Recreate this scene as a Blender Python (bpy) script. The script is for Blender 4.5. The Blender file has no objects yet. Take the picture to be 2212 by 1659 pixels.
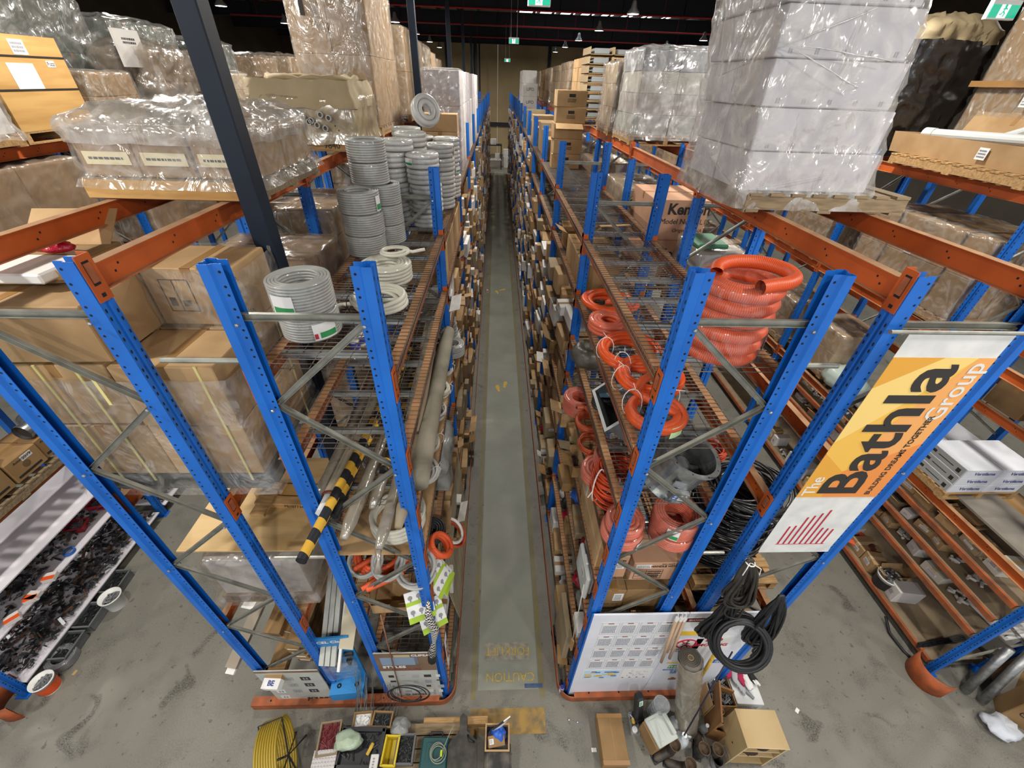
import bpy, math, random
from mathutils import Vector, Matrix, noise
random.seed(7)
S = bpy.context.scene
COL = S.collection
PI = math.pi
# ---------------------------------------------------------------- camera
CR = Vector((0.99914427, -0.02909057, 0.02940179)); CU = Vector((-0.00622346, 0.5970277, 0.80219648)); CF = Vector((0.04089003, 0.801693, -0.59633577))
CAM = Vector((0, 0, 6.6)); FPX = 880.35
cd = bpy.data.cameras.new('camera'); cam = bpy.data.objects.new('camera', cd); COL.objects.link(cam)
cd.sensor_width = 36; cd.lens = FPX / 2212 * 36; cd.clip_start = .05; cd.clip_end = 200
cam.matrix_world = Matrix(((CR.x, CU.x, -CF.x, 0), (CR.y, CU.y, -CF.y, 0), (CR.z, CU.z, -CF.z, 6.6), (0, 0, 0, 1)))
S.camera = cam
# ---------------------------------------------------------------- world, lamps' exposure
w = bpy.data.worlds.new('world'); S.world = w; w.use_nodes = True
w.node_tree.nodes['Background'].inputs[0].default_value = (.80, .82, .86, 1)
w.node_tree.nodes['Background'].inputs[1].default_value = WORLD_STRENGTH = 1.0
S.view_settings.view_transform = 'Standard'; S.view_settings.look = 'None'
S.view_settings.exposure = 0.0; S.view_settings.gamma = 1; S.view_settings.use_curve_mapping = False
S.cycles.max_bounces = 5; S.cycles.diffuse_bounces = 3; S.cycles.glossy_bounces = 2
S.cycles.transmission_bounces = 3; S.cycles.transparent_max_bounces = 12
S.cycles.caustics_reflective = False; S.cycles.caustics_refractive = False
LAMP_W = 215.0
# ---------------------------------------------------------------- materials
def hexc(h):
    h = h.lstrip('#'); c = [int(h[i:i + 2], 16) / 255 for i in (0, 2, 4)]
    return tuple(x / 12.92 if x <= .04045 else ((x + .055) / 1.055) ** 2.4 for x in c) + (1,)
MATS = {}
def nodes(name):
    m = bpy.data.materials.new(name); m.use_nodes = True
    nt = m.node_tree
    return m, nt, nt.nodes['Principled BSDF'], nt.nodes, nt.links
def mix(nt, fac, a, b):
    n = nt.nodes.new('ShaderNodeMix'); n.data_type = 'RGBA'
    for i, v in ((0, fac), (6, a), (7, b)):
        if hasattr(v, 'is_linked'): nt.links.new(v, n.inputs[i])
        else: n.inputs[i].default_value = v
    return n.outputs[2]
def ramp(nt, src, p0, p1, c0=(0, 0, 0, 1), c1=(1, 1, 1, 1)):
    r = nt.nodes.new('ShaderNodeValToRGB'); r.color_ramp.elements[0].position = p0; r.color_ramp.elements[1].position = p1
    r.color_ramp.elements[0].color = c0; r.color_ramp.elements[1].color = c1; nt.links.new(src, r.inputs[0]); return r.outputs[0]
def noi(nt, scale, detail=3, vec='Object', dist=0, sc=None):
    t = nt.nodes.new('ShaderNodeTexCoord'); n = nt.nodes.new('ShaderNodeTexNoise')
    n.inputs['Scale'].default_value = scale; n.inputs['Detail'].default_value = detail; n.inputs['Distortion'].default_value = dist
    o = t.outputs[vec]
    if sc:
        mp = nt.nodes.new('ShaderNodeMapping'); mp.inputs['Scale'].default_value = sc; nt.links.new(o, mp.inputs[0]); o = mp.outputs[0]
    nt.links.new(o, n.inputs[0]); return n.outputs[0]
def bump(nt, b, src, strength, dist=.01):
    n = nt.nodes.new('ShaderNodeBump'); n.inputs['Strength'].default_value = strength; n.inputs['Distance'].default_value = dist
    nt.links.new(src, n.inputs['Height']); nt.links.new(n.outputs[0], b.inputs['Normal'])
def mat(name, col, rough=.6, metal=0, var=None, vs=6, bs=0, bscale=40, rnd=0, spec=.5, sc=None):
    """plain procedural material: colour broken by noise towards `var`, optional fine bump, optional random tint per object"""
    if name in MATS: return MATS[name]
    m, nt, b, N, L = nodes(name)
    c = hexc(col); b.inputs['Roughness'].default_value = rough; b.inputs['Metallic'].default_value = metal
    b.inputs['Specular IOR Level'].default_value = spec
    b.inputs['Base Color'].default_value = c; out = None
    if var: out = mix(nt, ramp(nt, noi(nt, vs, 4, sc=sc), .38, .68), c, hexc(var))
    if rnd:
        oi = N.new('ShaderNodeObjectInfo'); hs = N.new('ShaderNodeHueSaturation')
        mr = N.new('ShaderNodeMapRange'); mr.inputs[3].default_value = 1 - rnd; mr.inputs[4].default_value = 1 + rnd
        L.new(oi.outputs['Random'], mr.inputs[0]); L.new(mr.outputs[0], hs.inputs['Value'])
        if out: L.new(out, hs.inputs['Color'])
        else: hs.inputs['Color'].default_value = c
        out = hs.outputs[0]
    if out: L.new(out, b.inputs['Base Color'])
    if bs: bump(nt, b, noi(nt, bscale, 3), bs)
    MATS[name] = m; return m
def film_mat(name, col, dens=.28, rough=.22, dens2=.6, fine=9.0, crease=.35, bst=.8, glint=.10):
    """stretch film: a thin creased sheet, partly see-through, with sharp glints"""
    m, nt, b, N, L = nodes(name)
    b.inputs['Base Color'].default_value = hexc(col); b.inputs['Roughness'].default_value = rough
    b.inputs['Specular IOR Level'].default_value = .9
    a = noi(nt, fine * .5, 3, dist=1.2, sc=(1, 1, .5)); a2 = noi(nt, fine * .45, 2, dist=2.5)
    tc = N.new('ShaderNodeTexCoord'); nv = N.new('ShaderNodeTexNoise'); nv.inputs['Scale'].default_value = 2.2; L.new(tc.outputs['Object'], nv.inputs[0])
    for k, (q, rot, st) in enumerate(((.34, .5, .22), (.5, -.65, .2), (.8, .1, .3))):   # tension creases: thin ridges drawn out along the pull of the film
        vm = N.new('ShaderNodeVectorMath'); vm.operation = 'MULTIPLY_ADD'; vm.inputs[1].default_value = (.35, .35, .35); L.new(nv.outputs['Color'], vm.inputs[0]); L.new(tc.outputs['Object'], vm.inputs[2])
        mp = N.new('ShaderNodeMapping'); mp.inputs['Rotation'].default_value = (rot, rot * .8, .2 * k); mp.inputs['Scale'].default_value = (st, st, 1); L.new(vm.outputs[0], mp.inputs[0])
        nn = N.new('ShaderNodeTexNoise'); nn.noise_type = 'RIDGED_MULTIFRACTAL'; nn.inputs['Scale'].default_value = fine * q * 1.6; nn.inputs['Detail'].default_value = 2; L.new(mp.outputs[0], nn.inputs['Vector'])
        rr = ramp(nt, nn.outputs[0], .55, 1.0, (0, 0, 0, 1), (crease, crease, crease, 1)); ad = N.new('ShaderNodeMath'); ad.operation = 'ADD'; L.new(a, ad.inputs[0]); L.new(rr, ad.inputs[1]); a = ad.outputs[0]
    d = ramp(nt, a2, .42, .7, (dens, dens, dens, 1), (dens2, dens2, dens2, 1))
    tr = N.new('ShaderNodeBsdfTransparent'); mx = N.new('ShaderNodeMixShader')
    L.new(d, mx.inputs[0]); L.new(tr.outputs[0], mx.inputs[1]); L.new(b.outputs[0], mx.inputs[2])
    bump(nt, b, a, bst, .05); nb = nt.nodes[-1]
    gl = N.new('ShaderNodeBsdfGlossy'); gl.inputs['Roughness'].default_value = rough * .6; L.new(nb.outputs[0], gl.inputs['Normal'])
    m2 = N.new('ShaderNodeMixShader'); m2.inputs[0].default_value = glint; L.new(mx.outputs[0], m2.inputs[1]); L.new(gl.outputs[0], m2.inputs[2])
    L.new(m2.outputs[0], N['Material Output'].inputs[0]); MATS[name] = m; return m
def mat_noise2(): pass
CARD = mat('cardboard', '#b4946a', .8, var='#a07f56', vs=3, rnd=.14, bs=.08, bscale=60)
CARDB = mat('cardboard_brown', '#98784f', .82, var='#86683f', vs=3, rnd=.14, bs=.08, bscale=60)
CARDD = mat('cardboard_dusty', '#9c8a6c', .85, var='#84745a', vs=2, rnd=.14)
CARDW = mat('cardboard_white', '#d6d3cf', .7, var='#c4c0bb', vs=3, rnd=.06)
CARDP = mat('cardboard_pink', '#c09578', .8, var='#b48a6c', vs=3, rnd=.05)
TAPE = mat('packing_tape', '#9a7446', .35)
TAPEL = mat('packing_tape_light', '#c8b08a', .35)
BLUE = mat('blue_powder_coat', '#1768c4', .42, var='#125aae', vs=2, spec=.4)
ORANGE = mat('orange_powder_coat', '#bf5a24', .5, var='#a04818', vs=2.5, spec=.4)
RUST = mat('orange_worn', '#a8592f', .65, var='#7d4a30', vs=7)
DUST = mat('dusty_orange', '#a5805c', .85, var='#8e6244', vs=5)
HOLE = mat('punched_hole', '#0a0d14', .9)
GALV = mat('galvanised_steel', '#9a9a90', .45, .55, var='#7e7e76', vs=9)
ZINC = mat('bright_galvanised', '#b4b8b8', .32, .85, var='#8f9494', vs=14)
WIRE = mat('deck_wire', '#6a6056', .5, .3, var='#4f463d', vs=3)
NAVY = mat('navy_steel', '#131f2e', .5, var='#101925', vs=2, spec=.3)
ROOFN = mat('dark_navy_rafter', '#181b24', .6)
WOOD = mat('pallet_wood', '#b08c5c', .8, var='#8c6c44', vs=5, sc=(1, 8, 8), rnd=.12)
WOODD = mat('old_pallet_wood', '#8d7a5e', .85, var='#6c5c46', vs=5, sc=(1, 8, 8), rnd=.1)
PLY = mat('plywood', '#c0985c', .6, var='#a97f45', vs=1.6, sc=(1, .6, 6))
WHITE = mat('white_plastic', '#dcdcd8', .4)
PAPER = mat('paper_white', '#dedddb', .7)
GREYC = mat('grey_conduit', '#a9aaa6', .42, var='#9a9b97', vs=3)
CREAM = mat('cream_conduit', '#cfccbd', .42, var='#c0bdae', vs=3)
BLACK = mat('black_rubber', '#16171a', .5)
BLACKP = mat('black_plastic', '#202124', .45)
INK = mat('print_ink', '#26221e', .8)
INKG = mat('print_grey', '#8a8c92', .8)
GREEN = mat('print_green', '#2f8a4e', .7)
RED = mat('print_red', '#b3243a', .7)
YEL = mat('paint_yellow', '#d8b23c', .6, var='#b8963a', vs=20)
BLUEP = mat('print_blue', '#2a5fae', .7)
FILM = film_mat('stretch_film', '#d6d3cb', .10, .22, .34)
FILMW = film_mat('stretch_film_thick', '#cfccc9', .18, .22, .55, 6)
FILMD = film_mat('stretch_film_dusty', '#a8998a', .25, .28, .55, 5)
FILMR = film_mat('coil_film', '#e8d8d2', .05, .12, .14, 9, .12, .3, .05)
FILMC = film_mat('clear_coil_film', '#dcdcd8', .03, .12, .10, 9, .12, .3, .06)
FILMM = film_mat('hazy_film', '#cfcbc4', .22, .2, .6, 7, .4)
FILMK = film_mat('khaki_film', '#b3a283', .5, .3, .85, 5, .3)
GLASSY = film_mat('clear_plastic', '#dfe6ea', .2, .1, .4, 12)
def tube_mat(name, col, dark, pitch=.006, rough=.45, depth=.0012):
    """corrugated conduit: fine ribs along the length (UV u runs in metres along the tube)"""
    m, nt, b, N, L = nodes(name); b.inputs['Roughness'].default_value = rough
    t = N.new('ShaderNodeTexCoord'); sp = N.new('ShaderNodeSeparateXYZ'); L.new(t.outputs['UV'], sp.inputs[0])
    mu = N.new('ShaderNodeMath'); mu.operation = 'MULTIPLY'; mu.inputs[1].default_value = 2 * PI / pitch; L.new(sp.outputs[0], mu.inputs[0])
    si = N.new('ShaderNodeMath'); si.operation = 'SINE'; L.new(mu.outputs[0], si.inputs[0])
    ma = N.new('ShaderNodeMapRange'); ma.inputs[1].default_value = -1; L.new(si.outputs[0], ma.inputs[0])
    L.new(mix(nt, ma.outputs[0], hexc(dark), hexc(col)), b.inputs['Base Color'])
    bump(nt, b, ma.outputs[0], .8, depth); MATS[name] = m; return m
ORC = tube_mat('orange_corrugated_conduit', '#e8602c', '#b8401a', .011)
ORF = tube_mat('orange_fine_conduit', '#e4602f', '#cf4f22', .008)
ORS = mat('orange_smooth_conduit', '#df5620', .4, var='#cc4816', vs=3)
ORD = mat('orange_cable', '#cf4a22', .45, var='#b43c1a', vs=4)
PINKO = tube_mat('wrapped_orange_conduit', '#d86a4e', '#b9543a', .012)
# ---------------------------------------------------------------- mesh helper
class MB:
    def __init__(s): s.v = []; s.f = []; s.m = []; s.uv = {}
    def add(s, vs, fs, mi=0):
        o = len(s.v); s.v += [tuple(v) for v in vs]
        for f in fs: s.f.append(tuple(i + o for i in f)); s.m.append(mi)
    def box(s, x0, x1, y0, y1, z0, z1, mi=0, M=None, skip=()):
        vs = [Vector((x, y, z)) for z in (z0, z1) for y in (y0, y1) for x in (x0, x1)]
        if M is not None: vs = [M @ v for v in vs]
        fs = [(0, 2, 3, 1), (4, 5, 7, 6), (0, 1, 5, 4), (2, 6, 7, 3), (0, 4, 6, 2), (1, 3, 7, 5)]
        s.add(vs, [f for i, f in enumerate(fs) if i not in skip], mi); return s
    def cbox(s, c, d, mi=0, rz=0, M=None):
        T = Matrix.Translation(c) @ Matrix.Rotation(rz, 4, 'Z')
        if M is not None: T = Matrix.Translation(c) @ M
        return s.box(-d[0] / 2, d[0] / 2, -d[1] / 2, d[1] / 2, -d[2] / 2, d[2] / 2, mi, T)
    def rbox(s, x0, x1, y0, y1, z0, z1, r=.01, mi=0, M=None):
        """box with bevelled edges"""
        vs = []
        for sx in (0, 1):
            for sy in (0, 1):
                for sz in (0, 1):
                    c = (x0 if not sx else x1, y0 if not sy else y1, z0 if not sz else z1); g = [r if not q else -r for q in (sx, sy, sz)]
                    vs += [(c[0], c[1] + g[1], c[2] + g[2]), (c[0] + g[0], c[1], c[2] + g[2]), (c[0] + g[0], c[1] + g[1], c[2])]
        if M is not None: vs = [M @ Vector(v) for v in vs]
        I = lambda sx, sy, sz, a: (sx * 4 + sy * 2 + sz) * 3 + a
        fs = []
        for q in (0, 1):
            f = [I(q, 0, 0, 0), I(q, 1, 0, 0), I(q, 1, 1, 0), I(q, 0, 1, 0)]; fs.append(f if q else f[::-1])
            f = [I(0, q, 0, 1), I(0, q, 1, 1), I(1, q, 1, 1), I(1, q, 0, 1)]; fs.append(f if q else f[::-1])
            f = [I(0, 0, q, 2), I(1, 0, q, 2), I(1, 1, q, 2), I(0, 1, q, 2)]; fs.append(f if q else f[::-1])
        for a in (0, 1):
            for b in (0, 1):
                e = a ^ b
                f = [I(0, a, b, 1), I(1, a, b, 1), I(1, a, b, 2), I(0, a, b, 2)]; fs.append(f if e else f[::-1])
                f = [I(a, 0, b, 0), I(a, 1, b, 0), I(a, 1, b, 2), I(a, 0, b, 2)]; fs.append(f[::-1] if e else f)
                f = [I(a, b, 0, 0), I(a, b, 1, 0), I(a, b, 1, 1), I(a, b, 0, 1)]; fs.append(f if e else f[::-1])
                for c in (0, 1):
                    f = [I(a, b, c, 0), I(a, b, c, 1), I(a, b, c, 2)]; fs.append(f if (a ^ b ^ c) else f[::-1])
        s.add(vs, fs, mi); return s
    def tube(s, pts, r, n=8, closed=False, mi=0, caps=True, rr=None):
        P = [Vector(p) for p in pts]; k = len(P); o = len(s.v); up = Vector((0, 0, 1)); L = 0; ls = []
        prev = None
        for i, p in enumerate(P):
            a = P[(i - 1) % k] if (closed or i) else p; b = P[(i + 1) % k] if (closed or i < k - 1) else p
            t = (b - a).normalized() if (b - a).length > 1e-9 else Vector((0, 0, 1))
            if prev is None:
                x = t.cross(up)
                if x.length < .15: x = t.cross(Vector((0, 1, 0)))
            else: x = prev - t * prev.dot(t)
            x.normalize(); prev = x; y = t.cross(x); q = rr[i] if rr else r
            if i: L += (p - P[i - 1]).length
            ls.append(L)
            for j in range(n):
                an = 2 * PI * j / n; s.v.append(tuple(p + x * (q * math.cos(an)) + y * (q * math.sin(an))))
        for i in range(k if closed else k - 1):
            i2 = (i + 1) % k; l1 = ls[i2] if i2 else L + (P[0] - P[-1]).length
            for j in range(n):
                j2 = (j + 1) % n
                s.uv[len(s.f)] = ((ls[i], j / n), (l1, j / n), (l1, (j + 1) / n), (ls[i], (j + 1) / n))
                s.f.append((o + i * n + j, o + i2 * n + j, o + i2 * n + j2, o + i * n + j2)); s.m.append(mi)
        if caps and not closed:
            s.f.append(tuple(o + j for j in range(n))); s.m.append(mi)
            s.f.append(tuple(o + (k - 1) * n + j for j in reversed(range(n)))); s.m.append(mi)
        return s
    def lathe(s, prof, c=(0, 0, 0), n=24, mi=0, M=None, caps=True):
        o = len(s.v); T = (M if M is not None else Matrix.Identity(4))
        for r, z in prof:
            for j in range(n):
                a = 2 * PI * j / n; s.v.append(tuple(Vector(c) + T @ Vector((r * math.cos(a), r * math.sin(a), z))))
        for i in range(len(prof) - 1):
            for j in range(n):
                j2 = (j + 1) % n; s.f.append((o + i * n + j, o + i * n + j2, o + (i + 1) * n + j2, o + (i + 1) * n + j)); s.m.append(mi)
        if caps and prof[0][0] > 1e-6: s.f.append(tuple(o + j for j in reversed(range(n)))); s.m.append(mi)
        if caps and prof[-1][0] > 1e-6: s.f.append(tuple(o + (len(prof) - 1) * n + j for j in range(n))); s.m.append(mi)
        return s
    def prism(s, poly, z0, z1, mi=0, M=None):
        n = len(poly); vs = [Vector((p[0], p[1], z)) for z in (z0, z1) for p in poly]
        if M is not None: vs = [M @ v for v in vs]
        s.add(vs, [tuple(reversed(range(n))), tuple(range(n, 2 * n))] + [(i, (i + 1) % n, (i + 1) % n + n, i + n) for i in range(n)], mi); return s
    def mesh(s, name, mats, smooth=False):
        me = bpy.data.meshes.new(name); me.from_pydata(s.v, [], s.f)
        for m in (mats if isinstance(mats, (list, tuple)) else [mats]): me.materials.append(m)
        me.polygons.foreach_set('material_index', s.m)
        if smooth: me.polygons.foreach_set('use_smooth', [True] * len(s.f))
        if s.uv:
            ul = me.uv_layers.new(name='UVMap')
            for fi, us in s.uv.items():
                st = me.polygons[fi].loop_start
                for q, u in enumerate(us): ul.data[st + q].uv = u
        me.update(); return me
    def obj(s, name, mats, parent=None, smooth=False, loc=(0, 0, 0)):
        return link(name, s.mesh(name, mats, smooth), parent, loc)
def link(name, me, parent=None, loc=(0, 0, 0), rot=(0, 0, 0), sc=(1, 1, 1)):
    o = bpy.data.objects.new(name, me); COL.objects.link(o); o.parent = parent; o.location = loc; o.rotation_euler = rot; o.scale = sc; return o
LABELS = {}
def tag(o, label, cat, group=None, kind=None):
    o['label'] = label; o['category'] = cat
    if group: o['group'] = group
    if kind: o['kind'] = kind
    return o
def thing(name, label, cat, loc=(0, 0, 0), rz=0, group=None):
    o = bpy.data.objects.new(name, None); COL.objects.link(o); o.location = loc; o.rotation_euler = (0, 0, rz); o.empty_display_size = .1
    return tag(o, label, cat, group)
def kids(r): return [o for o in r.children]
def dup(root, loc, rz=0, label=None, sc=None, group=None):
    def cp(o, par):
        c = o.copy(); COL.objects.link(c); c.parent = par
        if par is not None: c.matrix_parent_inverse = o.matrix_parent_inverse
        for ch in kids(o): cp(ch, c)
        return c
    r = cp(root, None); r.location = loc; r.rotation_euler = (0, 0, rz)
    if label: r['label'] = label
    if sc: r.scale = sc
    if group: r['group'] = group
    return r
def struct(o): o['kind'] = 'structure'; return o
def P(u, v, X=None, Y=None, Z=None):
    """the point of the world plane X, Y or Z = const that lies on the sight line of photograph pixel (u, v)"""
    d = CR * ((u - 1106) / FPX) + CU * ((829.5 - v) / FPX) + CF
    t = (X - CAM.x) / d.x if X is not None else (Y - CAM.y) / d.y if Y is not None else (Z - CAM.z) / d.z
    return CAM + d * t
def text(s, parent, loc, size, m, rot=(0, 0, 0), M=None, name='lettering', align='CENTER', bold=0, sx=1):
    c = bpy.data.curves.new(name, 'FONT'); c.body = s; c.size = size; c.align_x = align; c.align_y = 'CENTER'; c.extrude = .0006; c.offset = bold
    c.resolution_u = 3; c.materials.append(m)
    q = bpy.data.objects.new(name, c); me = bpy.data.meshes.new_from_object(q); bpy.data.objects.remove(q); bpy.data.curves.remove(c)
    o = bpy.data.objects.new(name, me); COL.objects.link(o); o.parent = parent
    if M is not None: o.matrix_local = M
    else: o.location = loc; o.rotation_euler = rot
    o.scale = (o.scale[0] * sx, o.scale[1], o.scale[2]); return o
FRONT = (PI / 2, 0, 0)      # lettering that faces the viewer's side (-Y)
SIDEL = (PI / 2, 0, PI / 2)   # faces +X
SIDER = (PI / 2, 0, -PI / 2)  # faces -X
def nz(p, s=1.0, k=0): return noise.noise(Vector((p[0] * s + k * 7.3, p[1] * s + k * 3.1, p[2] * s - k * 5.7)))
# ================================================================ SETTING
def floor_mat():
    m, nt, b, N, L = nodes('concrete_floor')
    base = mix(nt, ramp(nt, noi(nt, .55, 5, dist=.4), .35, .7), hexc('#7b786f'), hexc('#6c6960'))
    base = mix(nt, ramp(nt, noi(nt, 3.2, 6), .5, .78), base, hexc('#5a5851'))
    st = ramp(nt, noi(nt, 2.1, 3, dist=.8), .62, .70); st2 = ramp(nt, noi(nt, 11, 2), .66, .72)
    base = mix(nt, st, base, hexc('#46443f')); base = mix(nt, st2, base, hexc('#4b4943'))
    base = mix(nt, ramp(nt, noi(nt, 60, 2), .35, .75), base, hexc('#7c7a71'))
    L.new(base, b.inputs['Base Color']); b.inputs['Roughness'].default_value = .5; b.inputs['Specular IOR Level'].default_value = .3
    bump(nt, b, noi(nt, 18, 4), .08); return m
f = MB(); f.box(-20, 20, -6, 52, -.2, 0); struct(f.obj('floor', floor_mat()))
f = MB(); f.box(-.21, .61, 1.95, 41, .0005, .0012)
LANE = mat('green_grey_lane', '#8a8c80', .5, var='#7c7e73', vs=1.2, bs=.05)
struct(f.obj('trim_1', LANE))
wallm = mat('cream_precast', '#b9a37c', .8, var='#a8936d', vs=.4)
f = MB()
for k in range(10): f.box(-20 + k * 4.01, -20 + k * 4.01 + 4.0, 52, 52.25, 0, 3.0); f.box(-20 + k * 4.01, -20 + k * 4.01 + 4, 52, 52.25, 3.02, 10.6)
struct(f.obj('wall_back', wallm))
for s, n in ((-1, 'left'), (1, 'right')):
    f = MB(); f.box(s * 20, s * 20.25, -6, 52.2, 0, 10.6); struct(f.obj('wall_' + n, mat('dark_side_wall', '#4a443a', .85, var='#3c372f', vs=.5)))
foil = mat('roof_foil', '#6e6a64', .5, .3, var='#46433f', vs=8)
f = MB(); f.box(-20.2, 20.2, -6, 52.2, 10.45, 10.55); struct(f.obj('ceiling', foil))
sky = mat('skylight_sheet', '#ffffff'); sb = sky.node_tree.nodes['Principled BSDF']
sb.inputs['Emission Color'].default_value = (.86, .93, 1, 1); sb.inputs['Emission Strength'].default_value = 3.2
wn = 0
for y in (29.5, 37.3, 14.2):
    for k in range(9):
        wn += 1; f = MB(); x = 1.2 + k * 1.3; f.box(x + .12, x + 1.18, y - .4, y + .4, 10.4, 10.44); struct(f.obj('window_%d' % wn, sky))
RAFY = [3 + 7.75 * k for k in range(7)]
for y in RAFY:
    f = MB(); f.box(-20, 20, y - .12, y + .12, 9.32, 9.34); f.box(-20, 20, y - .006, y + .006, 9.34, 9.98); f.box(-20, 20, y - .12, y + .12, 9.98, 10.0)
    for k in range(13): f.box(-18 + 3 * k, -18 + 3 * k + .012, y - .11, y + .11, 9.34, 9.98)
    struct(f.obj('trim_2', ROOFN))
purm = mat('red_oxide_purlin', '#5a2a26', .6, var='#43201e', vs=2)
for k in range(31):
    x = -19.5 + 1.3 * k
    f = MB(); f.box(x, x + .07, -6, 52, 10.1, 10.115); f.box(x, x + .006, -6, 52, 10.115, 10.33); f.box(x, x + .07, -6, 52, 10.33, 10.345); struct(f.obj('trim_3', purm))
# steel columns in the left run, standing between the two racks
for k, y in enumerate(RAFY):
    c = thing('steel_column', ['near dark navy box column standing between the left racks', 'second dark navy column in the left run, behind the coils', 'third dark navy column in the left run, by the white cartons',
              'fourth dark navy column of the left run', 'fifth dark navy column of the left run', 'sixth dark navy column of the left run', 'last dark navy column against the cream back wall'][k], 'column', (-1.70, y + .12, 0))
    f = MB(); f.rbox(-.07, .07, -.07, .07, .02, 9.32, .008); f.obj('shaft', NAVY, c)
    f = MB(); f.box(-.12, .12, -.12, .12, 0, .02); f.obj('base_plate', NAVY, c)
    f = MB(); f.box(-.11, .11, -.11, .11, 9.3, 9.32); f.obj('cap_plate', NAVY, c)
# wall columns and rail on the back wall
for i, x in enumerate((-5, -2.2, 5.2, 9)):
    f = MB(); f.box(x - .15, x + .15, 51.75, 52, 0, 10); struct(f.obj('trim_4', ROOFN))
f = MB(); f.box(-16, 16, 51.7, 52, 2.65, 3.0); struct(f.obj('trim_5', ROOFN))
f = MB(); f.box(1.35, 1.5, 51.8, 52, 0, 2.65); struct(f.obj('trim_6', ROOFN))
# sprinkler pipes
PIPE = mat('red_pipe', '#a51e22', .45)
for i, (y, z) in enumerate(((9.2, 9.0), (17, 9.15), (24.5, 9.15), (31.2, 9.15), (39.6, 9.15))):
    f = MB(); f.tube([(-15, y, z), (15, y, z)], .035, 8)
    for k in range(10): f.tube([(-13.5 + 3 * k, y, z), (-13.5 + 3 * k, y, 10.1)], .008, 4)
    tag(f.obj('sprinkler_pipe', PIPE, smooth=False), ['red sprinkler pipe nearest the viewer under the roof', 'second red sprinkler pipe under the roof', 'third red sprinkler pipe under the roof', 'fourth red sprinkler pipe under the roof', 'farthest red sprinkler pipe under the roof'][i], 'pipe')
# high-bay lamps over the side aisles, plus an added middle row (those behind the viewer light the same hall)
lens = mat('lamp_lens', '#ffffff'); lb = lens.node_tree.nodes['Principled BSDF']; lb.inputs['Emission Color'].default_value = (1, .97, .92, 1); lb.inputs['Emission Strength'].default_value = 12
ALU = mat('lamp_housing', '#c8c8c8', .4, .6)
proto = thing('high_bay_lamp', 'x', 'lamp', (0, 0, 8.5))
f = MB(); f.lathe([(.02, .34), (.06, .33), (.09, .2), (.1, .16), (.2, .04), (.21, 0), (.19, 0)], n=20, caps=False); f.obj('housing', ALU, proto, True)
f = MB(); f.lathe([(.001, .005), (.19, .004)], n=20, caps=False); f.obj('lens', lens, proto)
f = MB(); f.tube([(0, 0, .34), (0, 0, 1.95)], .006, 5); f.obj('suspension_cable', BLACKP, proto)
l = bpy.data.lights.new('lamp_light', 'AREA'); l.shape = 'DISK'; l.size = .38; l.energy = LAMP_W; l.color = (1, .955, .88)
lo = bpy.data.objects.new('lamp_light', l); COL.objects.link(lo); lo.parent = proto; lo.location = (0, 0, -.01)
first = True
for c, x in enumerate((-10.2, -4.45, .2, 4.5, 10.3)):
    for r in range(9):
        y = -4.5 + 5.65 * r + (0 if c in (1, 3) else 2.6)
        if c == 2:
            if r > 2: continue
            y = (-3.2, 9.0, 14.6)[r]  # middle row is made up, kept out of view to brighten the aisle
        o = proto if first else dup(proto, (x, y, 8.5)); first = False; o.location = (x, y, 8.5)
        o['label'] = 'round high bay lamp number %s over the %s' % (['one', 'two', 'three', 'four', 'five', 'six', 'seven', 'eight', 'nine'][r], ['far left aisle', 'left aisle', 'middle aisle, unseen and added for fill', 'right aisle', 'far right aisle'][c])
        o['group'] = 'high bay lamps'
# exit signs
def exit_sign(u, v, Y, wd, lab):
    p = P(u, v, Y=Y); t = thing('exit_sign', lab, 'sign', p)
    h = wd * .5; f = MB(); f.rbox(-wd / 2, wd / 2, -.03, .03, -h / 2, h / 2, .006); f.obj('sign_box', WHITE, t)
    g = mat('exit_green', '#0d9d78', .5); gb = g.node_tree.nodes['Principled BSDF']; gb.inputs['Emission Color'].default_value = hexc('#1aa886'); gb.inputs['Emission Strength'].default_value = .9
    wm = mat('exit_white', '#ffffff'); wb = wm.node_tree.nodes['Principled BSDF']; wb.inputs['Emission Color'].default_value = (1, 1, 1, 1); wb.inputs['Emission Strength'].default_value = 1.2
    f = MB(); f.box(-wd * .47, -wd * .17, -.034, -.03, -h * .4, h * .25); f.obj('green_panel', g, t); f = MB(); f.box(wd * .14, wd * .47, -.034, -.03, -h * .4, h * .25); f.obj('green_panel', g, t)
    f = MB(); f.box(-wd * .17, wd * .14, -.033, -.03, -h * .4, h * .25); f.obj('white_panel', wm, t)
    s = h * .25; f = MB()  # running figure
    f.lathe([(.001, -.0008), (s * .38, 0), (.001, .0008)], (-.004, -.0355, s * .75), 10, M=Matrix.Rotation(PI / 2, 4, 'X'))
    for a, b in (((0, .45), (-.15, -.3)), ((-.15, -.3), (.35, -.75)), ((.35, -.75), (.2, -1.35)), ((-.15, -.3), (-.5, -.9)), ((-.5, -.9), (-.95, -.95)), ((0, .4), (.55, .1)), ((0, .4), (-.55, .05))):
        f.tube([(a[0] * s, -.0355, a[1] * s), (b[0] * s, -.0355, b[1] * s)], s * .14, 5)
    f.obj('running_figure', g, t)
    f = MB(); f.tube([(-wd * .3, 0, h / 2), (-wd * .3, 0, 9.3 - p.z)], .004, 4); f.tube([(wd * .3, 0, h / 2), (wd * .3, 0, 9.3 - p.z)], .004, 4); f.obj('hanging_cable', WHITE, t)
exit_sign(1110, 88, 19.5, .37, 'green exit sign hanging over the middle of the centre aisle')
exit_sign(1096, 130, 32, .37, 'small far green exit sign above the end of the centre aisle')
exit_sign(1538, 112, 17.5, .37, 'green exit sign hanging left of the tall white wrapped load')
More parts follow.
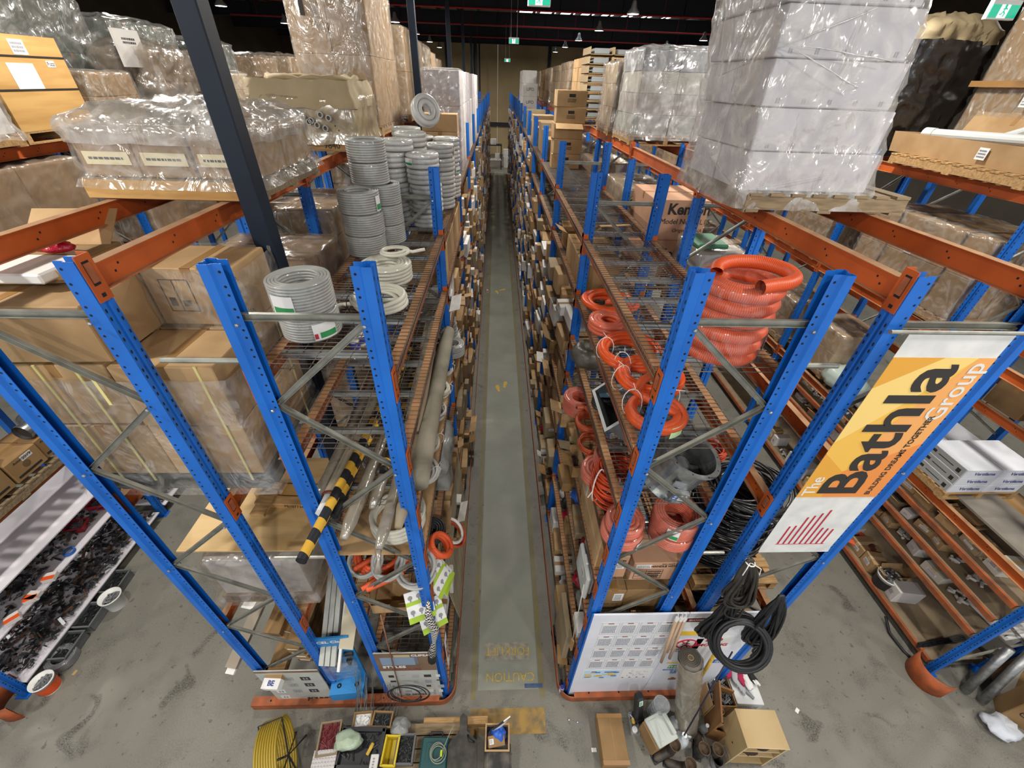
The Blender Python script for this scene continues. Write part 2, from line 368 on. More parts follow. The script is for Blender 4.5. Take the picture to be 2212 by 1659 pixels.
exit_sign(2165, 22, 6.6, .37, 'large green exit sign at the top right above brown cartons')
exit_sign(1165, -2, 9.0, .37, 'green exit sign cut off by the top edge over the centre aisle')
# ---- floor markings
YP = mat('worn_yellow_line', '#7a7048', .6, var='#6f6a52', vs=5)
YD = mat('worn_yellow_block', '#9a7a3c', .6, var='#6e5f42', vs=9)
YL = mat('floor_letter_paint', '#c9a93e', .6, var='#9c8a50', vs=25)
for lab, x in (('long worn yellow floor line on the left of the centre aisle', -.27), ('long worn yellow floor line on the right of the centre aisle', .66)):
    f = MB(); f.box(x - .035, x + .035, 1.85, 41, .0005, .002); tag(f.obj('floor_line', YP), lab, 'marking')
f = MB(); f.box(-.29, .67, 1.48, 1.75, .0005, .002); tag(f.obj('floor_block', YD), 'worn yellow painted block on the floor at the aisle mouth', 'marking')
t = thing('floor_lettering', 'yellow stencilled CAUTION FORKLIFT on the aisle floor', 'marking', (.2, 2.1, .003))
text('CAUTION', t, (.03, .0, .002), .15, YL, (0, 0, PI), sx=1.0)
text('FORKLIFT', t, (.0, .32, .002), .16, YL, (0, 0, PI), sx=.92)
f = MB(); f.box(-.34, .3, .2, .43, .0, .0006); f.obj('paint_patch', mat('white_floor_paint', '#9a9688', .6, var='#7a776c', vs=14), t)
BT = mat('blue_floor_paint', '#31507c', .6, var='#5a6270', vs=12)
f = MB(); p = P(1160, 1482, Z=0); f.box(p.x - .17, p.x + .08, p.y - .02, p.y + .03, .002, .0035); tag(f.obj('floor_patch', BT), 'small blue paint patch on the floor by the CAUTION letters', 'marking')
def foot(p, rz, lab):
    f = MB(); pr = []
    for k in range(20):
        a = 2 * PI * k / 20; pr.append((.055 * math.cos(a) * (1 - .22 * math.cos(2 * a)) * (1.15 if math.sin(a) > 0 else .8), .15 * math.sin(a)))
    f.prism(pr, .002, .0035); o = f.obj('floor_footprint', YEL); o.location = (p.x, p.y, 0); o.rotation_euler = (0, 0, rz); tag(o, lab, 'marking', 'footprint floor stickers')
foot(P(1076, 839, Z=0), .2, 'left one of the nearest pair of yellow footprint stickers on the aisle floor'); foot(P(1091, 831, Z=0), -.15, 'right one of the nearest pair of yellow footprint stickers on the aisle floor')
foot(P(1074, 631, Z=0), .3, 'left one of the second pair of yellow footprint stickers on the aisle floor'); foot(P(1085, 626, Z=0), -1.0, 'right one of the second pair of yellow footprint stickers on the aisle floor')
foot(P(1075, 429, Z=0), 0, 'left one of the far pair of yellow footprint stickers on the aisle floor'); foot(P(1082, 428, Z=0), 0, 'right one of the far pair of yellow footprint stickers on the aisle floor')
# ---- orange guard rails along the aisle and round the rack ends
def guard(lab, s, xa, xb, y0=1.80):
    """angle rail: along the aisle at xa, rounded into the front rail that runs to xb"""
    t = thing('rack_guard_rail', lab, 'guard rail', (0, 0, 0))
    r = .2; path = [(xa, 40.0)]
    for k in range(0, 10): path.append((xa, 40 - (40 - y0 - r) * (k + 1) / 10))
    for k in range(1, 9):
        a = PI / 2 * k / 8; path.append((xa - s * (r - r * math.cos(a)) * -1, y0 + r - r * math.sin(a)))
    f = MB(); vs = []; th = .012
    for i, (x, y) in enumerate(path):
        a = path[max(i - 1, 0)]; b = path[min(i + 1, len(path) - 1)]; d = Vector((b[0] - a[0], b[1] - a[1])).normalized(); n = Vector((d.y, -d.x)) * s
        vs += [(x, y, 0), (x, y, .14), (x - n.x * th, y - n.y * th, .14), (x - n.x * th, y - n.y * th, 0)]
    fs = []
    for i in range(len(path) - 1):
        for j in range(4): fs.append((i * 4 + j, i * 4 + (j + 1) % 4, i * 4 + 4 + (j + 1) % 4, i * 4 + 4 + j))
    f.add(vs, fs); f.obj('side_rail', RUST, t)
    f = MB(); x0 = min(xa + s * r, xb); x1 = max(xa + s * r, xb)
    f.box(x0, x1, y0, y0 + .012, 0, .15); f.box(x0, x1, y0 + .012, y0 + .10, .14, .152)
    f.obj('front_rail', RUST, t)
    f = MB()
    n = 5
    for k in range(n):
        x = x0 + (x1 - x0) * (k + .5) / n; f.lathe([(.012, .1525), (.001, .1535)], (x, y0 + .05, 0), 8, caps=False)
    f.obj('bolt_hole', HOLE, t)
    f = MB()
    for k in range(26): f.lathe([(.012, 0), (.001, .001)], (xa + s * -.001, 2.4 + k * 1.4, .09), 8, M=Matrix.Rotation(-s * PI / 2, 4, 'Y'), caps=False)
    f.obj('bolt_hole', HOLE, t)
guard('long orange floor guard rail round the end of the left aisle rack', -1, -.50, -3.08)
guard('long orange floor guard rail round the end of the right aisle rack', 1, .86, 3.05)
# ================================================================ RACKS
def upright_mesh(h, wide=.09, name='upright'):
    f = MB(); t = .003; d = .062; lip = .045; hw = wide / 2; st = .014
    # sheet section (x = 0 is the web that carries the beams; the section opens towards -x)
    sec = [(-d - lip, -hw + st), (-d, -hw + st), (-d + .012, -hw), (0, -hw), (0, -.014), (-.012, -.008), (-.012, .008), (0, .014), (0, hw), (-d + .012, hw), (-d, hw - st), (-d - lip, hw - st)]
    n = len(sec)
    inn = []
    for i, (x, y) in enumerate(sec):
        a = sec[max(i - 1, 0)]; b = sec[min(i + 1, n - 1)]; dd = Vector((b[0] - a[0], b[1] - a[1])).normalized(); inn.append((x - dd.y * t, y + dd.x * t))
    for z0, z1 in ((0.01, h),):
        vs = [(x, y, z) for z in (z0, z1) for x, y in sec] + [(x, y, z) for z in (z0, z1) for x, y in inn]
        fs = [(i, i + 1, n + i + 1, n + i) for i in range(n - 1)] + [(2 * n + i + 1, 2 * n + i, 3 * n + i, 3 * n + i + 1) for i in range(n - 1)]
        fs += [(n + i, n + i + 1, 3 * n + i + 1, 3 * n + i) for i in range(n - 1)] + [(0, n, 3 * n, 2 * n), (n - 1, 2 * n - 1, 4 * n - 1, 3 * n - 1)]
        f.add(vs, fs, 0)
    # punched holes: pairs of round holes in both lips, slots in the web
    def disc(c, ax, r, rz):
        vs = []
        for k in range(6):
            a = PI / 6 + PI / 3 * k; u, q = r * math.cos(a), rz * math.sin(a)
            vs.append((c[0] + u, c[1], c[2] + q) if ax == 'y' else (c[0], c[1] + u, c[2] + q))
        f.add(vs, [tuple(range(6))], 1)
    z = h - .04; k = 0
    while z > .15:
        for sy in (-1, 1):
            disc((-d - lip * .55, sy * (hw - st) + (-.0008 if sy < 0 else .0008), z), 'y', .0075, .0075)
            disc((.0008, sy * .03, z - .02 if sy < 0 else z - .045), 'x', .006, .013)
        z -= .045 if k % 2 else .075; k += 1
    f.box(-.13, .03, -.07, .07, 0, .01, 0)
    return f.mesh(name, [BLUE, HOLE])
UP = upright_mesh(5.87); UPW = upright_mesh(5.87, .10); UPF = None
def far_upright(h):
    f = MB(); f.box(-.10, 0, -.045, .045, .0, h, skip=(0,)); return f.mesh('upright', [BLUE])
UPF = far_upright(5.87)
def chan(name, a, b, wd=.038, dp=.024, m=GALV):
    """open channel brace from a to b in the XZ plane, open side towards -Y"""
    a, b = Vector(a), Vector(b); L = (b - a).length; f = MB(); t = .0025
    f.box(0, L, -t, 0, -wd / 2, wd / 2); f.box(0, L, -dp, -t, -wd / 2, -wd / 2 + t); f.box(0, L, -dp, -t, wd / 2 - t, wd / 2)
    d = (b - a).normalized(); M = Matrix(((d.x, 0, -d.z, a.x), (0, 1, 0, a.y), (d.z, 0, d.x, a.z), (0, 0, 0, 1)))
    f.v = [tuple(M @ Vector(v)) for v in f.v]; return f.mesh(name, m)
ZB = [5.56, 4.99, 4.42, 3.83, 3.23, 2.65, 2.07, 1.49, .92, .35]
BM = {}
def frame(rack, xo, xi, y, near, far=False, first='o'):
    """xo: outer (aisle) web face, xi: the other web face; y = front of the frame"""
    s = 1 if xo > xi else -1; yc = y + .045
    for x, q in ((xo, s), (xi, -s)):
        o = link('upright', UPF if far else UP, rack, (x, yc, 0), (0, 0, 0 if q > 0 else PI))
    xa, xb = (xo - s * .085, xi + s * .085)
    key = (round(xa - xb, 3), first, near)
    if key not in BM:
        D = xb - xa; l = [chan('brace', (0, 0, 5.58), (D, 0, 5.58), .04)]; c = first == 'o'
        n = len(ZB) if near else 7
        for k in range(n - 1):
            p, q = ((0, ZB[k]), (D, ZB[k + 1])) if c else ((D, ZB[k]), (0, ZB[k + 1])); c = not c
            l.append(chan('brace', (p[0], 0, p[1]), (q[0], 0, q[1]), .036))
        BM[key] = l
    for me in BM[key]: link('brace', me, rack, (xa, yc + .01, 0))
    if near:
        f = MB(); D = xb - xa
        for k in range(len(ZB)):
            for x in (0, D):
                if (k % 2 == 0) == ((x == 0) == (first == 'o')) or k == 0: f.lathe([(.011, .012), (.011, .02), (.004, .024)], (xa + x, yc - .032 - .016, ZB[k]), 6, M=Matrix.Rotation(PI / 2, 4, 'X'), caps=True)
        f.obj('bolt', ZINC, rack)
SHADEB = mat('shaded_orange_beam', '#8e4c2a', .6, var='#6f3c24', vs=5); DUSTO = mat('dusty_orange_top', '#b07a50', .85, var='#b0895f', vs=2)  # orange beam sides browned: their shade is put into the colour
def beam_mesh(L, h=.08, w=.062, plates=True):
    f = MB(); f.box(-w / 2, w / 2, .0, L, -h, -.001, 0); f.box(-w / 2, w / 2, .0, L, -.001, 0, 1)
    return f.mesh('beam', [SHADEB, DUSTO])
def ibeam_mesh(L, h=.13, w=.062, lip=.05):
    f = MB(); t = .006; f.box(-t, t, 0, L, -h + .006, -.006, 0)
    f.box(-w / 2, w / 2, 0, L, -.006, -.001, 0); f.box(-w / 2, w / 2, 0, L, -.001, 0, 1)
    f.box(-w / 2, w / 2, 0, L, -h, -h + .005, 0); f.box(-w / 2, w / 2, 0, L, -h + .005, -h + .006, 1)
    for k in range(6):
        for sx in (-1, 1):
            for dz in (-.05, -.08): 
                y = .15 + k * (L - .3) / 5 + (dz + .05) * 1.2; f.add([(sx * (t + .0008), y - .006, dz - .006), (sx * (t + .0008), y + .006, dz - .006), (sx * (t + .0008), y + .006, dz + .006), (sx * (t + .0008), y - .006, dz + .006)], [(0, 1, 2, 3)], 2)
    return f.mesh('beam', [ORANGE, DUST, HOLE])
def conn_mesh():
    f = MB(); f.box(.0, .006, -.04, .045, -.17, .06, 0); f.box(-.05, .006, .04, .046, -.17, .06, 0)
    f.add([(.0068, -.02, -.09), (.0068, .02, -.09), (.0068, .02, .03), (.0068, -.02, .03)], [(0, 1, 2, 3)], 1)
    f.box(.006, .012, -.017, .017, -.075, .02, 2); f.add([(.0068, -.012, -.15), (.0068, .012, -.15), (.0068, .012, -.13), (.0068, -.012, -.13)], [(0, 1, 2, 3)], 1)
    return f.mesh('connector', [ORANGE, HOLE, RUST])
CONN = conn_mesh()
def deck_mesh(L, xa, xb, sup=False):
    """wire deck on beams centred at xa and xb: cross wires turn down over the beams"""
    f = MB(); s = 1 if xb > xa else -1; r = .0036; n = int(L / .05); x0 = xa - s * .036; x1 = xb + s * .036
    for k in range(n + 1):
        y = .01 + k * (L - .02) / n
        f.tube([(x0, y, -.035), (x0, y, .008), (x1, y, .008), (x1, y, -.035)], r, 4, caps=False)
    m = 8
    for k in range(m + 1):
        x = x0 + (x1 - x0) * k / m; f.tube([(x, 0, .003), (x, L, .003)], r, 4, caps=False)
    for x in (x0, x1): f.tube([(x, 0, -.034), (x, L, -.034)], r, 4, caps=False)
    return f.mesh('wire_deck', WIRE)
def sup_mesh(L, xa, xb):
    f = MB(); s = 1 if xb > xa else -1; a, b = sorted((xa + s * .03, xb - s * .03))
    for k in range(1):
        y = 0; f.box(a, b, y - .02, y + .02, -.004, -.001); f.box(a, b, y - .02, y - .017, -.04, -.004); f.box(a, b, y + .017, y + .02, -.04, -.004)
    return f.mesh('deck_support', ZINC)
def run(name, lab, xo, xi, y0, L, bays, levels, kind, near=2, far=6, first='o', group=None, deckbays=14, bev=None):
    t = thing(name, lab, 'rack', (0, 0, 0)); s = 1 if xo > xi else -1
    xa = xo - s * .03; xb = xi + s * .03
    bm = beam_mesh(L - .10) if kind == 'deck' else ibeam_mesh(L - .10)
    dm = deck_mesh((L - .1) / 2 - .008, xa, xb); sm = sup_mesh((L - .1) / 2 - .008, xa, xb)
    for k in range(bays + 1): frame(t, xo, xi, y0 + k * L, k < near, k >= far, first)
    for k in range(bays):
        for li, z in enumerate(levels):
            if bev and (k, li) in bev: continue
            for x, q in ((xa, s), (xb, -s)):
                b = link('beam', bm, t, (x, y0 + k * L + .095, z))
                if k < 3:
                    link('connector', CONN, b, (q * .032, -.05, 0), (0, 0, 0 if q > 0 else PI), (1, 1 if q > 0 else -1, 1))
                    link('connector', CONN, b, (q * .032, L - .05, 0), (0, 0, 0 if q > 0 else PI), (1, -1 if q > 0 else 1, 1))
            if kind == 'deck' and k < deckbays:
                for j in (0, 1):
                    d = link('wire_deck', dm, t, (0, y0 + k * L + .10 + j * (L - .1) / 2, z))
                    
                    if k < 4:
                        for q in range(3): link('deck_support', sm, d, (0, ((L - .1) / 2 - .008) * (q + .5) / 3, 0))
    return t
LV = [5.20, 4.54, 3.92, 3.34, 2.74, 2.04, 1.25, .24]
PLV = [5.83, 4.05, 2.12]
XLA, XLB, XLC, XLD = -.592, -1.402, -1.95, -2.801
XRA, XRB, XRC, XRD = .979, 1.80, 2.125, 3.018
LL, LR, Y0 = 2.738, 2.69, 1.9
SRL = run('shelving_rack', 'blue and orange wire deck rack on the left of the centre aisle', XLA, XLB, Y0, LL, 14, LV, 'deck', group=None)
SRR = run('shelving_rack', 'blue and orange wire deck rack on the right of the centre aisle', XRA, XRB, Y0, LR, 14, LV, 'deck')
run('pallet_rack', 'blue pallet rack behind the left wire deck rack, holding wrapped loads', XLC, XLD, Y0, LL, 13, PLV, 'pallet', first='i')
run('pallet_rack', 'blue pallet rack behind the right wire deck rack, with the yellow banner', XRC, XRD, Y0, LR, 13, PLV, 'pallet', first='i')
run('pallet_rack', 'outer left rack with white shelf boards facing the left side aisle', -6.05, -6.95, 2.0, 2.74, 12, [5.75, 4.0, 2.2], 'pallet', first='i', near=1, far=3)
run('pallet_rack', 'outer right rack with bins of fittings facing the right side aisle', 6.15, 7.0, 2.0, 2.69, 12, [5.75, 4.0, 2.14], 'pallet', first='i', near=1, far=3)
# row spacers that tie the back-to-back frames (parts of the wire deck racks)
for rk, xa, xb in ((SRL, XLB - .005, XLC + .11), (SRR, XRB + .005, XRC - .11)):
    for z in (5.31, 3.33):
        f = MB(); f.tube([(xa, 1.935, z), (xb, 1.935, z)], .017, 8); f.obj('row_spacer', GALV, rk)
# ================================================================ PALLETS, CARTONS, WRAPPED LOADS
CM = {}
def cmesh(dx, dy, dz, m, tape=None, seam='x', name='carton', r=.006):
    k = (round(dx, 3), round(dy, 3), round(dz, 3), m.name, tape.name if tape else '', seam)
    if k in CM: return CM[k]
    f = MB(); f.rbox(-dx / 2, dx / 2, -dy / 2, dy / 2, 0, dz, min(r, dz / 4)); e = .0015; w = min(.03, dx / 6, dy / 6); d = min(.09, dz * .3)
    if tape:
        if seam == 'x':
            f.box(-dx / 2 - e, dx / 2 + e, -w, w, dz - .002, dz + e, 1); f.box(-dx / 2 - e, -dx / 2 + .002, -w, w, dz - d, dz, 1); f.box(dx / 2 - .002, dx / 2 + e, -w, w, dz - d, dz, 1)
        else:
            f.box(-w, w, -dy / 2 - e, dy / 2 + e, dz - .002, dz + e, 1); f.box(-w, w, -dy / 2 - e, -dy / 2 + .002, dz - d, dz, 1); f.box(-w, w, dy / 2 - .002, dy / 2 + e, dz - d, dz, 1)
    CM[k] = f.mesh(name, [m, tape or m]); return CM[k]
def rnd(a, b): return random.uniform(a, b)
def pallet(par, x0, x1, y0, y1, z, m=WOOD, axis='y', name='pallet'):
    """two-way timber pallet: bearers are the part, every board a sub-part"""
    if axis == 'x':
        f = MB()
        for k in range(3): y = y0 + .04 + (y1 - y0 - .08) * k / 2; f.box(x0, x1, y - .035, y + .035, z + .021, z + .118)
        p = f.obj(name, m, par); N = max(4, int((x1 - x0) / .16)); b = MB(); b.box(-.055, .055, y0, y1, 0, .02); me = b.mesh('deck_board', m)
        for k in range(N): link('deck_board', me, p, (x0 + .055 + (x1 - x0 - .11) * k / (N - 1), 0, z + .118))
        for k in range(3): link('deck_board', me, p, (x0 + .055 + (x1 - x0 - .11) * k / 2, 0, z + .003))
        return p
    f = MB(); n = 3
    # bearers run along Y when seen from the front shows openings
    for k in range(n):
        x = x0 + .04 + (x1 - x0 - .08) * k / (n - 1); f.box(x - .035, x + .035, y0, y1, z + .021, z + .118)
    p = f.obj(name, m, par); N = max(4, int((y1 - y0) / .16)); 
    b = MB(); b.box(x0, x1, -.055, .055, 0, .02); me = b.mesh('deck_board', m)
    for k in range(N): link('deck_board', me, p, (0, y0 + .055 + (y1 - y0 - .11) * k / (N - 1), z + .118))
    for k in range(3): link('deck_board', me, p, (0, y0 + .055 + (y1 - y0 - .11) * k / 2, z + .003))
    return p
def wrap(x0, x1, y0, y1, z0, z1, amp=.02, seed=0, step=.045, top=True, flare=0, bulge=0, rad=.05, sag=0):
    f = MB(); pts = []
    def edge(a, b, fixed, ax):
        n = max(2, int(abs(b - a) / step)); return [((a + (b - a) * i / n), fixed) if ax == 'x' else (fixed, (a + (b - a) * i / n)) for i in range(n)]
    pts = edge(x0 + rad, x1 - rad, y0, 'x') + [(x1 - rad * .3, y0 + rad * .3)] + edge(y0 + rad, y1 - rad, x1, 'y') + [(x1 - rad * .3, y1 - rad * .3)] + edge(x1 - rad, x0 + rad, y1, 'x') + [(x0 + rad * .3, y1 - rad * .3)] + edge(y1 - rad, y0 + rad, x0, 'y') + [(x0 + rad * .3, y0 + rad * .3)]
    n = len(pts); m = max(2, int((z1 - z0) / step)); cx, cy = (x0 + x1) / 2, (y0 + y1) / 2; vs = []
    for j in range(m + 1):
        t = j / m; z = z0 + (z1 - z0) * t
        for x, y in pts:
            q = (x * 3.1, y * 3.1, z * 3.1 + x * 1.2); a = 1 - abs(nz(q, 1, seed)) * 2.2; a2 = 1 - abs(nz(q, 2.6, seed + 3)) * 2.2
            d = .004 + amp * (.55 * max(a, 0) + .45 * max(a2, 0)) + flare * max(0, 1 - t * 4) - sag * math.sin(PI * t) * .5
            ex = (x - cx) / ((x1 - x0) / 2); ey = (y - cy) / ((y1 - y0) / 2); l = max(abs(ex), abs(ey))
            nx = ex if abs(ex) > l * .92 else 0; ny = ey if abs(ey) > l * .92 else 0
            vs.append((x + nx * d, y + ny * d, z + amp * .5 * nz(q, 1.5, seed + 9)))
    fs = [(j * n + i, j * n + (i + 1) % n, (j + 1) * n + (i + 1) % n, (j + 1) * n + i) for j in range(m) for i in range(n)]
    f.add(vs, fs)
    if top:
        R = 8; ring0 = m * n; base = len(f.v); tv = []
        for r in range(1, R + 1):
            s = 1 - r / R
            for i in range(n):
                x, y = pts[i]; X = cx + (x - cx) * s; Y = cy + (y - cy) * s; q = (X * 4, Y * 4, seed)
                tv.append((X, Y, z1 + .006 + amp * 1.2 * max(0, 1 - abs(nz(q, 1, seed)) * 2) + bulge * (1 - s ** 2) * (.6 + .5 * nz(q, .8, seed + 2))))
        f.v += tv
        for r in range(R):
            a = ring0 if r == 0 else base + (r - 1) * n; b = base + r * n
            for i in range(n): f.f.append((a + i, a + (i + 1) % n, b + (i + 1) % n, b + i)); f.m.append(0)
    return f
def bars(par, c, wd, ht, rows, m=INK, axis='y', seed=1, name='print'):
    """small print that can no longer be read: short dashes set in lines on a face that looks to -Y ('y'), +X ('x') or -X ('-x')"""
    f = MB(); rs = random.Random(seed); lh = ht / rows; e = .0022
    for r in range(rows):
        u = -wd / 2; z = ht / 2 - lh * (r + .5)
        while u < wd / 2 - .01:
            l = min(rs.uniform(.02, .07) * wd * 2, wd / 2 - u)
            a, b = u, u + l; h = lh * .28
            q = [(a, z - h), (b, z - h), (b, z + h), (a, z + h)]
            if axis == 'y': vs = [(c[0] + p, c[1] - e, c[2] + t) for p, t in q]
            elif axis == 'x': vs = [(c[0] + e, c[1] + p, c[2] + t) for p, t in q]
            elif axis == '-x': vs = [(c[0] - e, c[1] - p, c[2] + t) for p, t in q]
            else: vs = [(c[0] + p, c[1] + t, c[2] + e) for p, t in q]
            f.add(vs, [(0, 1, 2, 3)]); u += l + .016 * wd * 2
    return f.obj(name, m, par)
def sticker(par, c, wd, ht, axis='y', m=PAPER, name='sticker', rows=3, e=.002, pm=INKG):
    f = MB()
    if axis == 'y': f.box(c[0] - wd / 2, c[0] + wd / 2, c[1] - e, c[1], c[2] - ht / 2, c[2] + ht / 2)
    elif axis == 'x': f.box(c[0], c[0] + e, c[1] - wd / 2, c[1] + wd / 2, c[2] - ht / 2, c[2] + ht / 2)
    elif axis == '-x': f.box(c[0] - e, c[0], c[1] - wd / 2, c[1] + wd / 2, c[2] - ht / 2, c[2] + ht / 2)
    else: f.box(c[0] - wd / 2, c[0] + wd / 2, c[1] - ht / 2, c[1] + ht / 2, c[2], c[2] + e)
    o = f.obj(name, m, par)
    if rows:
        d = {'y': (c[0], c[1] - e, c[2]), 'x': (c[0] + e, c[1], c[2]), '-x': (c[0] - e, c[1], c[2]), 'z': (c[0], c[1], c[2] + e)}[axis]
        bars(o, d, wd * .8, ht * .75, rows, pm, axis, int(abs(c[0] * 91 + c[2] * 37)) + 3)
    return o
def stack(par, x0, x1, y0, y1, z, nx, ny, hs, m, tape=TAPE, gap=.006, jit=.006, skip=(), seam='x', name='carton'):
    dx = (x1 - x0) / nx; dy = (y1 - y0) / ny; zz = z; out = []
    for l, h in enumerate(hs):
        me = cmesh(dx - gap, dy - gap, h - .003, m[l % len(m)] if isinstance(m, list) else m, tape, seam, name)
        for i in range(nx):
            for j in range(ny):
                if (i, j, l) in skip: continue
                if 0 < i < nx - 1 and 0 < j < ny - 1 and l < len(hs) - 1: continue   # nothing of these can be seen
                out.append(link(name, me, par, (x0 + dx * (i + .5) + rnd(-jit, jit), y0 + dy * (j + .5) + rnd(-jit, jit), zz), (0, 0, rnd(-.012, .012))))
        zz += h
    return out
def load(lab, x0, x1, y0, y1, z, nx, ny, hs, m, film=FILM, amp=.02, pm=WOOD, seed=1, wrap_from=0, wrap_to=None, bulge=.0, flare=.02, seam='x', skip=(), tape=TAPE, inset=.03, sag=0, group=None, boards=True):
    t = thing('pallet_load', lab, 'pallet load', ((x0 + x1) / 2, (y0 + y1) / 2, z), 0, group)
    ox, oy = (x0 + x1) / 2, (y0 + y1) / 2; a, b, c, d = x0 - ox, x1 - ox, y0 - oy, y1 - oy
    if boards: pallet(t, a, b, c, d, 0, pm)
    zt = .14; top = zt + sum(hs)
    stack(t, a + inset, b - inset, c + inset, d - inset, zt, nx, ny, hs, m, tape, seam=seam, skip=skip)
    if film: wrap(a + inset - .012, b - inset + .012, c + inset - .012, d - inset + .012, zt - .06 if not wrap_from else wrap_from, (wrap_to or top), amp, seed, bulge=bulge, flare=flare, top=wrap_to is None, sag=sag).obj('stretch_wrap', film, t, True)
    return t
# ---- left pallet rack, top level
t = load('low wrapped load of three labelled brown cartons beside the near dark column', -2.92, -1.70, 3.25, 4.42, 5.83, 3, 2, [.30], CARDB, FILM, .03, WOODD, 3, bulge=.13, flare=.05)
f = MB(); f.box(-.61, .61, -.60, -.585, .01, .13); f.obj('front_board', PLY, t); wrap(-.57, .57, -.57, .55, .36, .50, .06, 23, step=.035, bulge=.06).obj('loose_wrap', FILMM, t, True)
for k in range(3):
    x = -.385 + k * .385; f = MB(); f.box(x - .15, x + .15, -.562, -.558, .22, .30); o = f.obj('carton_label', mat('cream_label', '#d9cda4', .6), t); bars(o, (x, -.562, .26), .24, .026, 1, INK, 'y', 5 + k)
f = MB(); 
for i in range(5):
    pts = [(-.2 + .08 * i + .1 * nz((i, k, 0), .7), -.3 + k * .07, .46 + .05 * nz((i, k, 3), .6)) for k in range(10)]
    f.tube(pts, .03 + .008 * (i % 2), 6)
f.obj('loose_film_roll', FILM, t, True)
KHAKI = mat('khaki_bag', '#a39272', .75, var='#9c8b6a', vs=4, bs=.3, bscale=9)
t = load('dusty wrapped load with a torn open khaki bag, pipe ends showing in front', -2.92, -1.70, 5.85, 7.0, 5.83, 2, 2, [.42], CARDD, FILMK, .035, WOOD, 11, flare=.04)
f = MB()
ring = []
for k in range(40):
    a = 2 * PI * k / 40; ring.append((.0 + .5 * math.cos(a) + .04 * nz((k, 0, 0), .5), .02 + .46 * math.sin(a), .72 + .05 * nz((k, 2, 0), .4)))
f.tube(ring, .035, 7, True, rr=[.035 + .022 * nz((k, 5, 0), .5) for k in range(40)])
f.obj('bag_rim', KHAKI, t, True)
q_ = wrap(-.585, .585, -.56, .55, .44, .72, .05, 21, top=False); q_.v = [(x * (1 - .35 * max(0, z - .5)), y * (1 - .35 * max(0, z - .5)), z) for x, y, z in q_.v]; q_.obj('bag_side', KHAKI, t, True)
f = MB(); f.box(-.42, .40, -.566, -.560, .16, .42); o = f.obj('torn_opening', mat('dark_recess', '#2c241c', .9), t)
f = MB()
for k in range(14):
    x = -.34 + .05 * k + .01 * (k % 3); z = .25 + .075 * (k % 2) + .03 * (k % 3); f.lathe([(.034, .0), (.034, .06), (.022, .06), (.022, .01)], (x, -.57, z), 12, M=Matrix.Rotation(PI / 2, 4, 'X'), caps=False)
f.obj('pipe_end', GREYC, t)
text('9840', t, (.28, -.579, .065), .10, INK, FRONT); text('PACIFIC', t, (-.18, -.579, .065), .055, INK, FRONT)
f = MB(); f.box(-.61, .61, -.578, -.56, .01, .125); f.obj('front_bearer_board', WOOD, t)
t = load('tall film wrapped load of big brown cartons reaching the top edge', -2.90, -1.78, 7.50, 9.30, 5.83, 2, 2, [.86, .86], CARDB, FILM, .012, WOOD, 5)
for k, (y, z) in enumerate(((7.25, .5), (7.25, 1.4))):
    f = MB(); f.box(.0 - .32, -.26, -.93, -.922, z, z + .25); f.obj('carton_mark', INK, t)
t = load('second tall brown carton load in the left top row', -2.90, -1.80, 10.25, 11.6, 5.83, 2, 2, [.72, .7], CARD, FILM, .015, WOOD, 6)
t = load('third tall brown carton load in the left top row', -2.92, -1.80, 11.7, 12.8, 5.83, 2, 2, [.65, .66], CARDB, FILM, .02, WOOD, 7, bulge=.1)
t = load('dusty baggy wrapped load in the left top row past the second column', -2.92, -1.80, 13.0, 14.2, 5.83, 2, 2, [.7, .55], CARDD, FILMD, .05, WOOD, 8, bulge=.15)
t = load('fifth tall brown carton load in the left top row', -2.92, -1.80, 14.4, 15.5, 5.83, 2, 2, [.6, .6], CARD, FILM, .02, WOOD, 9)
t = load('farther brown wrapped carton load in the left top row', -2.92, -1.80, 15.7, 17.0, 5.83, 2, 2, [.55, .55], CARDB, FILM, .02, WOOD, 10)
# ---- left pallet rack, second level: the huge carton stack
t = thing('pallet_load', 'huge brown carton stack in clear film on a black pallet, nearest on the left', 'pallet load', (-2.30, 2.62, 4.055))
f = MB()
for x in (-.56, 0, .56):
    for y in (-.42, 0, .36): f.rbox(x - .08, x + .08, y - .08, y + .08, 0, .10, .01)
f.rbox(-.64, .60, -.55, .40, .10, .15, .012); f.rbox(-.64, .60, -.55, -.40, .0, .022, .006); f.rbox(-.64, .60, .26, .40, .0, .022, .006)
f.obj('pallet', BLACKP, t)
big = cmesh(.68, .46, .47, CARD, TAPE, 'y'); L = []
for (x, y, z, rz) in ((-.33, -.31, .16, 0), (.29, -.31, .16, 0), (-.33, .16, .16, 0), (.29, .16, .16, 0), (-.36, -.30, .64, .01), (.29, -.32, .64, 0), (-.33, .16, .64, 0), (.29, .16, .64, 0)):
    L.append(link('carton', big, t, (x, y, z), (0, 0, rz), (.9, 1, 1)))
b2 = cmesh(.98, .5, .36, CARD, TAPE, 'y'); link('carton', b2, t, (-.47, -.29, 1.13), (0, 0, .03))
b3 = cmesh(.58, .44, .40, CARD, TAPE, 'y'); c3 = link('carton', b3, t, (.32, .17, 1.13), (0, 0, 0)); c4 = link('carton', cmesh(.36, .4, .38, CARD, TAPE, 'y'), t, (-.17, .19, 1.13), (0, 0, .05))
link('carton', cmesh(.5, .4, .42, CARDB, TAPE, 'y'), t, (-.62, .19, 1.13))
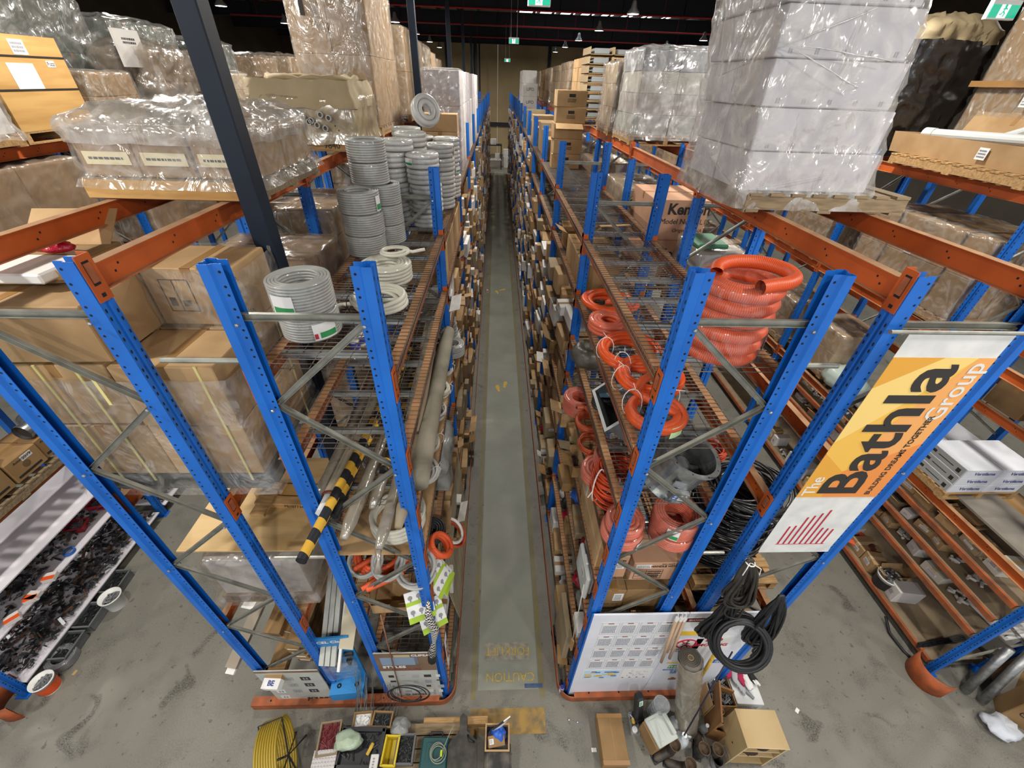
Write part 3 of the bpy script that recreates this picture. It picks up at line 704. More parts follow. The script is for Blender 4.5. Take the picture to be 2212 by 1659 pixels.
# print on the carton face that looks to the viewer
o = c3
text('CARTON NO:', o, (.10, -.2222, .34), .034, INK, FRONT, align='LEFT'); text('ITEM NO:', o, (.10, -.2222, .295), .034, INK, FRONT, align='LEFT'); text('QTY:          20', o, (.10, -.2222, .25), .034, INK, FRONT, align='LEFT'); text('COLOUR:', o, (.10, -.2222, .205), .034, INK, FRONT, align='LEFT'); text('NET WEIGHT:', o, (.10, -.2222, .16), .034, INK, FRONT, align='LEFT'); text('GROSS WEIGHT:', o, (.10, -.2222, .115), .034, INK, FRONT, align='LEFT'); text('CARTON SIZE:', o, (.10, -.2222, .07), .034, INK, FRONT, align='LEFT')
text('2', o, (.24, -.2222, .37), .05, INK, FRONT)
f = MB(); f.tube([(.24 + .03 * math.cos(2 * PI * k / 16), -.2218, .372 + .03 * math.sin(2 * PI * k / 16)) for k in range(16)], .002, 4, True)
for x in (-.2, -.12, -.02): f.box(x, x + .006, -.222, -.22, .1, .32)
f.box(-.2, -.014, -.222, -.22, .1, .106); f.box(-.2, -.014, -.222, -.22, .32, .326); f.box(-.18, -.14, -.222, -.22, .14, .2); f.box(-.1, -.05, -.222, -.22, .14, .18); f.obj('carton_print', INK, o)
text('PCS', c4, (.05, -.202, .19), .04, INK, FRONT); text('6.8   KG', c4, (.08, -.202, .07), .04, INK, FRONT)
f = MB()
for z in (.16, .11, .04): f.box(-.12, .16, -.2025, -.20, z - .002, z + .001)
f.obj('carton_print', INK, c4); sticker(c4, (-.02, -.20, .25), .09, .05, 'y')
wrap(-.69, .65, -.56, .41, .0, 1.03, .028, 31, top=False, flare=.03).obj('stretch_wrap', FILM, t, True)
wrap(.0, .64, -.06, .42, .95, 1.53, .03, 33, top=False).obj('stretch_wrap', FILM, t, True)
STRAP = mat('yellow_strap', '#d8cc86', .4)
f = MB()
for x in (-.42, -.2, .25, .5): f.box(x - .008, x + .008, -.555, -.549, .1, 1.12)
for y in (-.3, .2): f.box(.63, .636, y - .008, y + .008, .1, 1.12)
f.box(-.09, -.07, -.60, -.596, .86, 1.06); f.obj('strap', STRAP, t)
# things lying on top of the huge stack
t2 = thing('open_carton', 'flattened open carton lying on top of the huge left carton stack', 'carton', (-2.86, 2.62, 5.57), .1)
f = MB(); f.box(-.35, .35, -.3, .3, 0, .02); f.box(-.35, .35, -.3, -.29, 0, .08); f.box(-.35, -.34, -.3, .3, 0, .08); f.obj('tray', CARD, t2)
f = MB(); f.box(-.34, .2, 0, .006, -.02, .3); o = f.obj('flap', CARD, t2, loc=(0, .3, .03)); o.rotation_euler = (-.9, 0, 0)
f = MB(); f.box(.0, .006, -.28, .28, 0, .26); o = f.obj('flap', CARDB, t2, loc=(.35, 0, .02)); o.rotation_euler = (0, 1.2, 0)
f = MB(); f.rbox(-.26, .18, -.2, .12, .0, .06, .01); tag(f.obj('polystyrene_slab', WHITE, loc=(-2.72, 2.45, 5.60)), 'white polystyrene slab lying in the open carton at the far left', 'packing')
RB = mat('red_bag', '#a8102c', .35, bs=.8, bscale=30)
def blob(name, lab, cat, c, r, m, seed=0, amp=.35, seg=20, group=None, smooth=True, par=None):
    f = MB(); vs = []; n = seg; k = seg // 2
    for j in range(k + 1):
        ph = PI * j / k - PI / 2
        for i in range(n):
            a = 2 * PI * i / n; d = (math.cos(ph) * math.cos(a), math.cos(ph) * math.sin(a), math.sin(ph)); q = 1 + amp * nz(d, 1.6, seed) + amp * .5 * nz(d, 4, seed + 1)
            vs.append((d[0] * r[0] * q, d[1] * r[1] * q, r[2] + d[2] * r[2] * (q if d[2] > -.3 else 1)))
    f.add(vs, [(j * n + i, j * n + (i + 1) % n, (j + 1) * n + (i + 1) % n, (j + 1) * n + i) for j in range(k) for i in range(n)])
    o = f.obj(name, m, par, smooth, c)
    return tag(o, lab, cat, group) if lab else o
blob('red_packet', 'crumpled red plastic packet on the left cartons under the orange beam', 'packet', P(125, 545, Z=5.62), (.11, .07, .035), RB, 4)
# ---- left pallet rack, second level, next bay
t = load('dusty brown wrapped load under the low wrapped load, behind the near column', -2.75, -1.70, 3.42, 4.55, 4.05, 2, 2, [.5, .52], CARDB, FILMD, .03, WOODD, 15, flare=.03)
t = load('brown carton load behind it on the second level, partly hidden', -2.9, -1.82, 4.85, 5.95, 4.05, 2, 2, [.45, .45, .3], CARDB, FILM, .02, WOOD, 16)
for i in range(6): load('brown wrapped load deep in the left second level, row place %s' % ['three', 'four', 'five', 'six', 'seven', 'eight'][i], -2.9, -1.82, 7.55 + 2.738 * i, 8.8 + 2.738 * i, 4.05, 2, 2, [.45, .5, .3 + .1 * (i % 2)], [CARDB, CARD, CARDD][i % 3], FILM, .02, WOOD, 40 + i)
t = load('wrapped carton load deep in the left rack at the first level', -2.9, -1.82, 4.85, 6.1, 2.12, 2, 2, [.5, .5], CARDB, FILM, .02, WOOD, 17)
# ---- left pallet rack, first level: white wrapped load under a plywood sheet
t = load('milky wrapped load under a plywood sheet on the left first level', -2.80, -1.86, 2.15, 3.25, 2.12, 1, 2, [.62], CARDW, FILMD, .05, WOODD, 19, flare=.06, bulge=.03)
f = MB(); f.box(-.66, .52, -.55, .62, 0, .018); o = f.obj('plywood_sheet', mat('pale_ply', '#c9ac7c', .7, var='#b8955f', vs=2, sc=(.6, 4, 4)), loc=(-2.30, 2.75, 2.98)); tag(o, 'pale plywood sheet lying on the milky wrapped load', 'sheet')
t = thing('timber_pieces', 'pale timber pieces stamped PE107734 lying on the plywood sheet', 'timber', (-2.15, 2.72, 3.0), -.06)
f = MB(); f.box(-.30, .42, -.05, .05, 0, .07); f.obj('plank', WOOD, t); f = MB(); f.box(-.38, .40, .08, .22, 0, .05); f.obj('plank', PLY, t); f = MB(); f.box(-.26, -.12, -.2, .2, .05, .09); f.obj('plank', WOOD, t)
text('PE107734', t, (.1, -.052, .035), .05, INK, FRONT)
# ---- right pallet rack, top level
t = thing('pallet_load', 'tall white carton load in glossy film, by far the largest, at the top right', 'pallet load', (2.55, 3.92, 5.83))
pallet(t, -.62, .66, -.62, .64, 0, WOODD, 'x')
f = MB(); f.box(-.63, -.61, -.62, .64, 0, .13); f.obj('side_board', WOODD, t)
hs = [.27] * 7
WC = mat('white_carton', '#cfccd2', .62, var='#bdbac2', vs=1.5)
def lean(x, z):
    q = min(max((z - .14) / .85, 0), 1.3); l = -.66 - .07 * q; r = .34 - .17 * q; return l + (r - l) * x
for k, h in enumerate(hs):
    z = .14 + .27 * k; l, r = lean(0, z), lean(1, z)
    for j in range(2):
        o = link('carton', cmesh(1.0, .50, .262, WC, None), t, ((l + r) / 2 + rnd(-.01, .01), -.27 + .51 * j + rnd(-.008, .008), z), (0, 0, rnd(-.01, .01)), (r - l, 1, 1))
        if j == 0 and k: 
            f = MB()
            for q in range(5):
                for w_ in (0, .018): f.box(-.4 + .2 * q + w_, -.39 + .2 * q + w_, -.2525, -.25, .02, .05)
            f.obj('carton_print', INKG, o)
f = wrap(0, 1, -.545, .515, .02, .14 + .27 * 7, .035, 51, step=.035, flare=.05, rad=.03)
f.v = [(lean(.5 + (x - .5) * .99, z) + (x - .5) * .02, y, z) for x, y, z in f.v]; f.obj('stretch_wrap', FILMM, t, True)
def sheaf(par, pts, m, seed):
    f = MB()
    for k, (a, b) in enumerate(pts): f.tube([Vector(a).lerp(Vector(b), q / 6) + Vector((0, -.008 * math.sin(PI * q / 6), .006 * nz((q, k, seed), .9))) for q in range(7)], .004, 4)
    return f.obj('film_rope', m, par, True)
GLINT = film_mat('film_rope', '#efeeec', .45, .12, .8, 12)
sheaf(t, [((-.72, -.56, 1.02), (-.1, -.57, .80)), ((-.72, -.56, 1.02), (.05, -.57, .95)), ((-.72, -.56, 1.0), (-.2, -.57, 1.2)), ((-.68, -.57, .14), (.0, -.57, .28)), ((-.72, -.56, 1.0), (-.70, .3, .85)), ((-.72, -.56, 1.02), (-.70, .4, 1.12)), ((-.68, -.57, .12), (-.66, .4, .34))], GLINT, 3)
GP = [mat('grey_carton_a', '#8f9288', .7, var='#7f827a', vs=2), mat('grey_carton_b', '#8a807a', .7, var='#a09c90', vs=2), mat('grey_carton_c', '#a6a296', .7), mat('grey_carton_d', '#7d8084', .7, var='#6c6f70', vs=3)]
t = load('grey wrapped load of eight big cartons on the right top row', 2.10, 3.28, 7.45, 8.62, 5.83, 2, 1, [.27] * 4, GP, FILMW, .03, WOOD, 55, flare=.03, bulge=.02, tape=None)
t = load('smaller dusty wrapped load just behind the grey wrapped load', 2.05, 3.2, 8.8, 9.9, 5.83, 2, 2, [.3, .35, .3], CARDD, FILMD, .04, WOOD, 56)
# stack of open trays
t = thing('pallet_load', 'pale stack of open cardboard trays standing on end, behind the grey load', 'pallet load', (2.45, 11.4, 5.83))
pallet(t, -.55, .6, -.5, .6, 0, WOOD)
TR = mat('tray_board', '#b9a27c', .8, rnd=.1); GI = mat('tray_content', '#9aa0a4', .6)
for k in range(8):
    f = MB(); z = .15 + k * .16; f.box(-.5, .5, -.45, .5, z, z + .01); f.box(-.5, -.49, -.45, .5, z, z + .13); f.box(.49, .5, -.45, .5, z, z + .13); f.box(-.02, .02, -.45, .5, z, z + .13); f.obj('tray', TR, t)
    f = MB(); f.rbox(-.40, -.08, -.40, .3, z + .015, z + .11, .01); f.rbox(.08, .42, -.38, .3, z + .015, z + .10, .01); f.obj('tray_filling', GI, t)
for i in range(7): load('%s brown stacked load of cartons in the right top row, beyond the trays' % ['first', 'second', 'third', 'fourth', 'fifth', 'sixth', 'seventh'][i], 2.15, 3.2, 12.8 + 2.69 * i, 14.8 + 2.69 * i, 5.83, 2, 2, [.33, .34, .3, .2 - .02 * i], [CARD, CARDB, CARDD][i % 3], FILM if i % 2 else None, .02, WOOD, 60 + i)
# ---- outer left rack, top
t = thing('plywood_crate', 'orange plywood crate with white papers on a pallet, upper left corner', 'crate', (-6.5, 6.75, 5.76))
pallet(t, -.55, .55, -.58, .58, 0, WOOD, 'x')
f = MB(); f.box(-.55, .55, -.58, .58, .14, 1.12); f.obj('box', PLY, t)
BK = BLACKP
f = MB()
for z in (.56, .9): f.box(-.553, .556, -.584, .584, z, z + .018)
f.obj('strap', BK, t)
o = sticker(t, (.551, -.12, .70), .36, .28, 'x', PAPER, rows=0); sticker(t, (.551, -.02, 1.0), .2, .15, 'x'); o = sticker(t, (.551, .33, .84), .12, .07, 'x', rows=0); text('Fuzz', o, (.5545, .33, .84), .06, INK, SIDEL); sticker(t, (.551, -.5, 1.03), .14, .1, 'x')
f = MB(); f.box(-.5, .3, -.4, .4, 1.13, 1.55); o = f.obj('carton', CARD); o.location = (-6.75, 6.6, 5.76); tag(o, 'brown carton standing on the plywood crate at the left edge', 'carton')
f = MB(); f.add([(o2[0] * .01, 0, 0) for o2 in ((0,), (1,), (2,))], [(0, 1, 2)])
load('low wrapped load at the left edge beside the plywood crate', -6.95, -5.9, 4.88, 6.1, 5.76, 2, 2, [.35], CARDW, FILMW, .05, WOOD, 70, bulge=.06)
t = load('brown wrapped cartons with an upside arrow, right of the plywood crate', -6.95, -5.95, 7.55, 8.55, 5.76, 1, 2, [.33, .3], CARDB, FILM, .02, WOOD, 71)
text('UP', t, (.475, .2, .35), .1, INK, SIDEL)
t = thing('plastic_crate', 'black slatted plastic crate on the outer left rack', 'crate', (-6.3, 8.85, 5.76))
f = MB()
for z in (.0, .13, .26): f.box(-.3, .3, -.22, .22, z, z + .03)
for k in range(7):
    for y in (-.22, .2): f.box(-.3 + k * .09, -.27 + k * .09, y, y + .02, 0, .29)
for k in range(5):
    for x in (-.3, .28): f.box(x, x + .02, -.22 + k * .1, -.18 + k * .1, 0, .29)
f.obj('crate_body', BK, t)
t = load('white and brown cartons under torn dirty film on the outer left rack', -6.95, -5.95, 9.2, 10.15, 5.76, 2, 2, [.5, .45], [CARDW, CARDD], FILMD, .06, WOOD, 72, bulge=.2, flare=.05)
wrap(-.53, .54, -.5, .5, .5, 1.12, .09, 74, top=False).obj('torn_film', FILMD, t, True)
f = MB(); f.box(-.02, .02, -.3, .3, 0, .5); o = f.obj('carton_sheet', CARDW, loc=(-6.2, 9.1, 6.6)); tag(o, 'white printed carton sheet standing up on the torn wrapped cartons', 'carton'); bars(o, (.02, 0, .35), .3, .1, 2, INK, 'x', 4)
t = load('broken timber and white film load past the near column, outer left rack', -6.95, -5.95, 11.0, 12.4, 5.76, 2, 2, [.35, .3], CARDD, FILM, .05, WOOD, 73)
GG = mat('grey_green_wrapped', '#5f6a5c', .6, var='#4c564a', vs=3)
for i, (y0, y1, h, mm) in enumerate(((7.6, 9.9, 1.6, GG), (10.4, 12.4, 1.35, GG), (13.1, 14.9, 1.2, GG), (15.9, 17.6, 1.0, CARDB), (18.6, 20, 1.1, CARD))):
    load(['huge grey green wrapped load at the top left behind the crate', 'grey green wrapped mattress stack under the roof at left', 'grey green wrapped load just right of the near column top', 'brown cartons on the far outer left rack', 'last brown cartons on the far outer left rack'][i], -8.6, -7.35, y0, y1, 5.83, 2, 2, [h / 2, h / 2], mm, FILMW if i < 3 else FILM, .05, WOOD, 80 + i, bulge=.1)
run('pallet_rack', 'far left rack behind the outer left rack, mostly hidden by loads', -7.3, -8.4, 2.0, 2.74, 8, [5.83, 4.0], 'pallet', first='i', near=0, far=0)
run('pallet_rack', 'far right rack behind the outer right rack, mostly hidden by loads', 7.4, 8.5, 2.0, 2.69, 8, [5.83, 4.0, 2.88, 1.2], 'pallet', first='i', near=0, far=0)
# loads deep in the outer racks
for i in range(6):
    y = 4.88 + 2.74 * i
    load('dark wrapped load on the outer left rack second level, place %s' % ['one', 'two', 'three', 'four', 'five', 'six'][i], -6.95, -5.95, y, y + 1.9, 4.0, 2, 2, [.72, .7], CARDB, FILMD, .03, WOOD, 90 + i)
    load('film wrapped load on the outer right rack second level, place %s' % ['one', 'two', 'three', 'four', 'five', 'six'][i], 6.1, 7.05, 7.58 + 2.69 * i, 8.9 + 2.69 * i, 4.0, 2, 2, [.5, .5], [CARDB, CARD][i % 2], FILM, .03, WOOD, 100 + i)
# ---- outer right rack
BLKF = mat('black_film', '#141416', .22, bs=.9, bscale=7, spec=.8)
t = load('load wrapped in torn black film at the upper right', 6.15, 7.25, 7.52, 9.0, 5.77, 2, 2, [.75, .75], CARDB, None, .05, WOOD, 110)
wrap(-.56, .56, -.74, .74, .02, 1.5, .06, 111, flare=.05, top=False).obj('black_wrap', BLKF, t, True); wrap(-.5, .5, -.68, .68, 1.45, 1.68, .12, 112, bulge=.05).obj('khaki_cover', KHAKI, t, True)
t = load('tall brown cartons with one white sticker beside the black wrapped load', 7.0, 7.95, 5.75, 7.2, 5.83, 1, 2, [.8, .85], CARDB, FILM, .01, WOOD, 113)
sticker(t, (-.55, -.2, .75), .16, .12, '-x'); bars(t, (-.55, -.55, .65), .3, .06, 1, INK, '-x', 3); f = MB(); f.box(-.552, -.549, -.75, .75, .9, .97); f.obj('tape', TAPE, t); sticker(t, (-.55, -.3, 1.3), .2, .14, '-x')
t = thing('open_carton', 'long crushed open carton holding white pipes at the upper right', 'carton', (6.55, 6.0, 5.90))
f = MB(); a = [(-.45, -1.0), (.35, -1.05), (.38, .9), (-.40, 1.15)]
for i in range(4):
    p, q = a[i], a[(i + 1) % 4]; f.add([(p[0], p[1], 0), (q[0], q[1], 0), (q[0] * 1.05, q[1] * 1.03, .26), (p[0] * 1.05, p[1] * 1.03, .26), (p[0] * .96, p[1] * .97, 0), (q[0] * .96, q[1] * .97, 0), (q[0], q[1], .26), (p[0], p[1], .26)], [(0, 1, 2, 3), (5, 4, 7, 6), (3, 2, 6, 7)])
f.add([(x, y, .004) for x, y in a], [(0, 1, 2, 3)]); f.obj('tray', CARD, t)
f = MB(); f.box(-.01, .0, -.9, .95, 0, .5); o = f.obj('flap', CARD, t, loc=(.37, 0, .22)); o.rotation_euler = (0, .35, 0)
f = MB(); f.box(-.012, -.01, -.55, -.49, 0, .3); f.box(-.012, -.01, .3, .36, .2, .48); f2 = f.obj('tape', TAPE, o)
sticker(t, (-.468, -.35, .14), .13, .13, '-x')
PVC = mat('grey_pvc', '#b9bcbb', .4)
for i, (a, b, r) in enumerate((((6.35, 6.9, 6.16), (6.75, 4.6, 6.22), .065), ((6.6, 6.2, 6.1), (6.9, 5.5, 6.5), .06))):
    f = MB(); f.tube([a, b], r, 14); f.tube([Vector(a).lerp(Vector(b), .0), Vector(a).lerp(Vector(b), .06)], r * 1.15, 14); tag(f.obj('pvc_pipe', PVC, smooth=False), ['long pale grey pvc pipe lying across the crushed open carton', 'short grey pvc pipe pointing up out of the crushed open carton'][i], 'pipe')
t = thing('pallet', 'timber pallet end sticking out under the crushed open carton', 'pallet', (6.5, 5.9, 5.76)); pallet(t, -.5, .5, -1.0, 1.0, 0, WOOD)
t = load('brown cartons with dark straps and film below the crushed open carton', 6.15, 7.2, 4.85, 6.9, 4.0, 2, 2, [.55, .5], CARDB, FILM, .03, WOOD, 120, flare=.05)
f = MB()
for y in (-.6, .45): f.box(-.506, -.5, y - .012, y + .012, .14, 1.2); f.box(-.5, .5, y - .012, y + .012, 1.19, 1.196)
f.obj('strap', BK, t); sticker(t, (-.5, .05, .75), .13, .1, '-x')
# ---- right pallet rack, second level
t = load('brown carton stack lettered Kenton behind the right wire deck rack', 2.14, 3.0, 5.9, 7.0, 4.05, 1, 1, [.62, .55], CARDP, None, .02, WOOD, 130, seam='x')
for z in (.14, .76):
    text('Kenton', t, (.12, -.522, z + .42), .20, INK, FRONT, bold=.006); text('Model No. INL15', t, (.1, -.522, z + .26), .10, INK, FRONT); text('Origin: CHINA', t, (.16, -.522, z + .14), .07, INK, FRONT)
f = MB(); rs = random.Random(3); x = -.05
while x < .3: w_ = rs.uniform(.004, .014); f.box(x, x + w_, -.5225, -.52, .17, .23); x += w_ + rs.uniform(.004, .012)
f.obj('barcode', INK, t); sticker(t, (-.25, -.52, .28), .24, .3, 'y', rows=5)
GRN = mat('green_lid', '#3f7a58', .5)
t = load('grey wrapped bins with a green lid behind the right upright', 2.45, 3.1, 4.85, 5.6, 4.05, 2, 1, [.8], GP[2], FILMD, .03, WOOD, 131); f = MB(); f.rbox(-.3, .08, -.3, .2, .95, 1.02, .02); f.obj('lid', GRN, t); f = MB(); f.rbox(.1, .34, -.34, .0, .58, .62, .015); f.obj('lid', mat('teal_lid', '#2f7a72', .5), t)
for i in range(4): load('wrapped load deep in the right second level, place %s' % ['one', 'two', 'three', 'four'][i], 2.15, 3.0, 7.5 + 2.69 * i, 8.9 + 2.69 * i, 4.05, 2, 2, [.5, .5], [CARDD, CARDB][i % 2], FILMD, .03, WOOD, 140 + i)
# ================================================================ COILS AND GOODS ON THE TWO WIRE DECK RACKS
DK = .015   # top of the deck wires above the beam top
def rings(R, r, nv, nh, seg=44, n=8, hole=None):
    f = MB(); inner = R - nh * 2 * r * .94
    for j in range(nv):
        for i in range(nh):
            if 0 < i < nh - 1 and 0 < j < nv - 1: continue
            q = R - r - i * 2 * r * .94; z = r + j * 2 * r * .96
            f.tube([(q * math.cos(2 * PI * k / seg), q * math.sin(2 * PI * k / seg), z) for k in range(seg)], r, n, True)
    return f
def shell(R, h, Ri, m, seed=0):
    f = MB(); seg = 48; prof = [(Ri, h * .75), (Ri * 1.02, h + .003), ((R + Ri) / 2, h + .005), (R * .985, h + .004), (R + .004, h * .93), (R + .004, h * .5), (R + .003, h * .06), (R * .98, .002)]
    f.lathe(prof, n=seg, caps=False)
    f.v = [(x * (1 + .012 * nz((x * 9, y * 9, z * 9), 1, seed)), y * (1 + .012 * nz((x * 9, y * 9, z * 9), 1, seed)), z) for x, y, z in f.v]; return f
def curved_label(R, z0, z1, a0, a1, parent, stripe=GREEN, m=PAPER, red=False):
    def arc(zz0, zz1, b0, b1, rr):
        f = MB(); n = 8
        for k in range(n + 1):
            a = b0 + (b1 - b0) * k / n; f.v += [(rr * math.cos(a), rr * math.sin(a), zz0), (rr * math.cos(a), rr * math.sin(a), zz1)]
        f.f = [(2 * k, 2 * k + 2, 2 * k + 3, 2 * k + 1) for k in range(n)]; f.m = [0] * n; return f
    o = arc(z0, z1, a0, a1, R + .007).obj('label', m, parent)
    if stripe: arc(z0 + .01, z0 + (z1 - z0) * .45, a0 + (a1 - a0) * (.25 if red else .08), a1 - (a1 - a0) * .03, R + .0085).obj('label_print', stripe, o)
    if red: arc(z0 + .01, z0 + (z1 - z0) * .42, a0 + (a1 - a0) * .02, a0 + (a1 - a0) * .16, R + .0085).obj('label_print', RED, o)
    return o
def packed(lab, c, R, h, r, nh, m, film=FILMR, label=None, rz=0, cat='coil', group=None, name='conduit_coil'):
    t = thing(name, lab, cat, c, rz, group); nv = max(1, round(h / (2 * r * .96))); h -= .005; rr = h / (2 * .96 * nv)
    k = ('ring', round(R, 3), nv, nh, m.name, round(rr, 4))
    if k not in CM: CM[k] = rings(R, rr, nv, nh).mesh('conduit', m, True)
    link('conduit', CM[k], t)
    film = FILMC if film is FILM else film
    if film: shell(R, h, max(R - nh * 2 * rr * .94, .02), film, int(c[0] * 50)).obj('film', film, t, True)
    if label: curved_label(R, h * label[0], h * label[1], label[2], label[3], t, label[4] if len(label) > 4 else GREEN, red=len(label) > 5)
    return t
def loops(n, R, r, seed, h=.1, squash=1.0, seg=30, jit=.12, ends=.0, tilt=0):
    """path of a hand-wound coil"""
    rs = random.Random(seed); pts = []; N = n * seg; cx = [rs.uniform(-jit, jit) * R for _ in range(n + 2)]; cy = [rs.uniform(-jit, jit) * R for _ in range(n + 2)]; rv = [rs.uniform(-jit, jit) * R for _ in range(n + 2)]; zz = [rs.uniform(0, 1) for _ in range(n + 2)]
    for k in range(N):
        i = k / seg; a = int(i); t = i - a; s = t * t * (3 - 2 * t); L = lambda q: q[a] * (1 - s) + q[a + 1] * s
        an = 2 * PI * i; Rr = R * .92 + L(rv)
        pts.append((L(cx) + Rr * math.cos(an), (L(cy) + Rr * math.sin(an)) * squash, r + h * (.35 * i / n + .65 * L(zz)) + tilt * math.sin(an)))
    return pts
def loose(lab, c, n, R, r, m, seed, h=.1, tie=None, group=None, rot=(0, 0, 0), name='hose_coil', squash=1, jit=.12, tail=None, nn=8, cat='coil', ring_end=True):
    t = thing(name, lab, cat, c, 0, group); t.rotation_euler = rot
    pts = loops(n, R, r, seed, h, squash, jit=jit)
    if tail: pts = pts + [tuple(Vector(pts[-1]).lerp(Vector(tail[0]), (q + 1) / 5)) for q in range(5)] + [tail[k] for k in range(1, len(tail))]
    f = MB(); f.tube(pts, r, nn, caps=True); f.obj('hose', m, t, True)
    if ring_end and r > .012:
        a, b = Vector(pts[-1]), Vector(pts[-3]); d = (a - b).normalized(); f = MB(); f.lathe([(r * .75, .001), (.001, .0012)], tuple(a), 12, M=d.to_track_quat('Z', 'Y').to_matrix().to_4x4(), caps=False); f.obj('hose_mouth', HOLE, t)
    if tie:
        f = MB()
        for a in tie[1:]:
            q = R * .93; c0 = Vector((q * math.cos(a), q * math.sin(a) * squash, r + h * .5)); w_ = R * .16 + r * 1.3; hh = h * .62 + r * 1.15; ax = Vector((math.cos(a), math.sin(a) * squash, 0)).normalized()
            f.tube([c0 + ax * (w_ * math.cos(2 * PI * k / 14)) + Vector((0, 0, hh * math.sin(2 * PI * k / 14))) for k in range(14)], .0035, 5, True)
            for s in (-1, 1): f.tube([c0 + Vector((0, 0, hh)), c0 + ax.cross(Vector((0, 0, 1))) * .05 * s + ax * .03 + Vector((0, 0, hh + .015))], .003, 4)
        f.obj('tie', tie[0], t)
    return t
z1 = LV[0] + DK; z2 = LV[1] + DK; z3 = LV[2] + DK; z4 = LV[3] + DK; z5 = LV[4] + DK; z6 = LV[5] + DK; z7 = LV[6] + DK; z8 = LV[7] + DK
TIEW = mat('white_tie', '#e2e0da', .5)
# ---- left, top shelf
packed('grey wrapped conduit coil with a green label, under another at the near left corner', (-1.225, 2.46, z1), .185, .175, .0105, 4, GREYC, FILM, (.1, .75, -1.15, -.35, GREEN, 1))
packed('grey wrapped conduit coil with a green label, on its twin at the near corner', (-1.235, 2.47, z1 + .18), .19, .20, .0105, 4, GREYC, FILM, (.05, .72, -2.2, -1.45))
loose('loose cream conduit coil tied with black cord, behind the near left upright', (-.86, 2.80, z1), 8, .19, .016, CREAM, 5, .10, (BLACKP, 3.6, 4.6), tail=((-.28, -.02, .03), (-.33, -.08, .02)), jit=.10)
packed('cream wrapped conduit coil in the middle of the left top shelf', (-.92, 3.36, z1), .21, .15, .016, 4, CREAM, FILM)
t = loose('short loose cream conduit lying over the cream wrapped coil', (-.86, 3.50, z1 + .16), 2, .12, .014, CREAM, 9, .03, tail=((.14, .02, .02), (.24, .06, .03)), jit=.15)
for k in range(3): packed('grey wrapped conduit coil in the front stack, left top shelf, %s' % ['bottom one', 'middle one', 'topmost and labelled'][k], (-1.255 + .01 * (k % 2), 4.03, z1 + k * .19), .185, .186, .0105, 4, GREYC, FILM, (.1, .8, -.45, -.1) if k == 2 else None)
for k in range(5): packed('grey wrapped conduit coil in the taller rear stack on the left top shelf, %s' % ['lowest', 'second up', 'third up', 'fourth up', 'topmost'][k], (-1.13 if k < 3 else -1.21, 4.40 if k < 3 else 4.36, z1 + k * .187), .178, .184, .0105, 3, GREYC, FILM)
WHC = mat('white_conduit', '#c9c9c4', .35, var='#b9b9b4', vs=4)
cols = [(-.80, 5.02, 5, 0, 'right of the first frame'), (-1.16, 5.05, 5, .02, 'left of the first frame'), (-.98, 5.45, 6, .0, 'in the second row'), (-.72, 5.85, 5, 0, 'by the aisle in the third row'), (-1.12, 5.95, 6, 0, 'in the third row'), (-.70, 6.5, 5, 0, 'by the aisle in the fourth row'), (-1.05, 6.6, 5, 0, 'in the fourth row')]
nm = ['lowest', 'second up', 'third up', 'fourth up', 'fifth up', 'topmost']
for x, y, n, q, wl in cols:
    for k in range(n): packed('white ribbed hose coil in the stack %s, %s' % (wl, nm[k]), (x + rnd(-.012, .012), y + rnd(-.01, .01), z1 + k * .15), .18, .148, .026, 3, WHC, FILM, (.2, .7, -.3, .4) if k in (2, 4) and x > -1 else None, rnd(0, 6))
t = packed('white ribbed hose coil standing on edge on top of the white stacks', (-.86, 5.75, z1 + 6 * .15 + .155), .17, .12, .026, 2, WHC, None); t.rotation_euler = (1.15, .3, .5)
packed('white ribbed hose coil lying on the left stack of white coils', (-1.08, 5.08, z1 + 5 * .15), .18, .11, .026, 3, WHC, FILM)
for k in range(4):
    o = cmesh(.55, .36, .235, CARD, TAPE, 'y'); tag(link('carton', o, None, (-.90, 7.72, z1 + .237 * k), (0, 0, rnd(-.03, .03))), 'brown carton beyond the white coils on the left top shelf, %s of four' % nm[k].replace('fourth up', 'topmost'), 'carton', 'carton column on the left top shelf')
WB = mat('white_carton_gloss', '#c9c4c8', .5, var='#bab4b9', vs=2)
for i in range(9):
    y = [8.9, 9.62, 10.65, 11.5, 12.2, 13.4, 14.25, 15.05, 16.2][i]
    for k in range(3):
        if i == 4 and k == 2: continue
        tag(link('carton', cmesh(.62, .62, .50, WB if i % 3 != 1 else CARDW, None), None, (-.95, y, z1 + .502 * k)), 'tall white carton on the left top shelf, stack %s, %s' % (['one', 'two', 'three', 'four', 'five', 'six', 'seven', 'eight', 'nine'][i], ['bottom', 'middle', 'top'][k]), 'carton', 'white cartons on the left top shelf')
wrap(-1.275, -.625, 8.57, 9.23, z1, z1 + 1.51, .02, 5).obj('film', FILM, bpy.data.objects[[o.name for o in COL.objects if o.get('label', '').startswith('tall white carton on the left top shelf, stack one, bottom')][0]]).matrix_parent_inverse = Matrix.Translation((.95, -8.9, -z1))
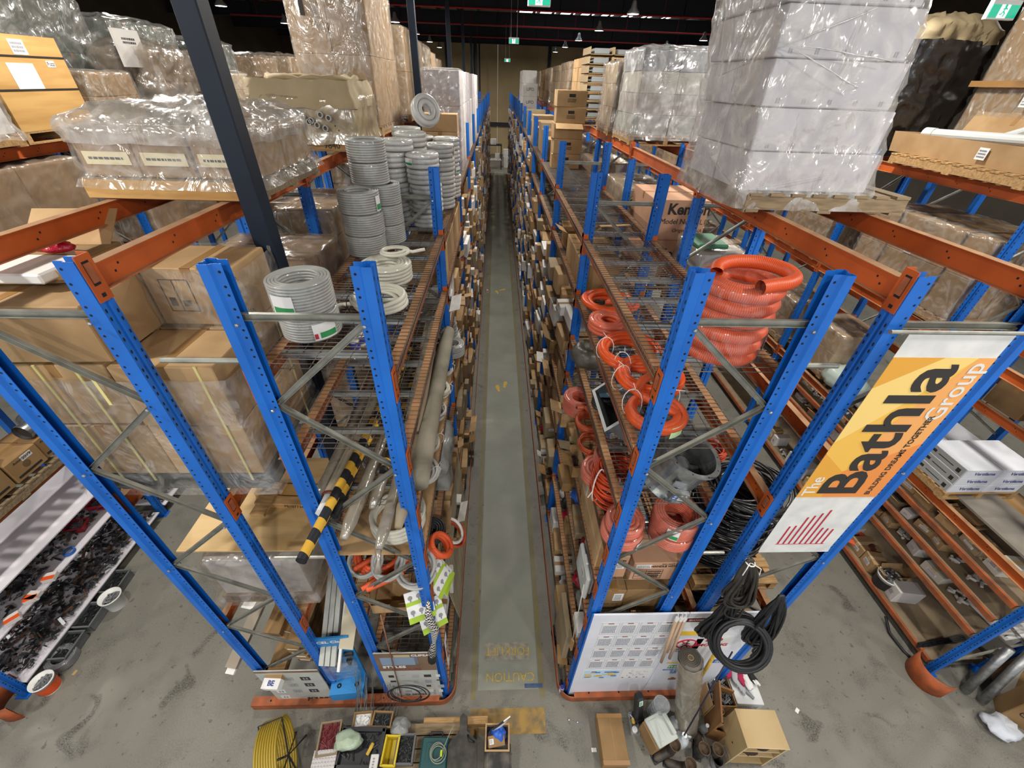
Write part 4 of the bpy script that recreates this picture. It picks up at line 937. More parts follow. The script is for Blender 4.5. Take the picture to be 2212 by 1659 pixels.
# ---- left, third shelf: poles, tubes and film sleeves that stick out towards the viewer
def stripe_mat():
    m, nt, b, N, L = nodes('hazard_stripe'); t = N.new('ShaderNodeTexCoord'); sp = N.new('ShaderNodeSeparateXYZ'); L.new(t.outputs['UV'], sp.inputs[0])
    mu = N.new('ShaderNodeMath'); mu.operation = 'MULTIPLY_ADD'; mu.inputs[1].default_value = .35; L.new(sp.outputs[1], mu.inputs[0])
    sc = N.new('ShaderNodeMath'); sc.operation = 'MULTIPLY'; sc.inputs[1].default_value = 5.6; L.new(sp.outputs[0], sc.inputs[0]); L.new(sc.outputs[0], mu.inputs[2])
    fr = N.new('ShaderNodeMath'); fr.operation = 'FRACT'; L.new(mu.outputs[0], fr.inputs[0])
    gt = N.new('ShaderNodeMath'); gt.operation = 'GREATER_THAN'; gt.inputs[1].default_value = .52; L.new(fr.outputs[0], gt.inputs[0])
    L.new(mix(nt, gt.outputs[0], hexc('#26272a'), hexc('#d9a93a')), b.inputs['Base Color']); b.inputs['Roughness'].default_value = .5; return m
HAZ = stripe_mat()
def pole(lab, a, b, r, m, n=12, hollow=True, cat='pole', name='pole', segs=12, sag=0):
    A, B = Vector(a), Vector(b); f = MB(); f.tube([A.lerp(B, k / segs) - Vector((0, 0, sag * math.sin(PI * k / segs))) for k in range(segs + 1)], r, n, caps=not hollow)
    o = f.obj(name, m, None, True); tag(o, lab, cat)
    if hollow:
        d = (A - B).normalized(); f = MB(); f.lathe([(r * .85, -.02), (r * .85, .0), (r, .0)], tuple(A), n, M=d.to_track_quat('Z', 'Y').to_matrix().to_4x4(), caps=True); f.obj('mouth', HOLE if m is not PAPER else m, o)
    return o
zs = z3 + .03
pole('long black and yellow striped pole that sticks out farthest to the viewer', (-1.25, 1.47, zs + .10), (-.97, 4.2, zs + .09), .036, HAZ, 16)
pole('black and yellow striped pole, short and second from the right in the bundle', (-1.17, 1.98, zs + .07), (-.98, 4.3, zs + .05), .035, HAZ, 16)
pole('black and yellow striped pole lying deepest, right side of the pole bundle', (-.90, 2.25, zs + .06), (-.84, 4.35, zs + .05), .035, HAZ, 16)
pole('black pipe with an open end under the striped poles', (-1.26, 1.80, zs + .01), (-1.08, 4.3, zs + .01), .04, BLACKP, 16)
pole('thin black pipe with an open end between white bar and striped pole', (-1.17, 1.85, zs + .04), (-1.03, 4.2, zs + .035), .028, BLACKP, 14)
t = thing('tube_bundle', 'white hexagonal bar in dusty card sleeve with a red band, left of the striped poles', 'tube', (-1.26, 1.86, zs + .06), -.06)
f = MB(); f.lathe([(.05, 0), (.05, 2.4)], n=6, M=Matrix.Rotation(-PI / 2, 4, 'X')); f.obj('bar', WHITE, t)
f = MB(); f.lathe([(.054, .14), (.054, 2.3)], n=8, M=Matrix.Rotation(-PI / 2, 4, 'X'), caps=False); f.obj('sleeve', mat('dusty_sleeve', '#aaa08a', .8, var='#8e8470', vs=6), t)
f = MB(); f.tube([(.056 * math.cos(2 * PI * k / 16), .7, .056 * math.sin(2 * PI * k / 16)) for k in range(16)], .004, 5, True); f.tube([(.056 * math.cos(2 * PI * k / 16), .16, .056 * math.sin(2 * PI * k / 16)) for k in range(16)], .006, 5, True); f.obj('band', mat('dark_red_band', '#8c2f26', .6), t)
SLV = film_mat('dusty_sleeve_film', '#9c9384', .62, .3, .88, 7); CSL = mat('card_tube', '#8f836c', .85, var='#7b7060', vs=3)
for i, (a, b, r, lb) in enumerate((((-1.34, 1.95, zs + .03), (-1.24, 4.3, zs + .03), .06, 'dusty film sleeve of long tubes at the far left of the pole shelf'), ((-1.06, 1.68, zs + .02), (-.92, 3.9, zs + .02), .05, 'dusty film sleeve of tubes right of the longest striped pole'),
        ((-.93, 1.95, zs + .0), (-.82, 4.1, zs + .02), .045, 'dusty film sleeve with white bars at its end'), ((-.80, 1.60, zs + .01), (-.74, 3.6, zs + .03), .045, 'grey tube in twisted film sticking out by the near left upright'), ((-.70, 1.78, zs + .0), (-.68, 4.2, zs + .02), .05, 'brown card tube beside the twisted film tube'))):
    A, B = Vector(a), Vector(b); f = MB(); n = 16; f.tube([A.lerp(B, k / n) for k in range(n + 1)], r, 10, rr=[r * (.55 if k == 0 else 1) * (1 + .08 * nz((k, i, 0), .7)) for k in range(n + 1)])
    o = f.obj('wrapped_tube', SLV if i != 4 else CSL, None, True); tag(o, lb, 'tube')
    if i != 4:
        f = MB(); f.tube([A.lerp(B, .08), B], r * .78, 8); f.obj('tube_core', CSL if i != 2 else WHITE, o)
    if i == 3: 
        f = MB(); f.tube([A, A + Vector((.01, -.06, -.03)), A + Vector((.0, -.10, -.11))], .02, 7, rr=[.025, .012, .03]); f.obj('film_tail', SLV, o, True)
pole('big grey dusty roll lying along the aisle edge of the left third shelf', (-.60, 2.12, z3 + .10), (-.60, 4.55, z3 + .10), .08, mat('grey_dusty_roll', '#8a8272', .8, var='#757060', vs=4, bs=.3, bscale=12), 18, False, 'roll', 'roll')
pole('brown card tube behind the big grey dusty roll', (-.75, 2.7, z3 + .09), (-.75, 4.5, z3 + .35), .085, CSL, 16, False, 'roll', 'roll')
# bottles and boxes at the back of the same shelf
for k in range(7):
    t = thing('bottle', 'white bottle with blue label at the back of the left second shelf, %s from front' % ['first', 'second', 'third', 'fourth', 'fifth', 'sixth', 'seventh'][k], 'bottle', (-1.29 + .03 * (k % 2), 3.25 + .11 * k, z2), 0, 'white bottles on the left second shelf')
    f = MB(); f.lathe([(.04, 0), (.045, .01), (.045, .13), (.03, .16), (.015, .17), (.015, .19)], n=14); f.obj('body', WHITE, t, True)
    f = MB(); f.lathe([(.0458, .03), (.0458, .10)], n=14, caps=False); f.obj('label', mat('blue_label', '#3a3f96', .5), t); f = MB(); f.lathe([(.018, .185), (.018, .21)], n=10); f.obj('cap', mat('blue_cap', '#3a4f9c', .5), t)
# ---- left, fourth shelf: card liner and cream coils
f = MB(); f.box(-1.37, -.60, 1.93, 7.2, 0, .006); o = f.obj('card_liner', CARD); o.location = (0, 0, z4 + .001); tag(o, 'long brown card liner under the white coils on the left fourth shelf', 'card')
loose('big cream hose coil at the front of the left fourth shelf', (-.86, 2.24, z4 + .01), 9, .235, .020, CREAM, 21, .16, (TIEW, 5.6), jit=.08)
yy = 2.62
for i in range(7):
    loose('cream hose coil at the aisle edge, left fourth shelf, %s behind the big one' % ['first', 'second', 'third', 'fourth', 'fifth', 'sixth', 'seventh'][i], (-.80, 2.78 + .46 * i, z4 + .01), 5, .19 - .01 * (i % 3), .016, CREAM if i % 2 else WHC, 30 + i, .13, (TIEW, 0.2), jit=.14, rot=(0, rnd(.15, .4), 0))
for i in range(3): loose('grey hose coil in the dark back half of the left fourth shelf, %s' % ['front', 'middle', 'rear'][i], (-1.18, 2.95 + .75 * i, z4 + .01), 5, .17, .014, GREYC, 50 + i, .1)
for k in range(5): packed('white hose coil in the aisle side pile, left fourth shelf, %s' % nm[k], (-.72, 5.5, z4 + .01 + .10 * k), .16 - .012 * k, .10, .024, 2, WHC, None)
for k in range(2): packed('dark clear wrapped cable coil beside the white pile, %s' % ['lower', 'upper'][k], (-.62, 5.1, z4 + .01 + .09 * k), .17, .09, .018, 3, GREYC, FILM)
# ---- left, fifth shelf: orange and grey conduits behind the frame
loose('grey conduit coil at left behind the near left brace, over orange conduit', (-1.22, 2.16, z5 + .14), 4, .155, .013, GREYC, 61, .07, jit=.15, rot=(.5, 0, 0))
loose('grey conduit coil in the middle, over the orange conduits', (-.99, 2.12, z5 + .17), 5, .155, .014, GREYC, 62, .08, jit=.12, rot=(.55, 0, 0))
loose('grey conduit coil by the near left upright, with a cut end', (-.74, 2.12, z5 + .05), 5, .18, .017, GREYC, 63, .09, jit=.12, rot=(.35, 0, 0))
loose('orange conduit lying in wide loops on the left fifth shelf', (-1.1, 2.28, z5), 3, .27, .026, ORC, 64, .10, jit=.2, tail=((-.05, -.30, .05), (-.12, -.36, .05)))
pole('short thick orange conduit end lying at the front of the left fifth shelf', (-1.18, 1.93, z5 + .03), (-.86, 2.07, z5 + .05), .030, ORC, 12, True, 'conduit', 'conduit')
pole('orange conduit end poking out left between the near uprights', (-1.44, 2.0, z5 + .1), (-1.0, 2.3, z5 + .12), .028, ORC, 12, True, 'conduit', 'conduit')
loose('orange conduit ring by the aisle, at the end of the left fourth shelf', (-.58, 2.30, z5 + .08), 3, .12, .024, ORC, 65, .08, jit=.1, rot=(0, .7, 0))
# black card with the cut-out carton, led sheets
t = thing('open_carton', 'torn open brown carton with ripped flaps on the left sixth shelf', 'carton', (-1.08, 2.30, z6 + .02), .05)
f = MB(); a, b, h = .2, .26, .30
f.box(-a, a, -b, b, 0, .006); f.box(-a, a, -b, -b + .006, 0, h * .55); f.box(-a, a, b - .006, b, 0, h); f.box(-a, -a + .006, -b, b, 0, h); f.box(a - .006, a, -b, b, 0, h); f.obj('box', CARD, t)
for lc, rt, w_, d_ in (((-a, 0, h), (0, -.4, 0), -.2, .4), ((0, -b, h * .55), (-.7, 0, 0), .3, .16), ((.08, -b, h * .5), (-1.2, .2, .2), .2, .18)):
    f = MB(); f.box(-abs(w_) if w_ < 0 else 0, 0 if w_ < 0 else w_, -d_ / 2, d_ / 2, 0, .005); o = f.obj('flap', CARD, t, loc=lc); o.rotation_euler = rt
    o.data = o.data
for i, (x, y, z, rx, rz) in enumerate(((-.72, 1.93, 2.48, 1.0, .35), (-.63, 1.94, 2.25, .95, .5), (-.56, 2.15, 2.55, 1.1, 1.2), (-.55, 2.3, 2.3, 1.1, 1.35))):
    t = thing('blister_sheet', 'white printed lamp blister sheet by the near left upright, %s' % ['upper left one', 'lowest one', 'upper aisle side one', 'lower aisle side one'][i], 'sheet', (x, y, z)); t.rotation_euler = (rx, 0, rz)
    f = MB(); f.box(-.13, .13, -.16, .16, 0, .012); f.obj('card', PAPER, t)
    f = MB(); f.box(-.13, .13, -.16, -.10, .0122, .0135); f.box(-.13, .13, .02, .06, .0122, .0135); f.obj('stripe', mat('lime_stripe', '#9dbb35', .6), t)
    f = MB()
    for q in range(2):
        for p in range(3): f.lathe([(.022, .013), (.022, .016), (.001, .0165)], (-.08 + .08 * p, -.05 + .15 * q - .0, 0), 10); f.box(-.086 + .08 * p, -.074 + .08 * p, -.09 + .15 * q, -.07 + .15 * q, .0125, .015)
    f.obj('bulb_print', INKG, t)
t = thing('light_fitting', 'black slotted light fitting lying behind the torn carton', 'fitting', (-.86, 2.35, 2.50), .2)
f = MB(); f.rbox(-.14, .14, -.12, .12, 0, .07, .01); f.obj('body', BLACKP, t); f = MB()
for k in range(5): f.box(-.12, .12, -.1 + .045 * k, -.085 + .045 * k, .07, .085)
f.obj('fin', BLACKP, t)
# ---- right, top shelf: two big orange coils
packed('big orange corrugated coil with a white label, lower of two, right top shelf', (1.45, 2.28, z1), .255, .245, .04, 2, ORC, FILMR, (.25, .75, -.75, -.25, RED), name='corrugated_coil')
t = packed('big orange corrugated coil with a loose end, upper of two, right top shelf', (1.47, 2.29, z1 + .25), .25, .245, .04, 2, ORC, FILMR, name='corrugated_coil')
pts = [(-.18 * math.cos(q) + .10, .10 + .0 * q, .27 + .03 * q) for q in ()]
arc = [Vector((-.16, .02, .255)), Vector((-.13, .07, .28)), Vector((-.04, .10, .295)), Vector((.08, .09, .30)), Vector((.17, .04, .30)), Vector((.225, -.04, .295)), Vector((.22, -.13, .285)), Vector((.15, -.18, .275)), Vector((.06, -.20, .27)), Vector((-.02, -.22, .265))]
def smooth(P_, k=6):
    out = []
    for i in range(len(P_) - 1):
        p0, p1, p2, p3 = P_[max(i - 1, 0)], P_[i], P_[i + 1], P_[min(i + 2, len(P_) - 1)]
        for q in range(k):
            s = q / k; out.append(.5 * ((2 * p1) + (p2 - p0) * s + (2 * p0 - 5 * p1 + 4 * p2 - p3) * s * s + (3 * p1 - p0 - 3 * p2 + p3) * s ** 3))
    return out + [P_[-1]]
f = MB(); f.tube(smooth(arc), .04, 14, caps=False); f.obj('loose_end', ORC, t, True)
f = MB(); f.lathe([(.037, .03), (.030, -.0), (.001, -.002)], (-.015, -.218, .265), 14, M=(arc[-1] - arc[-2]).to_track_quat('Z', 'Y').to_matrix().to_4x4() @ Matrix.Translation((0, 0, -.03)), caps=False); f.obj('pipe_mouth', mat('dark_orange_inside', '#7a2c10', .7), t)
t = thing('timber_offcut', 'pale thin timber offcut lying across the right top shelf', 'timber', (1.45, 5.1, z1), .2); f = MB(); f.box(-.2, .2, -.03, .03, 0, .012); f.obj('strip', WOOD, t)
for k in range(5):
    tp = cmesh(.56, .42, .255, CARD, TAPE, 'x')
    o = tag(link('carton', tp, None, (1.38 + rnd(-.02, .02), 9.35, z1 + .257 * k), (0, 0, rnd(-.04, .04))), 'brown carton in the column of five on the right top shelf, %s' % nm[k].replace('fifth up', 'topmost'), 'carton', 'five stacked cartons on the right top shelf')
    if k != 2:
        f = MB(); f.box(-.06, .06, -.2125, -.21, .15, .2); f.obj('dark_print', INK, o); bars(o, (.0, -.21, .10), .16, .06, 3, INK, 'y', k)
    else:
        f = MB(); f.box(-.26, .26, -.15, .0, 0, .004); p = f.obj('flap', CARD, o, loc=(0, -.2, .256)); p.rotation_euler = (.6, 0, 0)
for i in range(4):
    for k in range(3 + (i > 0)):
        o = tag(link('carton', cmesh(.6, .55, .44, CARDW, None), None, (1.38, 21.2 + .75 * (i % 3) + 2.69 * (i // 3), z1 + .443 * k)), 'white carton lettered UPO far along the right top shelf, stack %s, %s' % (['one', 'two', 'three', 'four'][i], nm[k]), 'carton', 'white cartons on the right top shelf')
        if i == 0: text('UPO', o, (0, -.278, .24), .16, INK, FRONT)
for i in range(10):
    tag(link('carton', cmesh(.62, .6, .4 + .1 * (i % 3), [CARD, CARDB, CARDD][i % 3], TAPE), None, (1.38, 10.45 + .72 * (i % 3) + 2.69 * (i // 3), z1)), 'brown carton on the right top shelf beyond the column of five, place %s' % ['one', 'two', 'three', 'four', 'five', 'six', 'seven', 'eight', 'nine', 'ten'][i], 'carton', 'cartons along the right top shelf')
# ---- right, second shelf
loose('orange conduit coil with a green label, in front at the right second shelf', (1.19, 2.28, z2), 8, .19, .033, ORF, 71, .15, (TIEW, 2.6, .5), jit=.08, tail=((-.13, .12, .19), (-.05, .24, .22), (.0, .27, .22)), nn=12)
o = COL.objects[-1]
f = MB(); n = 8
for k in range(n + 1):
    a = -1.35 + .55 * k / n; f.v += [(.224 * math.cos(a), .224 * math.sin(a), .03), (.222 * math.cos(a), .222 * math.sin(a), .13)]
f.f = [(2 * k, 2 * k + 2, 2 * k + 3, 2 * k + 1) for k in range(n)]; f.m = [0] * n
lb = f.obj('label', mat('green_white_label', '#bfe0a8', .6), [q for q in COL.objects if q.get('label', '').startswith('orange conduit coil with a green label')][0])
loose('orange smooth hoses tied with white string, nearer coil on the right second shelf', (1.27, 2.74, z2), 8, .255, .029, ORS, 72, .15, (TIEW, 2.4, 3.3, 1.0), jit=.16, nn=10)
loose('orange smooth hoses tied with white string, farther coil on the right second shelf', (1.23, 3.14, z2), 7, .245, .029, ORS, 73, .14, (TIEW, 3.0), jit=.16, nn=10)
packed('orange conduit ring in clear film on the right second shelf', (1.16, 3.72, z2), .205, .13, .024, 3, ORF, FILMR, name='wrapped_coil')
loose('orange hose coil with curled ends at the back of the right second shelf', (1.26, 4.18, z2), 6, .26, .028, ORS, 74, .11, jit=.14, nn=10, tail=((.0, .0, .1), (.05, -.1, .12), (-.06, -.08, .12)))
# ---- right, third shelf
bm_ = mat('black_foil_bag', '#4a483f', .4, var='#67645a', vs=5, bs=.8, bscale=14)
t = thing('bagged_coil', 'coil in a dusty black bag at the aisle edge of the right third shelf', 'bag', (1.10, 4.02, z3))
f = MB(); vs = []
for k in range(30):
    a = 2 * PI * k / 30
    for j in range(12):
        b = 2 * PI * j / 12; q = .085 * (1 + .22 * nz((k * .4, j * .6, 1), 1)); vs.append(((.12 + q * math.cos(b)) * math.cos(a) * 1.05, (.12 + q * math.cos(b)) * math.sin(a), .115 + q * 1.35 * math.sin(b)))
f.add(vs, [(k * 12 + j, ((k + 1) % 30) * 12 + j, ((k + 1) % 30) * 12 + (j + 1) % 12, k * 12 + (j + 1) % 12) for k in range(30) for j in range(12)]); f.obj('bag', bm_, t, True)
t = thing('flexible_coil', 'coil of black flexible duct under a blue card lettered RENCA', 'coil', (1.12, 3.22, z3)); f = MB()
for k in range(5): f.tube([(.11 * math.cos(2 * PI * q / 30), .11 * math.sin(2 * PI * q / 30), .02 + .03 * k) for q in range(30)], .02, 8, True)
f.obj('duct', BLACKP, t, True); f = MB(); pl = [(.12 * math.cos(PI * q / 12), .11 * math.sin(PI * q / 12)) for q in range(13)] + [(-.12, -.08), (.12, -.08)]; f.prism(pl, .17, .176); f.obj('card', mat('dusty_blue_card', '#5c7f93', .7, var='#6d8896', vs=5), t); text('RENCA', t, (.0, .0, .1775), .06, PAPER, (0, 0, 2.2))
# galvanised duct with rectangular mouth
t = thing('sheet_metal_duct', 'galvanised duct transition with a rectangular flanged mouth, on the right third shelf', 'duct', (1.25, 2.95, z3))
f = MB(); T = Matrix.Translation((-.20, -.03, .27)) @ Matrix.Rotation(-.75, 4, 'Y')
for (x0, x1, y0, y1) in ((-.11, .11, -.30, -.27), (-.11, .11, .27, .30), (-.11, -.08, -.27, .27), (.08, .11, -.27, .27)): f.box(x0, x1, y0, y1, -.004, .0, M=T)
f.obj('flange', mat('pale_zinc', '#c3c7c8', .5, .2), t)
f = MB(); a = [T @ Vector(p) for p in ((-.08, -.27, -.004), (.08, -.27, -.004), (.08, .27, -.004), (-.08, .27, -.004))]; b = [Vector(p) for p in ((.0, -.32, .0), (.3, -.32, .2), (.3, .28, .2), (.0, .28, .0))]
f.add(a + b, [(0, 1, 5, 4), (1, 2, 6, 5), (2, 3, 7, 6), (3, 0, 4, 7), (4, 5, 6, 7)]); f.obj('hood', mat('dull_galvanised', '#85888a', .4, .7, var='#6f7274', vs=7), t)
t = thing('sheet_metal_duct', 'dark grey sheet metal hood behind the rectangular duct', 'duct', (1.58, 2.75, z3)); f = MB(); f.add([(-.2, -.3, 0), (.17, -.3, 0), (.17, .25, 0), (-.2, .25, 0), (-.15, -.2, .33), (.14, -.2, .33), (.14, .2, .33), (-.15, .2, .33)], [(0, 1, 5, 4), (1, 2, 6, 5), (2, 3, 7, 6), (3, 0, 4, 7), (4, 5, 6, 7)]); f.obj('hood', mat('grey_sheet', '#6c7074', .4, .6), t)
t = thing('duct_fan', 'round galvanised duct fan lying behind the near right upright', 'fan', (1.42, 2.22, z3)); t.rotation_euler = (.18, .26, 0); t.location.z = z3 + .055
f = MB(); f.lathe([(.235, .0), (.235, .005), (.20, .005), (.20, .38), (.235, .38), (.235, .385), (.196, .385), (.196, .0)], n=40, caps=False); f.obj('casing', ZINC, t, False)
f = MB()
for k in range(10):
    for z in (.006, .3862): f.lathe([(.006, z), (.001, z + .001)], (.218 * math.cos(2 * PI * k / 10), .218 * math.sin(2 * PI * k / 10), 0), 6, caps=False)
f.obj('flange_hole', HOLE, t)
f = MB(); f.box(-.19, .19, -.035, .035, .17, .19); f.box(-.035, .035, -.19, .19, .165, .17); f.lathe([(.07, .05), (.07, .24), (.05, .255), (.001, .257)], n=20); f.obj('motor_bracket', mat('motor_grey', '#6b6f72', .45, .5), t)
f = MB()
for k in range(7):
    a = 2 * PI * k / 7; f.add([(.06 * math.cos(a), .06 * math.sin(a), .06), (.19 * math.cos(a + .1), .19 * math.sin(a + .1), .04), (.19 * math.cos(a + .75), .19 * math.sin(a + .75), .11), (.06 * math.cos(a + .7), .06 * math.sin(a + .7), .11)], [(0, 1, 2, 3)])
f.obj('blade', BLACKP, t)
f = MB(); f.box(-.08, .05, -.245, -.2, .06, .16); f.obj('terminal_box', ZINC, t); sticker(t, (-.05, -.245, .11), .04, .07, 'y', BLUEP, rows=2, pm=PAPER); sticker(t, (.01, -.245, .11), .05, .07, 'y', rows=3)
f = MB(); f.box(-.6 * .2, -.02, -.2, -.19, .18, .25); f.obj('rating_plate', INKG, t)
# ---- right, fourth shelf
packed('red wrapped hose coil deep on the right fourth shelf', (1.04, 3.86, z4), .205, .20, .0125, 4, PINKO, FILMR, name='wrapped_coil')
loose('rust orange hose coil leaning on the red wrapped coil', (1.10, 3.50, z4), 5, .15, .026, mat('rust_orange_hose', '#b8502c', .5), 81, .14, jit=.1, tail=((-.05, .15, .2), (-.15, .12, .22)))
loose('thin rust orange cable coil beside the small blue box', (1.06, 3.18, z4), 9, .14, .009, mat('rust_orange_hose', '#b8502c'), 82, .1, jit=.2, nn=6)
loose('plain orange hose ring on the right fourth shelf', (1.10, 2.98, z4 + .02), 1, .11, .026, ORS, 83, .02, jit=.02)
packed('pink filmed orange coil, the lower one behind the large cable coil', (1.08, 2.78, z4), .20, .13, .024, 3, PINKO, FILMR, name='wrapped_coil')
packed('pink filmed orange coil, the smaller upper one behind the large cable coil', (1.15, 2.84, z4 + .14), .15, .15, .022, 2, PINKO, FILMR, name='wrapped_coil')
t = thing('cable_coil', 'large orange cable coil tied with white tape on the right fourth shelf', 'coil', (1.13, 2.54, z4)); f = MB(); rs = random.Random(5)
for k in range(34):
    q = .205 - .075 * rs.random(); z = .015 + .40 * rs.random(); f.tube([((q + .006 * math.sin(3 * a_ + k)) * math.cos(a_) + .01, (q + .006 * math.sin(3 * a_ + k)) * math.sin(a_), z + .012 * math.sin(a_ * 2 + k)) for a_ in [2 * PI * i / 36 for i in range(36)]], .0115, 6, True)
f.obj('cable', ORD, t, True); f = MB()
for a in (3.5, 4.6): f.tube([((.17 + .052 * math.cos(b)) * math.cos(a), (.17 + .052 * math.cos(b)) * math.sin(a), .215 + .225 * math.sin(b)) for b in [2 * PI * k / 20 for k in range(20)]], .007, 5, True); f.tube([(.22 * math.cos(a), .22 * math.sin(a), .15), (.26 * math.cos(a), .26 * math.sin(a), .08)], .006, 5)
f.obj('tape_tie', TIEW, t)
packed('orange filmed coil lower one, left of two at the near right upright', (1.135, 2.11, z4), .185, .12, .02, 4, PINKO, FILMR, (.1, .8, -1.1, -.4), name='wrapped_coil')
packed('orange filmed coil upper smaller one, left of two at the near right upright', (1.14, 2.12, z4 + .122), .165, .12, .02, 3, PINKO, FILMR, name='wrapped_coil')
packed('orange filmed coil lower one with a big hole, at the second right upright', (1.585, 2.11, z4), .195, .13, .0125, 4, PINKO, FILMR, name='wrapped_coil')
packed('orange filmed coil upper one with a green label, at the second right upright', (1.59, 2.13, z4 + .132), .20, .18, .0125, 4, PINKO, FILMR, (.15, .85, -2.3, -1.8), name='wrapped_coil')
# ================================================================ SIGNS AND GOODS AT THE RACK ENDS
def panel(name, m, par, x0, x1, z0, z1, y, th=.002):
    f = MB(); f.box(x0, x1, y - th, y, z0, z1); return f.obj(name, m, par)
def poly(name, m, par, pts, y, th=.001):
    f = MB(); n = len(pts); vs = [(x, y, z) for x, z in pts] + [(x, y + th, z) for x, z in pts]
    f.add(vs, [tuple(range(n)), tuple(reversed(range(n, 2 * n)))] + [(i, i + n, (i + 1) % n + n, (i + 1) % n) for i in range(n)]); return f.obj(name, m, par)
# ---- banner
t = thing('banner', 'yellow and orange hanging banner lettered The Bathla Group on the right rack end', 'banner', (2.535, 1.86, 3.45))
BW = mat('banner_white', '#dcdcd8', .6, var='#c9cac8', vs=7)
f = MB(); nx, nzv = 8, 30; yb = lambda x, z: -.012 + .012 * nz((x * 3, z * 2.2, 1), 1)
for i in range(nx + 1):
    for j in range(nzv + 1): x = -.305 + .61 * i / nx; z = 2.14 * j / nzv; f.v.append((x + (0.01 if j == 0 else 0), 0, z))
f.f = [(i * (nzv + 1) + j, (i + 1) * (nzv + 1) + j, (i + 1) * (nzv + 1) + j + 1, i * (nzv + 1) + j + 1) for i in range(nx) for j in range(nzv)]; f.m = [0] * len(f.f)
f.obj('cloth', BW, t)
Bx0, Bx1, Bz0, Bz1 = -.305, .305, .74, 1.97
BY = [mat('banner_yellow', '#e6b54e', .6), mat('banner_amber', '#dc9f3a', .6), mat('banner_pale', '#ecca77', .6), mat('banner_orange', '#e08a42', .6), mat('banner_light_orange', '#e6a35c', .6)]
panel('printed_field', BY[0], t, Bx0, Bx1, Bz0, Bz1, -.001, .001)
poly('printed_field', BY[1], t, [(Bx0, Bz1), (Bx0, Bz1 - .22), (.0, Bz1)], -.0026); poly('printed_field', BY[2], t, [(Bx0, 1.75), (.0, Bz1), (.2, Bz1), (-.1, 1.55), (Bx0, 1.30)], -.0026)
poly('printed_field', BY[4], t, [(Bx1, Bz1), (.2, Bz1), (-.02, 1.45), (-.02, 1.2), (Bx1, 1.1)], -.0026); poly('printed_field', BY[3], t, [(Bx1, Bz0), (-.12, Bz0), (-.1, 1.02), (Bx1, 1.3)], -.0034); poly('printed_field', BY[1], t, [(Bx0, Bz0), (-.12, Bz0), (-.1, 1.02), (Bx0, 1.2)], -.0034)
def up_text(s, x, z, size, m, par, align='CENTER', bold=0, y=-.0045, sx=1):
    M = Matrix(((0, -1, 0, x), (0, 0, -1, y), (1, 0, 0, z), (0, 0, 0, 1))); return text(s, par, None, size, m, M=M, align=align, bold=bold, sx=sx)
up_text('Bathla', -.008, Bz0 + .02, .41, mat('banner_black', '#2b2724', .6), t, 'LEFT', .009, sx=1.15)
up_text('The', -.232, Bz0 + .02, .13, WHITE, t, 'LEFT', .001); up_text('Group', .222, Bz1 - .03, .165, WHITE, t, 'RIGHT', .001); up_text('BUILDING DREAMS TOGETHER', .215, Bz0 + .03, .052, mat('banner_black', '#2b2724'), t, 'LEFT', .001, sx=1.06)
f = MB()
for k, h in enumerate((.24, .25, .36, .38, .41, .45, .22, .21, .20)): x = -.19 + .047 * k; f.box(x, x + .013, -.003, -.001, .13, .13 + h)
f.box(-.20, .215, -.003, -.001, .122, .126); f.obj('bar_emblem', RED, t)
f = MB(); f.tube([(-.42, .0, 2.13), (.40, .0, 2.13)], .012, 8); f.obj('hanging_rod', GALV, t)
# ---- white notice boards
BRD = mat('white_board', '#dcdfe8', .35, var='#d2d5de', vs=3)
LINE = mat('sheet_line', '#8d93a8', .7); HDR = mat('sheet_header', '#7c2b38', .7)
def sheet(par, x0, x1, z0, z1, y, seed):
    o = panel('notice_sheet', PAPER, par, x0, x1, z0, z1, y, .0015); f = MB(); e = y - .0028; w_ = .0022
    for a, b, c, d in ((x0 + .006, x1 - .006, z0 + .008, z0 + .008 + w_), (x0 + .006, x1 - .006, z1 - .008 - w_, z1 - .008), (x0 + .006, x0 + .006 + w_, z0 + .008, z1 - .008), (x1 - .006 - w_, x1 - .006, z0 + .008, z1 - .008)): f.box(a, b, e, e + .001, c, d)
    f.obj('border', LINE, o); f = MB(); cx = (x0 + x1) / 2; f.box(cx - .03, cx + .03, e, e + .001, z1 - .035, z1 - .02); f.obj('header', HDR, o)
    rs = random.Random(seed); bars(o, (cx, y - .0012, (z0 + z1) / 2 - .018), (x1 - x0) * .78, (z1 - z0) * .62, 9, LINE, 'y', seed)
    return o
t = thing('notice_board', 'white notice board with sixteen printed sheets at the near right rack end', 'board', (1.49, 1.862, .05))
f = MB(); f.rbox(-.49, .49, 0, .018, 0, 2.29, .003); f.obj('panel', BRD, t); f = MB(); f.box(-.505, -.49, .002, .018, 0, 2.29); f.obj('blue_edge', BLUE, t)
for r in range(4):
    zt = (2.125, 1.81, 1.495, 1.185)[r] ; zh = .285
    for c in range(4):
        x = -.375 + .203 * c; sheet(t, x, x + .19, zt - zh, zt, -.0005, r * 4 + c + 1)
o = panel('site_poster', PAPER, t, -.40, .06, .57, .86, -.0005, .0015); rs = random.Random(8)
PC = [mat('poster_sky', '#b8d3e6', .7), mat('poster_gold', '#d8a840', .7), mat('poster_blue', '#4a72a8', .7), mat('poster_tan', '#c9bb98', .7)]
panel('poster_field', PC[0], o, -.385, .045, .585, .845, -.002, .0012)
for k in range(18):
    x = -.38 + .42 * rs.random() * .9; z = .59 + .2 * rs.random(); panel('poster_patch', PC[rs.choice((1, 2, 3, 1))], o, x, x + .05 + .06 * rs.random(), z, z + .03, -.0032 - .0001 * k, .001)
o = panel('site_plan', PAPER, t, .09, .46, .57, .86, -.0005, .0015); f = MB()
